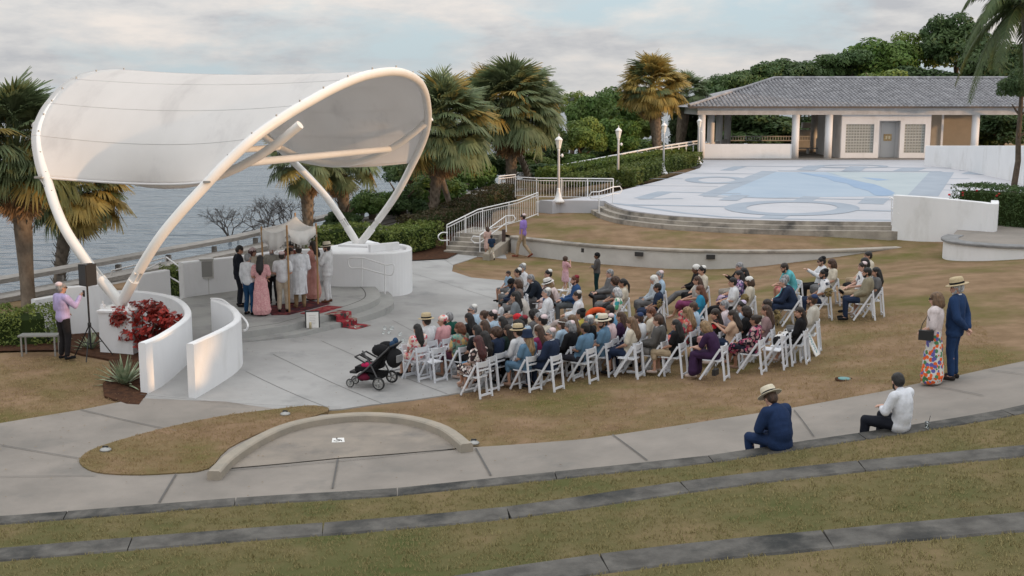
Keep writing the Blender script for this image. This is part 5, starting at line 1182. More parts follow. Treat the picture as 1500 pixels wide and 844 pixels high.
def floral(name, base, cols, sc=14):
    m = bpy.data.materials.new(name); m.use_nodes = True; N = m.node_tree.nodes; L = m.node_tree.links; b = N['Principled BSDF']; b.inputs['Roughness'].default_value = .85; b.inputs['Specular IOR Level'].default_value = .2
    tc = N.new('ShaderNodeTexCoord'); vo = N.new('ShaderNodeTexVoronoi'); vo.inputs['Scale'].default_value = sc; L.new(tc.outputs['Object'], vo.inputs['Vector'])
    sp_ = N.new('ShaderNodeSeparateColor'); L.new(vo.outputs['Color'], sp_.inputs[0]); r = N.new('ShaderNodeValToRGB'); r.color_ramp.interpolation = 'CONSTANT'; L.new(sp_.outputs[0], r.inputs[0])
    els = r.color_ramp.elements; els[0].position = 0; els[0].color = (*cols[0], 1); els[1].position = 1/len(cols); els[1].color = (*cols[1 % len(cols)], 1)
    for i in range(2, len(cols)): q = els.new(i/len(cols)); q.color = (*cols[i], 1)
    mx_ = N.new('ShaderNodeMix'); mx_.data_type = 'RGBA'; cmp_ = N.new('ShaderNodeMath'); cmp_.operation = 'GREATER_THAN'; cmp_.inputs[1].default_value = .62; L.new(vo.outputs['Distance'], cmp_.inputs[0])
    L.new(cmp_.outputs[0], mx_.inputs[0]); L.new(r.outputs[0], mx_.inputs[6]); mx_.inputs[7].default_value = (*base, 1); L.new(mx_.outputs[2], b.inputs['Base Color']); return m
W_=(.72,.73,.76); CREAM=(.62,.56,.46); NAVY=(.018,.03,.065); BLK=(.012,.012,.014); GREY=(.15,.15,.155); BLUE=(.03,.08,.20); LBL=(.42,.55,.68); DEN=(.12,.22,.33); PINK=(.68,.36,.38); PUR=(.045,.02,.06); KHA=(.40,.31,.21)
GRN=(.01,.08,.06); RED=(.55,.03,.04); TURQ=(.12,.45,.50); LAV=(.45,.38,.62); TEAL=(.03,.25,.42); OLV=(.27,.24,.17)
FL = {'F1': floral('floral_pinkwhite', (.72,.66,.64), [(.6,.12,.16),(.7,.5,.4),(.65,.2,.2),(.75,.7,.68)]), 'F2': floral('floral_multi', (.25,.28,.22), [(.35,.08,.06),(.15,.3,.25),(.5,.35,.15),(.1,.12,.1)], 12),
 'F3': floral('floral_bw', (.05,.03,.035), [(.65,.6,.58),(.4,.3,.28),(.02,.02,.02),(.6,.55,.5)], 16), 'F4': floral('floral_bright', (.7,.65,.6), [(.6,.08,.05),(.05,.3,.35),(.5,.05,.1),(.1,.35,.2),(.7,.65,.6)], 9),
 'F5': floral('floral_dark', (.012,.012,.022), [(.5,.12,.2),(.45,.3,.3),(.02,.02,.04),(.3,.05,.12)], 15), 'F6': floral('floral_red', (.45,.08,.08), [(.55,.2,.12),(.6,.35,.3),(.35,.04,.08),(.2,.25,.2)], 13),
 'F7': floral('floral_long', (.62,.62,.58), [(.75,.13,.03),(.08,.22,.10),(.72,.12,.03),(.12,.12,.35),(.6,.58,.55)], 15), 'F8': floral('print_white', (.7,.7,.72), [(.7,.7,.72),(.06,.07,.1),(.7,.7,.72),(.7,.7,.72)], 13),
 'F9': floral('floral_purple', (.05,.04,.10), [(.35,.2,.4),(.1,.1,.2),(.5,.4,.5)], 14), 'LACE': floral('pink_lace', (.62,.33,.34), [(.68,.40,.40),(.60,.30,.32)], 30), 'RB': floral('red_black', (.02,.02,.02), [(.5,.02,.03),(.02,.02,.02)], 9),
 'SATIN': mat('pink_satin', (.62,.30,.25), .32, (.50,.22,.19), 5)}
def cm(c): return FL[c] if isinstance(c, str) else cloth(c)
SK = [mat('skin_%s' % n, c, .5, tuple(x*.85 for x in c), 12, spec=.35) for n, c in (('fair',(.56,.33,.25)),('light',(.48,.27,.19)),('tan',(.36,.19,.125)),('brown',(.16,.08,.05)))]
HC = {'bk':(.010,.008,.008),'db':(.028,.017,.012),'br':(.07,.035,.02),'au':(.14,.05,.025),'rd':(.07,.015,.015),'bl':(.28,.18,.09),'lb':(.17,.10,.055),'gr':(.28,.28,.29),'wh':(.55,.55,.56)}
HM = {k: mat('hair_'+k, tuple(x*1.3 for x in c), .5, tuple(x*.4 for x in c), 40, 6, bump=.8, bs=110, stretch=(1,1,.12)) for k, c in HC.items()}
M['eye'] = mat('eye_dark', (.02,.015,.012), .3); M['lip'] = mat('lip', (.33,.12,.10), .5); M['straw'] = mat('straw', (.52,.42,.26), .8, (.42,.33,.20), 40, bump=.3, bs=120); M['strawpale'] = mat('pale_straw', (.62,.56,.44), .8, (.52,.47,.36), 40)
HATC = {'s': M['straw'], 'w': M['strawpale'], 'g': cloth((.17,.14,.11)), 'n': cloth(NAVY), 'k': cloth(BLK), 'wh': cloth((.7,.69,.66)), 'r': cloth((.22,.03,.04)), 'p': cloth((.68,.55,.56)), 'l': cloth((.55,.48,.62)), 'red': cloth(RED), 'gy': cloth((.5,.48,.46)), 'F': FL['F1'], 'b': cloth((.03,.05,.12))}
def person(label, loc, rz, ps, sk=1, top=('shirt', W_), bot=('trousers', NAVY), shoe=BLK, hair=('short','db'), hat=None, sc=1.0, group=None, fem=False, beard=None, glasses=False, extra=()):
    r_ = empty('person', loc, rz, label, 'person', group, sc); p = POSES[ps]; sm = SK[sk]
    inst('body', garment(ps, 'bodyf' if fem else 'body'), r_, mats=[sm])
    if top: inst({'shirts':'shirt'}.get(top[0], top[0]), garment(ps, top[0]), r_, mats=[cm(top[1])])
    if top and top[0] == 'jacket':
        k = (ps, 'collar')
        if k not in _cache: _cache[k] = MB().tube([V(p['nek'])+V((.066*math.cos(a), .062*math.sin(a)+.012, .018-.018*math.sin(a))) for a in [2*math.pi*i/14 for i in range(15)]], .015, 6, cap=False).mesh('collar', [None])
        inst('collar', _cache[k], r_, mats=[cm(W_)])
    if bot: inst({'longskirt':'skirt'}.get(bot[0], bot[0]), garment(ps, bot[0]), r_, mats=[cm(bot[1])])
    if shoe:
        for q in ('shoel', 'shoer'): inst('shoe', garment(ps, q), r_, mats=[cm(shoe)])
    q = head_m(p).to_euler(); H = p['hed']
    def hi(k, m, **kk): return inst(headitem(k).name.split('.')[0], headitem(k), r_, H, q, (HS,)*3, mats=[m], **kk)
    hi('eyes', M['eye']); hi('mouth', M['lip'])
    if hair: hi(hair[0], HM[hair[1]]); hi('brows', HM[hair[1]])
    if beard: hi('beard', HM[beard])
    if glasses: hi('glasses', M['black'])
    if hat:
        hi(hat[0], HATC[hat[1]])
        if hat[0] == 'hatw' or (hat[0] == 'hat' and hat[1] in 'sw'): hi('band', HATC['k'])
    return r_
def yaw_to(x, y, fx, fy): return math.atan2(-(fx-x), fy-y)
# ---- folding chairs
M['chair'] = mat('white_resin', (.74,.76,.80), .45, (.68,.70,.75), 3)
def chair_proto(loc, rz, label, group):
    r_ = empty('folding_chair', loc, rz, label, 'chair', group); m = M['chair']
    for s in (-1, 1):
        MB().beam((s*.212,.25,.0), (s*.212,-.19,.72), .024, .045).obj('front_leg', m, r_); MB().beam((s*.186,-.215,.79), (s*.186,-.31,.0), .026, .045).obj('rear_leg', m, r_)
    MB().box((0,.01,.435), (.345,.40,.022)).box((0,.01,.42),(.30,.34,.014)).obj('seat', m, r_)
    b = MB(); v = []; 
    for i in range(7):
        u = i/6*2-1; yb_ = -.045*(1-u*u)
        for z, dy_ in ((.66,-.185),(.785,-.205)): v += [(u*.186, dy_+yb_, z), (u*.19, dy_+yb_-.02, z)]
    f = []
    for i in range(6):
        a = i*4; f += [(a,a+4,a+6,a+2),(a+1,a+3,a+7,a+5),(a+2,a+6,a+7,a+3),(a,a+1,a+5,a+4)]
    f += [(0,2,3,1),(24,25,27,26)]
    b.add(v, f).obj('back_panel', m, r_)
    MB().box((0,-.235,.60), (.37,.022,.035)).obj('back_rail', m, r_); MB().box((0,.19,.10), (.40,.022,.032)).obj('front_stretcher', m, r_); MB().box((0,-.30,.07), (.35,.022,.045)).obj('rear_stretcher', m, r_)
    MB().box((0,-.02,.405), (.40,.03,.025)).obj('seat_support', m, r_)
    return r_
CG = 'white folding chairs set out in curved rows for the guests'
chairs = []
def chair(x, y, rz, label):
    z = hg(x, y) + (.014 if False else .012)
    if not chairs: c = chair_proto((x, y, z), rz, label, CG)
    else: c = copy_tree(chairs[0]); c.location = (x, y, z); c.rotation_euler = (0,0,rz); c['label'] = label
    chairs.append(c); return c
# ---- seated guests: head position in the photo, then dress
G1 = 'wedding guests seated on the white folding chairs'
# hx, hy, pose, skin, top, bottom, hair, hat, label, extras
S = [
(611,479,'sitA',1,('blouse','F1'),('skirt','F1'),('long','bk'),None,'woman with long black hair in a pink floral dress, nearest the stroller',dict(fem=1,far=1)),
(631,470,'sitA',1,('shirt',W_),('trousers',(.35,.40,.48)),('short','db'),('hat','s'),'man in a straw hat and white shirt beside the woman in the pink floral dress',{}),
(645,467,'sitG',1,('shirts',PINK),('skirt',PINK),('short','br'),('wrap','F'),'woman in a pink top with a flowered white head wrap in the front row',dict(fem=1)),
(661.5,464,'sitA',1,('shirts',GRN),('skirt',GRN),('short','gr'),None,'woman with short grey hair in a dark green top',dict(fem=1)),
(679,463,'sitA',1,('blouse',BLK),('skirt',BLK),('long','bk'),None,'woman with straight black hair between the grey haired woman and the man with glasses',dict(fem=1)),
(692,454,'sitG',0,('shirts',LBL),('trousers',GREY),('thin','gr'),('kippah','wh'),'man with glasses and white kippah in a pale blue shirt looking left',dict(glasses=1)),
(708,459,'sitA',1,('shirts',(.45,.43,.42)),('skirt',GREY),('bun','br'),None,'woman with pinned up brown hair in a light grey top',dict(fem=1)),
(677,479,'sitG',2,('shirts','F2'),('skirt',(.08,.02,.04)),('bob','au'),None,'woman with auburn hair in a green and red patterned blouse behind the front row',dict(fem=1)),
(696,480,'sitA',1,('blouse',BLK),('skirt',BLK),('long','bk'),None,'woman with black hair just right of the auburn haired woman',dict(fem=1)),
(707,477,'sitA',1,('shirts',(.3,.25,.2)),('skirt',GREY),('long','br'),None,'woman with loose brown hair sitting behind the woman in light grey',dict(fem=1)),
(713,491,'sitA',2,('blouse',BLK),('skirt',DEN),('long','bk'),None,'woman with very long straight black hair beside the dark red haired woman',dict(fem=1)),
(700,498,'sitI',1,('shirts','F3'),('skirt','F3'),('longwavy','rd'),None,'woman with dark red hair in a black and white dress at the aisle, legs crossed',dict(fem=1,bare=1)),
(728,487,'sitG',0,('shirts',NAVY),('skirt',NAVY),('curly','br'),None,'woman with curly brown hair in a navy top turning her head',dict(fem=1)),
(724,465,'sitG',1,('shirt',LBL),('trousers',NAVY),('short','bk'),('kippah','p'),'young man in a pale blue shirt with a pink kippah on black hair',{}),
(737,467,'sitA',1,('blouse',BLK),('skirt',BLK),('long','bk'),None,'woman with black hair left of the red headscarf',dict(fem=1)),
(754.7,465,'sitA',1,('shirt',CREAM),('longskirt',GREY),None,('scarf','red'),'woman wearing a bright red headscarf',dict(fem=1)),
(745.5,484,'sitA',1,('shirts',(.02,.04,.035)),('skirt',BLK),('long','db'),None,'woman in a very dark green top just left of the large straw hat',dict(fem=1)),
(755,486,'sitA',0,('shirt',W_),('trousers',BLK),('short','db'),('hatw','s'),'man in a wide straw hat, white shirt and black trousers at the row end',{}),
(761.6,474,'sitA',3,('shirts',BLK),('skirt',BLK),('curly','bk'),None,'woman with curly black hair above the navy bucket hat',dict(fem=1)),
(773,471,'sitG',1,('shirt',LBL),('trousers',GREY),('short','bk'),('kippah','r'),'man with dark hair and a dark red kippah',{}),
(785,468,'sitA',1,('shirt',(.55,.50,.45)),('trousers',GREY),('thin','gr'),None,'bald man beside the man with the dark red kippah',{}),
(780,461,'sitA',3,('shirts',GREY),('skirt',BLK),('curly','bk'),None,'guest with short curly black hair behind the bald man',dict(fem=1)),
(771.6,489,'sitA',1,('shirts',DEN),('skirt',DEN),('long','bl'),('bucket','n'),'blond woman in a navy bucket hat and denim blue top',dict(fem=1)),
(789,482,'sitA',1,('blouse',(.25,.03,.10)),('skirt',BLK),('longwavy','br'),None,'woman with long wavy brown hair left of the man in the navy suit',dict(fem=1)),
(801,490,'sitG',0,('jacket',NAVY),('trousers',NAVY),('thin','gr'),('kippah','p'),'older man in a navy suit and pink kippah at the row end',dict(glasses=1)),
(799,471,'sitA',1,('shirt',CREAM),('trousers',GREY),('short','bk'),('kippah','p'),'man with black hair and pink kippah above the man in the navy suit',{}),
(813,472,'sitG',0,('shirt',LBL),('skirt',LBL),('bob','br'),('headband','wh'),'woman with a white headband and pale blue top',dict(fem=1)),
(835.5,477,'sitG',0,('shirt',BLK),('skirt',BLK),('bob','gr'),('kippah','p'),'grey haired guest in black with a pink cap',dict(fem=1)),
(842.5,467,'sitA',1,('blouse',GREY),('skirt',GREY),('longwavy','lb'),None,'woman with long light brown hair behind the grey haired guest in black',dict(fem=1)),
(855,480,'sitB',2,('shirts',DEN),('trousers',(.035,.035,.045)),('short','bk'),None,'man in a blue short sleeved shirt with his legs stretched out at the row end',{}),
(850,461,'sitA',1,('shirts',(.45,.38,.08)),('trousers',GREY),('short','bk'),('kippah','k'),'guest in yellow with black kippah beside the orange cloth',{}),
(862,469,'sitA',0,('shirt',BLK),('trousers',BLK),('short','gr'),('kippah','wh'),'grey haired man in black with a white kippah',{}),
(879,472,'sitG',1,('shirts',DEN),('trousers',NAVY),('short','db'),('hatw','w'),'bearded man in a straw hat with black band and denim shirt',dict(beard='db')),
(890,467,'sitA',1,('shirt',(.68,.52,.54)),('trousers',KHA),('short','bk'),('kippah','p'),'man in a pale pink shirt and pink kippah behind the hatted bearded man',{}),
(893,455,'sitA',1,('shirt',(.15,.32,.5)),('trousers',NAVY),('short','bk'),None,'dark haired man in a mid blue shirt below the colourful blouse',{}),
(909,461,'sitA',1,('blouse',PUR),('skirt',PUR),('long','br'),None,'woman with long straight brown hair in a dark purple top',dict(fem=1)),
(925,472,'sitA',1,('shirts',CREAM),('skirt',NAVY),('longwavy','lb'),None,'woman with wavy light brown hair in a cream top',dict(fem=1)),
(939,467,'sitE',0,('shirt',W_),('trousers',NAVY),('short','br'),('kippah','b'),'man in a white shirt with a navy kippah resting his hand on his face',{}),
(953,457,'sitG',1,('blouse',CREAM),('skirt',GRN),('longwavy','au'),None,'woman with auburn hair in a cream blouse behind the man with the navy kippah',dict(fem=1)),
(959,465,'sitA',1,('blouse',GREY),('skirt',GREY),('long','db'),None,'woman with dark brown hair between the auburn woman and the grey jacket',dict(fem=1)),
(969.5,471,'sitD',0,('jacket',(.10,.095,.09)),('trousers',(.22,.21,.20)),('short','br'),None,'man in a grey checked jacket with white sneakers and crossed legs at the row end',dict(shoe=W_)),
(984,472,'sitA',1,('blouse',BLK),('skirt',KHA),('long','bk'),None,'woman with very long black hair beside the man in the grey jacket',dict(fem=1)),
(1006,457,'sitA',1,('blouse','F6'),('longskirt','F6'),('longwavy','bl'),None,'woman with long blond hair in a red floral dress',dict(fem=1)),
(1015,450,'sitA',1,('shirt',LBL),('trousers',NAVY),('short','br'),None,'guest in a pale blue shirt just behind the blond woman in the red floral dress',{}),
(1032.5,475,'sitC',0,('shirts',PUR),('longskirt',PUR),('bob','bl'),None,'blond woman in a long dark purple dress holding a pink bag at the row end',dict(fem=1)),
(1048,457,'sitG',1,('shirts','RB'),('skirt',BLK),('longwavy','db'),None,'woman with dark wavy hair in a black and red top',dict(fem=1)),
(1065.5,447,'sitA',0,('shirt',(.66,.56,.58)),('trousers',GREY),('short','gr'),None,'grey haired man in a pale pink shirt',{}),
(1072,459,'sitJ',1,('blouse',(.6,.42,.30)),('skirt',NAVY),('long','db'),None,'woman with long dark hair in a beige top looking down at her phone',dict(fem=1)),
(1082.5,449,'sitG',1,('shirt',LBL),('trousers',NAVY),('short','bk'),('kippah','l'),'man in a pale blue shirt with a lavender kippah',{}),
(1095,452,'sitA',1,('blouse',BLK),('skirt',BLK),('bob','db'),None,'dark haired woman right of the lavender kippah',dict(fem=1)),
(1117,453,'sitA',1,('blouse',(.3,.2,.2)),('skirt',BLK),('long','br'),None,'woman with long brown hair left of the man in the beige shirt',dict(fem=1)),
(1123,445,'sitA',1,('shirt',CREAM),('trousers',KHA),('short','db'),None,'dark haired man in a beige shirt at the far end of his row',{}),
(1106,467,'sitI',2,('shirt','F5'),('skirt','F5'),('bun','db'),None,'woman in a black and pink floral dress, nearest in the last row',dict(fem=1,bare=1)),
(1171,454,'sitG',1,('shirt',BLK),('skirt',BLK),('long','db'),None,'long haired woman in black held by the man stretching his arm',dict(fem=1)),
(1189,441,'sitF',1,('shirt',(.55,.52,.46)),('trousers',GREY),('short','br'),('kippah','b'),'man in a cream shirt and navy kippah stretching his arm along the last row',dict(beard='br')),
# farther block, right part
(963,419,'sitA',2,('shirts',NAVY),('longskirt',NAVY),('short','bk'),None,'woman with short dark hair and sunglasses in a long navy dress',dict(fem=1,glasses=1)),
(958,407,'sitA',1,('shirt',(.45,.5,.55)),('skirt',GREY),None,('scarf','wh'),'woman with a white headscarf beside the woman in the long navy dress',dict(fem=1)),
(965,404,'sitA',0,('shirt',LBL),('trousers',GREY),('short','gr'),('kippah','p'),'man in pale blue with a pink white kippah behind the white headscarf',{}),
(1025,422,'sitA',1,('shirts',TEAL),('longskirt','F6'),('longwavy','au'),None,'woman with auburn hair in a bright blue top',dict(fem=1)),
(1021,409,'sitI',1,('blouse',(.4,.38,.36)),('skirt',(.25,.06,.15)),('long','br'),None,'woman with brown hair and bare crossed legs behind the bright blue top',dict(fem=1,bare=1)),
(1028,397,'sitA',1,('shirt',CREAM),('trousers',BLK),('short','bk'),('kippah','wh'),'black haired man with a white kippah at the far end of that row',{}),
(1019,394,'sitB',3,('shirt',BLK),('trousers',GREY),('short','bk'),('beanie','wh'),'man in a white and black cap with his dark trousered legs stretched out',{}),
(1081,412,'sitB',1,('shirts',W_),('trousers',BLK),('short','bk'),None,'dark haired man in a white short sleeved shirt with legs stretched forward',{}),
(1089,411,'sitA',1,('shirt',CREAM),('skirt',CREAM),('bob','br'),('beanie','wh'),'woman in a cream beret and cream top',dict(fem=1)),
(1082,402,'sitI',1,('shirts','F9'),('skirt','F9'),('long','bk'),None,'woman in a dark purple patterned dress behind the man in the white polo',dict(fem=1)),
(1089,397,'sitA',1,('blouse',BLK),('skirt',BLK),('long','bk'),None,'woman with long black hair at the far end of the row holding a drink side',dict(fem=1)),
(1083,392,'sitJ',0,('shirt',BLK),('trousers',(.4,.36,.32)),('short','gr'),None,'grey haired man holding up a phone at the far end of his row',{}),
(1149.5,390,'sitC',1,('shirts',TURQ),('shorts',(.72,.28,.27)),('short','db'),None,'bearded man in a turquoise shirt and salmon shorts',dict(beard='db',bare=1)),
(1142.5,410,'sitC',0,('jacket',NAVY),('trousers',NAVY),('thin','gr'),None,'balding man in a navy suit bending forward at the row end',{}),
(1155,408,'sitA',0,('shirt',TURQ),('skirt',GREY),('short','gr'),None,'grey haired guest hidden behind the navy suit',dict(fem=1)),
(1206,384,'sitJ',0,('shirt',W_),('trousers',BLK),('short','bk'),('kippah','k'),'man with glasses, black kippah and white shirt reading his phone',dict(glasses=1,beard='lb')),
(1215,385,'sitA',1,('blouse',CREAM),('skirt',GREY),('bob','br'),None,'brown haired woman half hidden behind the man with the black kippah',dict(fem=1)),
(1206,402,'sitA',2,('shirts','F8'),('trousers',NAVY),('short','bk'),('kippah','k'),'man in a white shirt printed with dark birds',dict(beard='bk')),
(1271,376,'sitA',1,('shirt',CREAM),('trousers',KHA),('short','bk'),None,'dark haired man farthest away in the last right hand row',{}),
(1266,383,'sitA',1,('blouse',GREY),('skirt',BLK),('bob','bk'),None,'dark haired woman in the last right hand row next to the farthest man',dict(fem=1)),
(1263,391,'sitD',0,('shirts','F8'),('trousers',KHA),('short','db'),('kippah','p'),'man in a printed white shirt and khaki trousers with crossed legs',{}),
(1271,400,'sitA',1,('jacket',OLV),('trousers',NAVY),('short','bk'),None,'bearded man in an olive tan jacket in the rightmost row',dict(beard='bk')),
(1281,397,'sitA',1,('blouse',GREY),('skirt',GREY),('long','bk'),None,'woman with long black hair behind the man in the olive tan jacket',dict(fem=1)),
# farther block, left part
(748,411,'sitC',3,('shirt',NAVY),('trousers',(.04,.06,.07)),('short','bk'),('beanie','k'),'man in a black cap leaning forward in the front row of the far block',dict(beard='bk')),
(758,400,'sitA',1,('shirt',(.3,.28,.27)),('trousers',GREY),('short','bk'),('kippah','wh'),'man with a white kippah behind the black cap',{}),
(764.5,393,'sitA',1,('shirt',W_),('trousers',GREY),('short','gr'),('kippah','wh'),'man with a white kippah farthest back in the front row of the far block',{}),
(759,413,'sitA',1,('shirt',(.2,.15,.13)),('skirt',GREY),('bob','br'),None,'woman with brown hair beside the man in the black cap',dict(fem=1)),
(780.5,404,'sitC',0,('jacket',(.015,.022,.035)),('trousers',GREY),('short','gr'),None,'grey haired man in a dark jacket leaning forward',{}),
(800,402,'sitA',0,('shirt',(.65,.5,.5)),('trousers',GREY),('short','bk'),('kippah','wh'),'man with a white kippah behind the white sun hat',{}),
(803,411,'sitC',0,('shirt',(.70,.58,.56)),('longskirt',(.62,.5,.5)),('bob','bl'),('hatw','wh'),'woman in a white sun hat with dark band and pale pink dress',dict(fem=1)),
(800,424,'sitA',2,('blouse',BLUE),('skirt',BLUE),('longwavy','br'),None,'woman with brown hair in royal blue below the white sun hat',dict(fem=1)),
(798,431,'sitB',0,('shirt',W_),('trousers',CREAM),('thin','gr'),('kippah','wh'),'man with a white kippah leaning back in a loose white shirt',{}),
(752,431,'sitC',1,('shirt',(.5,.46,.42)),('trousers',(.45,.42,.38)),('short','bk'),None,'dark haired man in a cream jacket bending over a child',{}),
(761.5,432,'sitA',1,('shirts',(.2,.22,.24)),('skirt',GREY),('long','bk'),None,'woman with black hair beside the man in the cream jacket',dict(fem=1)),
(841,411,'sitD',0,('shirt',BLUE),('trousers',(.10,.11,.12)),('short','au'),('kippah','r'),'bearded man with a dark red kippah, blue shirt and grey trousers',dict(beard='au')),
(845,433,'sitB',1,('shirt',W_),('trousers',(.5,.42,.40)),('short','db'),('kippah','gy'),'man in a white shirt and tan cap leaning back with crossed legs',{}),
(893,400,'sitD',0,('jacket',(.16,.16,.165)),('trousers',(.05,.05,.055)),('short','gr'),None,'grey haired man in a light grey suit with crossed legs',{}),
(902,411,'sitA',1,('blouse',GREY),('skirt',GREY),('curly','br'),None,'brown haired woman behind the colourful print blouse',dict(fem=1)),
(910,413,'sitA',2,('blouse',CREAM),('skirt',BLK),('tail','bk'),None,'woman with a long black ponytail at the back of her row',dict(fem=1)),
(903,426,'sitA',1,('shirts','F4'),('skirt','F4'),('bob','wh'),None,'white haired woman in a blouse with a bright red, green and white print',dict(fem=1)),
]
seats = []
for i, s in enumerate(S):
    sc = 1.0; x, y, z = G(s[0], s[1]+1, hg, 1.22)
    fx, fy = (-8.0, 32.0)
    rz = yaw_to(x, y, fx, fy); p = POSES[s[2]]; h = V(p['hed']); off = Matrix.Rotation(rz, 3, 'Z') @ V((h.x, h.y, 0))
    seats.append([x-off.x, y-off.y])
seats = np.array(seats); home = seats.copy()
for it in range(60):
    d = seats[:, None] - seats[None]; r = np.sqrt((d**2).sum(-1)) + np.eye(len(seats))*9; push = np.clip(.50-r, 0, 1)[..., None]*d/r[..., None]*.5
    seats += push.sum(1)*.6 + (home-seats)*.04
rr = random.Random(42); seat_of = {}
for i, s in enumerate(S):
    hx, hy, ps, sk, top, bot, hair, hat, lab, ex = s; x, y = map(float, seats[i]); ex = dict(ex); bare = ex.pop('bare', 0); ex.pop('far', 0); fem = bool(ex.pop('fem', 0))
    rz = yaw_to(x, y, -8, 32) + rr.uniform(-.08, .08); z = hg(x, y)+.012; sc = (.99 if fem else 1.04)*rr.uniform(.97, 1.03)
    shoe = ex.pop('shoe', BLK if not fem else [BLK,(.3,.2,.15),(.5,.4,.35)][i%3])
    person(lab, (x, y, z + .445*(1-sc)), rz + rr.uniform(-.1,.1), ps, sk, top, bot, shoe, hair, hat, sc, G1, fem, ex.get('beard'), ex.get('glasses', False))
    chair(x, y, rz, 'chair of the ' + ' '.join(lab.split()[:13]))
# empty chairs
for i, (px, py, lab) in enumerate([(590,550,'empty white folding chair at the near left corner, next to the stroller'),(633,557,'empty white folding chair standing alone at the near edge of the second row'),(656,549,'empty white folding chair beside the auburn haired woman, second from the near edge'),
   (921,552,'empty white folding chair between the straw hat row and the grey jacket man'),(1131,540,'empty chair right beside the floral dress woman in the last row'),(1143,534.5,'second empty chair beyond the floral dress woman in the last row'),
   (1155,529,'empty chair in the last row holding white bags'),(1162,525,'empty chair in the last row next to the couple'),(902,528,'empty chair behind the cream top woman, partly hidden'),(1143,462,'empty white chair on the far side of the man in the beige shirt')]):
    x, y = G2(px, py); chair(x, y, yaw_to(x, y, -8, 32), lab)
M['pampas'] = mat('dried_grass', (.30,.23,.11), .9, (.20,.15,.07), 20, spec=.1)
for px, py, lab in ((965,444,'dried flower bunch tied behind the woman in the long navy dress'),(1091,437,'dried flower bunch tied behind the cream beret'),(1137,462,'dried flower bunch near the empty white chair beyond the last row'),(1214,429,'dried flower bunch tied behind the man in the bird print shirt')):
    x, y, z = G(px, py, hg, .8); r_ = empty('flower_bunch', (x, y, z-.12), 0, lab, 'flowers', 'dried flower bunches on the aisle chairs'); mb = MB(); q = random.Random(px)
    leafblob(mb, (0,0,.12), (.11,.11,.14), 160, .045, q); mb.obj('dried_flowers', M['pampas'], r_, fix=False); MB().tube([(0,0,-.16),(0,0,.06)], .015, 6).obj('stems', M['pampas'], r_)
# ------------------------------------------------------------------ people at the ceremony and standing about
def std(label, fx_, fy_, z, face, ps, **k):
    x, y = P(fx_, fy_, z)[:2]; return person(label, (x, y, z), face, ps, **k)
ZS = .352; GS = 'people standing round the ceremony cloth on the stage'
D_ = lambda deg: R(deg)   # 0 faces away from the camera, 90 faces left, -90 right, 180 the camera
std('man in a dark suit reading, leftmost of the group on stage', 352, 449, ZS, D_(-70), 'stB', sk=1, top=('jacket',(.012,.014,.022)), bot=('trousers',(.012,.014,.022)), hair=('short','bk'), group=GS, sc=1.04)
std('man in white shirt and jeans beside the woman in pink lace', 366, 461, ZS, D_(-25), 'stF', sk=1, top=('shirt',W_), bot=('trousers',(.015,.06,.14)), hair=('short','gr'), group=GS, beard='gr')
std('woman with long black hair in a long pink lace dress seen from behind', 384, 462.5, ZS, D_(0), 'stI', sk=1, top=('blouse','LACE'), bot=('longskirt','LACE'), hair=('longwavy','bk'), group=GS, sc=.98, fem=True)
std('woman with red brown hair and a pale cap behind the couple at the left pole', 373, 447, ZS, D_(-120), 'stI', sk=1, top=('shirt',CREAM), bot=('skirt',CREAM), hair=('bob','rd'), hat=('beanie','p'), group=GS, sc=.98, fem=True)
std('bald man in a grey beige shirt facing the camera under the cloth', 401, 446, ZS, D_(172), 'stI', sk=1, top=('shirt',(.36,.35,.31)), bot=('trousers',BLK), hair=('thin','gr'), hat=('kippah','k'), group=GS, beard='gr')
std('man in a white short sleeved shirt, khaki trousers and pink kippah seen from behind', 415.5, 457, ZS, D_(5), 'stI', sk=0, top=('shirts',W_), bot=('trousers',(.52,.45,.35)), hair=('short','db'), hat=('kippah','p'), group=GS)
std('man wrapped in a white prayer shawl with a brown felt hat', 440, 450.5, ZS, D_(20), 'stI', sk=1, top=('tunic',(.74,.76,.80)), bot=('trousers',(.30,.21,.12)), shoe=(.2,.13,.07), hair=('short','db'), hat=('hat','g'), group=GS, sc=1.05)
std('woman in a long white dress hidden behind the prayer shawl', 427, 444, ZS, D_(-60), 'stI', sk=1, top=('blouse',(.72,.70,.68)), bot=('longskirt',(.72,.72,.72)), hair=('bun','db'), group=GS, sc=.96, fem=True)
std('person with a raised arm steadying the rear pole of the cloth', 429, 437, ZS, D_(170), 'stJ', sk=2, top=('shirts',(.35,.12,.10)), bot=('trousers',BLK), hair=('bun','bk'), group=GS, fem=True)
std('woman with long dark hair in a draped salmon satin dress', 459.5, 439, ZS, D_(75), 'stG', sk=2, top=('blouse','SATIN'), bot=('longskirt','SATIN'), hair=('longwavy','db'), group=GS, sc=1.03, fem=True)
std('bearded man in a white suit and straw hat holding the right pole', 481, 443, ZS, D_(80), 'stG', sk=1, top=('jacket',(.66,.66,.67)), bot=('trousers',(.66,.66,.67)), shoe=(.12,.05,.03), hair=('short','db'), hat=('hatw','w'), group=GS, beard='db', sc=1.02)
zph = hg(*P(97,526,.35)[:2])
ph = std('man in a lilac shirt and pink kippah filming with a phone beside the speaker stand', 96, 526, .38, D_(-35), 'stC', sk=1, top=('shirt',LAV), bot=('trousers',(.02,.018,.02)), hair=('short','gr'), hat=('kippah','p'), glasses=True, sc=1.04)
inst('phone', MB().box((0,0,0), (.075,.012,.15)).mesh('phone', M['black']), None, ph.matrix_basis @ V((.20,.43,1.45)), (0,0,R(-35)))
tagg(bpy.data.objects['phone'], 'black phone held up by the man in the lilac shirt', 'phone')
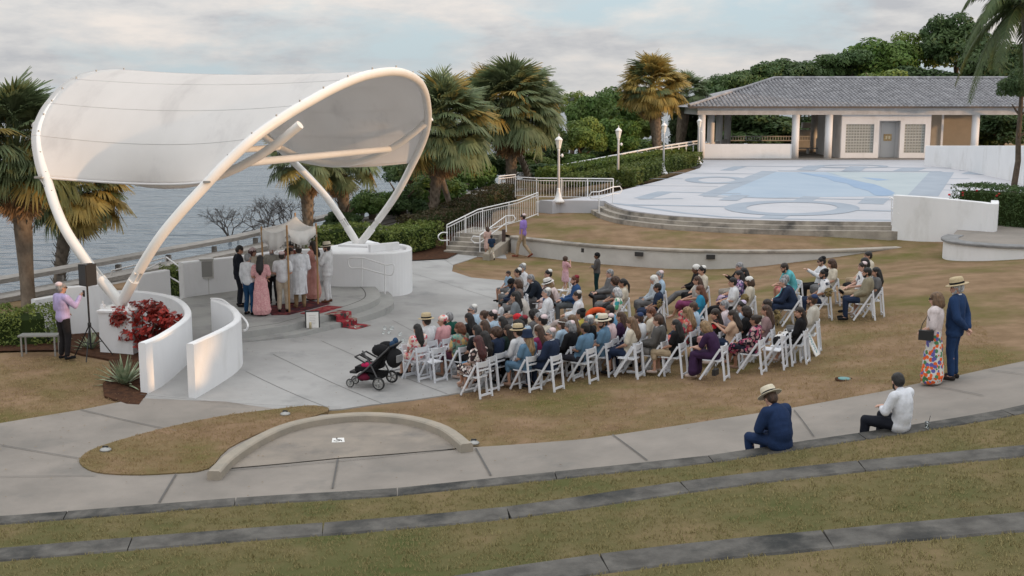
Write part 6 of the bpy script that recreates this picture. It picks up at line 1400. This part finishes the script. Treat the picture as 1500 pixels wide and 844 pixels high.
x, y, z = G(1394, 558); person('tall man in a blue suit and straw hat with hands behind his back', (x, y, z+.03), R(52), 'stD', 0, ('jacket',(.018,.045,.12)), ('trousers',(.018,.045,.12)), (.03,.025,.025), ('short','wh'), ('hatw','s'), 1.09, beard='wh')
x, y, z = G(1364, 565); wm = person('blond woman in a white shawl and orange floral long skirt on the path', (x, y, z+.03), R(62), 'stI', 0, ('shawl',(.68,.60,.60)), ('longskirt','F7'), (.5,.35,.28), ('bob','lb'), None, 1.0, fem=True, glasses=True)
inst('shirt', garment('stI', 'blouse'), wm, mats=[cloth((.68,.60,.60))])
bq = wm.matrix_basis @ V((-.30,.10,.98)); r_ = empty('handbag', bq, R(62), 'small black shoulder bag at the hip of the blond woman in the shawl', 'handbag')
MB().prism([(-.05,-.13),(.05,-.13),(.05,.13),(-.05,.13)], -.09, .09).obj('bag_body', M['black'], r_); MB().tube([(0,-.10,.09),(.03,-.08,.2),(.05,0,.36),(.03,.08,.2),(0,.10,.09)], .008, 6).obj('strap', M['black'], r_)
x, y, z = G(766, 377); person('man in a violet short sleeved shirt and khaki trousers walking towards the stairs', (x, y, z+.01), R(70), 'stE', 1, ('shirts',(.30,.20,.55)), ('trousers',KHA), (.2,.05,.03), ('short','db'), ('kippah','p'), 1.06)
x, y, z = G(720, 381); person('small boy in a dark shirt and white trousers at the foot of the stairs', (x, y, z+.01), R(20), 'stE', 1, ('shirts',(.02,.04,.08)), ('trousers',CREAM), BLK, ('short','bk'), None, .60)
x, y, z = G(714, 377); person('child in a pale pink dress in front of the stairs behind the boy', (x, y, z+.02), R(40), 'stI', 1, ('blouse',(.60,.42,.38)), ('skirt',(.60,.42,.38)), CREAM, ('bob','br'), None, .74, fem=True)
x, y, z = G(874, 434); person('woman in a black cap and grey jacket standing with folded arms behind the seats', (x, y, z+.01), R(80), 'stH', 3, ('shirt',(.09,.085,.085)), ('trousers',(.005,.03,.035)), BLK, ('short','bk'), ('beanie','k'), .84, fem=True)
x, y, z = G(828, 445); gp = (x, y, z+.44); person('little girl with curly hair in a pink dress standing up on a chair', gp, R(-60), 'stJ', 0, ('blouse',(.66,.38,.42)), ('skirt',(.66,.42,.48)), CREAM, ('curly','br'), None, .62, fem=True)
chair(x, y, yaw_to(x, y, -8, 32), 'white folding chair on which the little girl in pink stands')
for px, py, sc, top, hr, lab in ((742.5,402.6,.72,(.32,.46,.60),'db','small boy in a pale blue shirt at the far end of the front row'),(731,449,.55,W_,'bk','small black haired child bending forward in the front of the far block'),(751.5,445,.55,CREAM,'bl','small blond child on the lap of the man in the cream jacket')):
    x, y, z = G(px, py, hg, 1.2*sc+.13); person(lab, (x, y, hg(x, y)+.14*(1-sc)+.12), yaw_to(x, y, -8, 32), 'sitA', 1, ('shirts',top), ('shorts',GREY), BLK, ('short',hr), None, sc, 'children among the seated guests')
# sitting on the curb
def curb_sit(px, py, label, rz, ps, seat, **k):
    d = ray(px, py); x, y, z = G(px, py, lambda X, Y: aX(X)+.42); return person(label, (x, y, aX(x)+.42-.43*k.get('sc',1)), rz, ps, **k)
curb_sit(1140, 655, 'man in a navy suit and pale straw hat slumped on the curb', R(32), 'curbA', .4, sk=0, top=('jacket',(.014,.032,.09)), bot=('trousers',(.014,.032,.09)), hair=('short','br'), hat=('hat','w'), sc=1.08)
c2_ = curb_sit(1316, 630, 'man in a white shirt and dark trousers sitting on the curb looking at his phone', R(38), 'curbB', .4, sk=0, top=('shirt',(.72,.74,.80)), bot=('trousers',(.012,.014,.022)), hair=('short','bk'), sc=1.05, beard='bk')
x, y, z = G(1358, 627, lambda X, Y: aX(X)+.42); r_ = empty('drinking_glass', (x, y, z+.002), 0, 'clear plastic cup with a straw standing on the curb', 'cup')
gl = mat('clear_glass', (.9,.95,.95), .05); gl.node_tree.nodes['Principled BSDF'].inputs['Transmission Weight'].default_value = .9
MB().lathe([(.030,0),(.040,.10),(.036,.10),(.028,.008)], n=14).obj('cup', gl, r_); MB().tube([(0,0,.01),(.05,.02,.19)], .004, 5).obj('straw', M['black'], r_)
# ------------------------------------------------------------------ ceremony cloth on four poles
ch = empty('wedding_canopy', P(427,449,ZS), 0, 'white cloth held up on four bamboo poles over the couple', 'canopy'); cho = V(ch.location)
pol = [(P(387,455,ZS), 2.35), (P(424,458,ZS), 2.42), (P(466,445.5,ZS), 2.33), (P(436,438,ZS), 2.55)]; bam = mat('bamboo', (.42,.25,.11), .6, (.33,.19,.08), 6, stretch=(1,1,.4))
tops = []
for p_, h_ in pol:
    a = V(p_)-cho; b = a+V((0,0,h_)); MB().tube([a, a.lerp(b, .5)+V((.01,0,0)), b+V((0,0,.08))], .026, 8).obj('pole', bam, ch); tops.append(b)
n = 14; v = []
for i in range(n+1):
    for j in range(n+1):
        u, w_ = i/n, j/n; q = (tops[0].lerp(tops[1], u)).lerp(tops[3].lerp(tops[2], u), w_); s = (4*u*(1-u))*(4*w_*(1-w_)); e_ = max(4*u*(1-u)*(1-4*w_*(1-w_)), 4*w_*(1-w_)*(1-4*u*(1-u)))
        v.append(q - V((0,0,.22*s+.12*e_)))
cl = MB().add(v, [(i*(n+1)+j, (i+1)*(n+1)+j, (i+1)*(n+1)+j+1, i*(n+1)+j+1) for i in range(n) for j in range(n)], True)
M['cloth_white'] = mat('white_cloth', (.86,.85,.83), .9, (.80,.79,.77), 5, trans=.12, spec=.1)
cloth_o = cl.obj('cloth', M['cloth_white'], ch); cloth_o.modifiers.new('t','SOLIDIFY').thickness = .006
edge = [tops[k] for k in (0,1,2,3,0)]; vm = MB(); fr_ = MB(); rq = random.Random(9)
for a, b, dp in ((tops[0],tops[1],.50),(tops[1],tops[2],.42),(tops[2],tops[3],.2),(tops[3],tops[0],.2)):
    m_ = 16; vv = []
    for i in range(m_+1):
        u = i/m_; q = a.lerp(b, u) - V((0,0,.12*4*u*(1-u))); dd = dp*(.35+.65*4*u*(1-u)) ; w_ = .03*math.sin(u*22); nrm_ = (b-a).cross(V((0,0,1))).normalized()
        vv += [q, q+nrm_*w_-V((0,0,dd*.5)), q+nrm_*w_*1.6-V((0,0,dd))]
        for t_ in range(2): c_ = vv[-1]; fr_.tube([c_+(b-a)*t_/m_*.5, c_+(b-a)*t_/m_*.5+V((rq.uniform(-.01,.01),0,-.08))], .006, 4)
    vm.add(vv, [(i*3+k, i*3+k+1, i*3+k+4, i*3+k+3) for i in range(m_) for k in (0,1)], True)
o_ = vm.obj('valance', M['cloth_white'], ch, fix=False); o_.modifiers.new('t','SOLIDIFY').thickness = .006
tagg(fr_.obj('fringe', M['cloth_white'], o_, fix=False), kind='stuff')
# rugs
rugm = floral('rug_red', (.10,.02,.022), [(.07,.01,.014),(.14,.03,.03),(.05,.015,.02),(.03,.015,.025)], 9)
def rug(label, pix, m, off=.008, z=ZS-.002, cat='rug'):
    pts = [P(x, y, z)[:2] for x, y in pix]; o = MB().prism(pts, z+.001, z+off+.006).obj('rug', m); return tagg(o, label, cat)
rug('large dark red oriental rug under the ceremony cloth', [(398,462),(424,461.5),(484,445.5),(455,441),(388,449)], rugm)
rug('red oriental runner lying on the platform edge', [(440,459.6),(459,462.3),(502,450),(480,448.2)], floral('rug_red_bright', (.28,.035,.045), [(.22,.02,.03),(.32,.08,.07),(.16,.015,.02)], 8))
# stair carpet draped over both steps
sc0 = V(P(503,459.5,.352)); d_ = sc0 - V((-13.68,37.09,0)); d_.z = 0; d_.normalize(); sd2 = V((-d_.y, d_.x, 0))
cp = MB(); prof = [(-.35,.362),(.0,.362),(.03,.35),(.03,.19),(.42,.187),(.45,.17),(.45,.016),(.95,.016)]
e0 = None
def ppoly(x, y, A):
    r = False; j = len(A)-1
    for i in range(len(A)):
        if (A[i][1] > y) != (A[j][1] > y) and x < (A[j][0]-A[i][0])*(y-A[i][1])/(A[j][1]-A[i][1])+A[i][0]: r = not r
        j = i
    return r
def edge_s(A):
    s = 0
    while s < 4 and ppoly(sc0.x+d_.x*s, sc0.y+d_.y*s, A): s += .01
    return s
s1, s2 = edge_s(inward(stb, .42)+tail), edge_s(stb+tail)
prof = [(s1-.4,.366),(s1+.005,.366),(s1+.02,.35),(s1+.02,.195),(s1+.03,.19),(s2+.005,.19),(s2+.02,.17),(s2+.02,.03),(s2+.03,.028),(s2+.5,.028)]
rows = []
for s_, z_ in prof:
    q = sc0 + d_*s_*1.0; rows += [V((q.x, q.y, z_))+sd2*.36, V((q.x, q.y, z_))-sd2*.36]
cp.add(rows, [(i*2, i*2+1, i*2+3, i*2+2) for i in range(len(prof)-1)])
o_ = cp.obj('stair_carpet', floral('stair_carpet_pattern', (.28,.03,.04), [(.20,.02,.03),(.05,.05,.05),(.30,.22,.18),(.35,.05,.06)], 7), fix=False); o_.modifiers.new('t','SOLIDIFY').thickness = .014
tagg(o_, 'red patterned carpet folded down over the stage steps', 'carpet')
# framed sign leaning on the step
fb = P(458,480,.18); fs_ = empty('framed_sign', fb, R(10), 'dark framed white sign leaning on the stage step', 'sign')
Mt = Matrix.Rotation(R(-14), 3, 'X')
MB().box((0,.02,.21), (.40,.025,.50), M=None).obj('frame', M['pole'], fs_).rotation_euler = (R(-12),0,0)
MB().box((0,.003,.21), (.33,.012,.43)).obj('paper', M['cloth_white'], fs_).rotation_euler = (R(-12),0,0)
tx = MB(); 
for k in range(6): tx.box((0,-.005,.33-k*.045), (.18-.03*(k%2),.006,.008))
tx.obj('lettering', mat('faint_ink', (.45,.42,.40), .8), fs_).rotation_euler = (R(-12),0,0)
MB().lathe([(.035,0),(.035,.16),(.02,.18)], (-.06,-.14,-.0), 12).obj('candle', mat('candle_wax', (.50,.43,.28), .5), fs_)
# soap bubbles on the plaza, white petals
for i, (px, py) in enumerate(((521,481),(564,483),(574,483),(570,489),(586,492),(590,502),(562,490))):
    x, y = G2(px, py); tagg(MB().ell((x, y, hg(x,y)+.05), (.045+.01*(i%3),)*3, 10, 8).obj('bubble', gl), 'clear soap bubble resting on the plaza', 'bubble', 'soap bubbles on the plaza')
# placard with lettering beside the last row
pb_ = P(1200, 517, .3); x, y, z = G(1197, 520); pc = empty('placard', (x, y, z+.01), R(58), 'white placard with pale teal lettering leaning at the end of the last row', 'sign')
pr_ = MB(); pr_.box((0,0,.30), (.30,.02,.72)); o_ = pr_.obj('board', M['cloth_white'], pc); o_.rotation_euler = (R(-28),R(0),0)
tx = MB(); q = random.Random(3)
for k in range(9):
    z_ = .58-k*.062; tx.box((q.uniform(-.03,.03),-.0135,z_), (.10,.006,.012)); tx.box((q.uniform(-.05,.05),-.0135,z_-.02), (.012,.006,.045)); tx.box((q.uniform(-.05,.05),-.0135,z_-.02), (.012,.006,.045))
    tx.box((q.uniform(-.05,.05),.0135,z_), (.10,.006,.012)); tx.box((q.uniform(-.05,.05),.0135,z_-.02), (.012,.006,.045))
tx.obj('lettering', mat('teal_ink', (.18,.38,.45), .8), pc).rotation_euler = (R(-28),0,0)
# teal valve cover in the lawn
x, y, z = G(1237, 555.5); r_ = empty('valve_cover', (x, y, z), R(10), 'round teal utility cover sunk in the lawn', 'cover'); MB().lathe([(.13,0),(.13,.02),(.11,.025)], n=18).obj('lid', mat('teal_plastic', (.09,.24,.24), .5), r_); MB().lathe([(.19,-.01),(.19,.008),(.14,.008)], n=18).obj('rim', M['mulch'], r_)
# wheelchair symbol plate on the pad
pm_ = [G2(x, y) for x, y in ((487,646),(504,645),(505,651),(486,652))]; zc_ = hg(*pm_[0])+.052
ap = empty('access_symbol', (pm_[0][0], pm_[0][1], zc_), 0, 'small white painted wheelchair symbol on the round pad', 'marking')
MB().prism([(a-pm_[0][0], b-pm_[0][1]) for a, b in pm_], 0, .004).obj('white_patch', M['cloth_white'], ap)
cx = sum(a for a, b in pm_)/4-pm_[0][0]; cy = sum(b for a, b in pm_)/4-pm_[0][1]; sy = MB()
sy.tube([(cx-.02+.055*math.cos(a), cy-.03+.055*math.sin(a), .008) for a in [R(200+25*i) for i in range(10)]], .008, 5); sy.beam((cx-.04,cy+.09,.008),(cx-.02,cy,.008),.018,.006); sy.beam((cx-.02,cy,.008),(cx+.05,cy,.008),.018,.006); sy.beam((cx+.05,cy,.008),(cx+.08,cy-.08,.008),.018,.006); sy.ell((cx-.045,cy+.115,.008),(.018,.018,.004))
sy.obj('symbol', M['joint'], ap)
# path lights: small domes in the grass island
for i, (px, py, lab) in enumerate(((155,664,'small grey ground light in the grass island tip'),(418,611,'small grey ground light behind the low curved wall'),(694,654,'small grey ground light at the right end of the low curved wall'))):
    x, y, z = G(px, py); r_ = empty('ground_light', (x, y, z+.05), 0, lab, 'light', 'small ground lights round the low curved wall'); MB().lathe([(.11,0),(.10,.03),(.05,.06),(.02,.07)], n=14).obj('cover', M['greymetal'], r_); MB().box((0,0,.07),(.1,.03,.04)).obj('shield', M['pole'], r_)
# ------------------------------------------------------------------ loudspeaker on stand, bench
sx = P(134,525,.36); sd_ = empty('speaker_stand', sx, R(20), 'black tripod stand carrying the loudspeaker beside the pedestal', 'stand'); Ys = sx[1]
ztop_ = PD(134,417,Ys)[2]-sx[2]
MB().tube([(0,0,.25),(0,0,ztop_)], .022, 8).obj('pole', M['black'], sd_); MB().lathe([(.04,.75),(.04,.85)], n=10).obj('collar', M['black'], sd_)
for k in range(3): a = 2.09*k+.3; MB().tube([(0,0,.8),(.5*math.cos(a),.5*math.sin(a),.02)], .014, 6).obj('leg', M['black'], sd_); MB().tube([(0,0,.35),(.28*math.cos(a),.28*math.sin(a),.38)], .01, 6).obj('brace', M['black'], sd_)
sp2 = PD(130,418,Ys); spk = empty('loudspeaker', sp2, R(-35), 'black loudspeaker on the tripod stand by the canopy leg', 'loudspeaker')
MB().prism([(-.15,-.15),(.15,-.15),(.11,.15),(-.11,.15)], 0, .50).obj('cabinet', M['black'], spk); MB().box((0,-.155,.25), (.27,.012,.45)).obj('grille', M['pole'], spk); MB().box((.09,.0,.51),(.03,.12,.03)).obj('handle', M['black'], spk)
b1, b2 = P(35,521,.36), P(85,521,.36); bn = empty('bench', ((b1[0]+b2[0])/2, b1[1], .36), R(3), 'low grey metal bench in front of the left hedge', 'bench'); L2 = b2[0]-b1[0]
MB().box((0,0,.50), (L2+.1,.34,.035)).obj('seat', M['greymetal'], bn)
for i in (-1,1):
    for j in (-1,1): MB().box((i*L2/2*.95, j*.14, .24), (.035,.035,.48)).obj('leg', M['greymetal'], bn)
# ------------------------------------------------------------------ twin stroller
w0 = P(541,570,0.02); sl_ = empty('stroller', (w0[0]+.05, w0[1]+.35, .014), R(72), 'black twin stroller with grey wheels and pink lining parked left of the chairs', 'stroller'); sl_.scale = (1,1,1)
BK = cloth(BLK); GM = mat('stroller_frame', (.10,.10,.105), .4, metal=.5)
def wheel(x, y, r):
    w_ = MB().tube([(x-.02,y+r*.86*math.cos(a),r+r*.86*math.sin(a)) for a in [2*math.pi*i/18 for i in range(19)]], r*.14, 8, cap=False).obj('wheel', M['black'], sl_)
    s_ = MB()
    for k in range(5): a = k*1.2566; s_.beam((x-.02,y,r),(x-.02,y+r*.8*math.cos(a),r+r*.8*math.sin(a)), .022, .03)
    s_.ell((x-.02,y,r),(.03,.03,.03)); s_.tube([(x-.02,y+r*.72*math.cos(a),r+r*.72*math.sin(a)) for a in [2*math.pi*i/18 for i in range(19)]], .012, 6, cap=False); s_.obj('spokes', M['greymetal'], w_)
# local: +Y forward (towards the left of the photo), X across
for x, y, r in ((-.36,-.30,.15),(.36,-.30,.15),(-.30,.42,.10),(.30,.42,.10),(.0,.44,.10)): wheel(x, y, r)
for s in (-1, 1):
    MB().tube([(s*.33,-.30,.15),(s*.32,-.12,.5),(s*.32,.1,.86)], .018, 8).obj('frame_tube', GM, sl_); MB().tube([(s*.33,.42,.12),(s*.32,.05,.42),(s*.32,-.45,.88),(s*.32,-.55,.98)], .018, 8).obj('frame_tube', GM, sl_)
MB().tube([(-.32,-.55,.98),(-.2,-.60,1.0),(.2,-.60,1.0),(.32,-.55,.98)], .022, 8).obj('push_handle', M['black'], sl_)
for s in (-1, 1):
    MB().prism([(s*.17-.14,-.15),(s*.17+.14,-.15),(s*.17+.14,.30),(s*.17-.14,.30)], .38, .48).obj('seat', BK, sl_)
    m_ = MB(); m_.box((s*.17,-.25,.68), (.29,.07,.50), M=Matrix.Rotation(R(35),3,'X')); m_.obj('seat_back', BK, sl_)
    ho = MB(); ho.ell((s*.17,-.28,.86), (.16,.22,.14), 12, 8); ho.obj('canopy_hood', BK, sl_)
    MB().tube([(s*.17-.13,.05,.58),(s*.17-.12,.30,.70),(s*.17+.12,.30,.70),(s*.17+.13,.05,.58)], .02, 8).obj('bumper_bar', M['black'], sl_)
    MB().box((s*.17,.36,.34), (.24,.16,.05)).obj('footrest', M['black'], sl_)
MB().box((0,.0,.25), (.52,.5,.12)).obj('basket', BK, sl_); MB().ell((-.17,.05,.50), (.12,.16,.06)).obj('pink_lining', cloth((.50,.02,.10)), sl_); MB().ell((-.2,.12,.24),(.14,.18,.09)).obj('bag', cloth((.12,.01,.03)), sl_)
dg_ = MB().ell((-.05,-.55,.68), (.26,.17,.22), 14, 10).obj('hanging_bag', BK, sl_); MB().box((-.12,-.70,.70),(.26,.05,.15)).obj('grey_patch', mat('grey_mesh', (.2,.2,.205), .8), dg_)
MB().ell((.08,-.52,1.02),(.07,.07,.10)).ell((-.1,-.52,1.0),(.06,.06,.08)).obj('blue_cloth', cloth((.03,.07,.14)), sl_)
# bags and cloths on chairs
x, y = G2(1031, 520); hb = empty('handbag', (*P(1026,500,.75)[:2], .80), R(60), 'pink handbag on the lap of the woman in the purple dress', 'handbag')
MB().box((0,0,0), (.20,.10,.12)).obj('bag_body', cloth((.55,.28,.28)), hb); MB().tube([(-.08,0,.05),(-.1,0,-.16),(0,0,-.24),(.08,0,-.12)], .014, 6).obj('strap', cloth((.65,.4,.42)), hb)
x, y, z = G(1048, 545, hg, .28); hb = empty('handbag', (x, y, z), R(60), 'small black handbag hanging at the knee of the woman in the floral dress', 'handbag')
MB().box((0,0,0), (.22,.08,.13)).obj('bag_body', M['black'], hb); MB().tube([(-.1,0,.06),(-.04,0,.2),(.04,0,.2),(.1,0,.06)], .008, 6).obj('strap', M['black'], hb)
for i, (px, py) in enumerate(((1150,497),(1142,501))):
    x, y, z = G(px, py, hg, .5); b_ = empty('white_bag', (x, y, z-.03), .5, ['white tote bag on the third empty chair of the last row','second white bag on the empty chairs of the last row'][i], 'bag'); q = MB(); q.ell((0,0,.1), (.15,.11,.12), 10, 8); q.obj('bag_body', M['cloth_white'], b_); MB().tube([(-.06,0,.18),(-.03,0,.27),(.03,0,.27),(.06,0,.18)], .008, 5).obj('strap', M['cloth_white'], b_)
x, y, z = G(876, 461, hg, .8); sh_ = MB().tube([(x+.28*math.cos(a), y+.05*math.sin(a), z-.1+.22*math.sin(a)) for a in [math.pi*i/10 for i in range(11)]], [.05]+[.075]*9+[.05], 8).obj('orange_shawl', cloth((.70,.10,.03))); tagg(sh_, 'orange cloth draped over a chair back between the white kippah and the straw hat', 'cloth')
# ------------------------------------------------------------------ grass blades
def scatter(name, polys, fn, dens, meshes, m, seed, off=0.0):
    """many short tufts, real blades, instanced by geometry nodes on a hidden-free carrier mesh"""
    me = bpy.data.meshes.new(name); vs = []; rq = random.Random(seed)
    for poly in polys:
        xs = [p[0] for p in poly]; ys = [p[1] for p in poly]; n = len(poly); A = np.array(poly)
        area = (max(xs)-min(xs))*(max(ys)-min(ys)); k = int(area*dens); X = np.random.RandomState(seed).uniform(min(xs), max(xs), k); Y = np.random.RandomState(seed+1).uniform(min(ys), max(ys), k); ins = np.zeros(k, bool); j = n-1
        for i in range(n):
            c = ((A[i,1] > Y) != (A[j,1] > Y)) & (X < (A[j,0]-A[i,0])*(Y-A[i,1])/(A[j,1]-A[i,1]+1e-12)+A[i,0]); ins ^= c; j = i
        X, Y = X[ins], Y[ins]
        vs += [(float(a), float(b), fn(float(a), float(b))+off) for a, b in zip(X, Y)]
    me.from_pydata(vs, [], []); me.materials.append(m); o = bpy.data.objects.new(name, me); COL.objects.link(o); o['kind'] = 'stuff'
    ng = bpy.data.node_groups.new(name, 'GeometryNodeTree'); ng.interface.new_socket('Geometry', in_out='INPUT', socket_type='NodeSocketGeometry'); ng.interface.new_socket('Geometry', in_out='OUTPUT', socket_type='NodeSocketGeometry')
    a = ng.nodes.new('NodeGroupInput'); b = ng.nodes.new('NodeGroupOutput'); ip = ng.nodes.new('GeometryNodeInstanceOnPoints'); rv = ng.nodes.new('FunctionNodeRandomValue'); rv.data_type = 'FLOAT_VECTOR'; rv.inputs[0].default_value = (-.2,-.2,0); rv.inputs[1].default_value = (.2,.2,6.28)
    rs = ng.nodes.new('FunctionNodeRandomValue'); rs.inputs[2].default_value = .6; rs.inputs[3].default_value = 1.4
    # blades are built inside the node tree from a tapered cone so that no helper object is needed
    parts_ = []; jn = ng.nodes.new('GeometryNodeJoinGeometry')
    for i in range(5):
        cn = ng.nodes.new('GeometryNodeMeshCone'); cn.inputs['Vertices'].default_value = 3; cn.inputs['Radius Bottom'].default_value = .005; cn.inputs['Radius Top'].default_value = 0; cn.inputs['Depth'].default_value = meshes*(.7+.15*i); cn.fill_type = 'NONE'
        tr = ng.nodes.new('GeometryNodeTransform'); tr.inputs['Translation'].default_value = (.03*math.cos(i*1.7), .03*math.sin(i*1.7), 0); tr.inputs['Rotation'].default_value = (.5*math.cos(i*2.1), .5*math.sin(i*2.1), i)
        ng.links.new(cn.outputs[0], tr.inputs[0]); ng.links.new(tr.outputs[0], jn.inputs[0])
    sm = ng.nodes.new('GeometryNodeSetMaterial'); sm.inputs['Material'].default_value = m; ng.links.new(jn.outputs[0], sm.inputs[0])
    ng.links.new(a.outputs[0], ip.inputs[0]); ng.links.new(sm.outputs[0], ip.inputs[2]); ng.links.new(rv.outputs[0], ip.inputs['Rotation']); ng.links.new(rs.outputs[1], ip.inputs['Scale']); ng.links.new(ip.outputs[0], b.inputs[0])
    md = o.modifiers.new('gn', 'NODES'); md.node_group = ng; return o
M['blade'] = mat('grass_blade', (.38,.27,.155), .9, (.30,.225,.115), .5, 6, spec=.1, c3=(.21,.22,.085), ns3=.35, lo3=.5, hi3=.68)
M['bladeg'] = mat('grass_blade_green', (.26,.23,.105), .9, (.34,.26,.145), .7, 6, spec=.1, c3=(.17,.19,.07), ns3=.5, lo3=.45, hi3=.65)
vis = lambda line: [q for q in line if -9 < q[0] < 11]
for i, (Ca, Cb, wid, m_) in enumerate(((C1, C2, .36, M['bladeg']), (C2, C3, .46, M['bladeg']), (C3, C4, .52, M['bladeg']))):
    poly = vis(off_line(Ca, wid)) + vis(Cb)[::-1]; scatter('grass', [poly], lambda x, y, k=i+1: aX(x)+.4*k, 170, .035, m_, 20+i)
scatter('grass', [isl], hg, 150, .03, M['blade'], 31, .05)
lawn_near = pf + [(11,26),(11,32),(4,33),(1,30),(-.5,26)] + g((655,580))
scatter('grass', [g((660,655),(860,643),(1060,613),(1163,597),(1293,574),(1400,551),(1500,529)) + [(12,30),(8,33),(4,31)] + g((745,560),(655,582),(560,604),(640,622))], hg, 70, .03, M['blade'], 41)
scatter('grass', [g((205,590),(0,625),(-60,630),(-60,535),(0,524),(90,523),(150,528),(195,572))], hg, 110, .03, M['blade'], 51)


# fallen leaves and grit on the paving
q = random.Random(77); ll = MB()
for i in range(260):
    px, py = q.choice([(q.uniform(0,900), q.uniform(640,735)), (q.uniform(360,640), q.uniform(470,600)), (q.uniform(900,1500), q.uniform(560,640)), (q.uniform(0,250), q.uniform(590,700))]); x, y, z = G(px, py); s = q.uniform(.008,.03); a = q.uniform(0,6.28)
    ll.add([(x+s*math.cos(a), y+s*math.sin(a), z+.056), (x-s*.4*math.sin(a), y+s*.4*math.cos(a), z+.062), (x-s*math.cos(a), y-s*math.sin(a), z+.056), (x+s*.4*math.sin(a), y-s*.4*math.cos(a), z+.06)], [(0,1,2,3)])
tagg(ll.obj('leaf_litter', mat('dry_leaf', (.16,.10,.05), .9, (.30,.22,.12), 3), fix=False), kind='stuff')
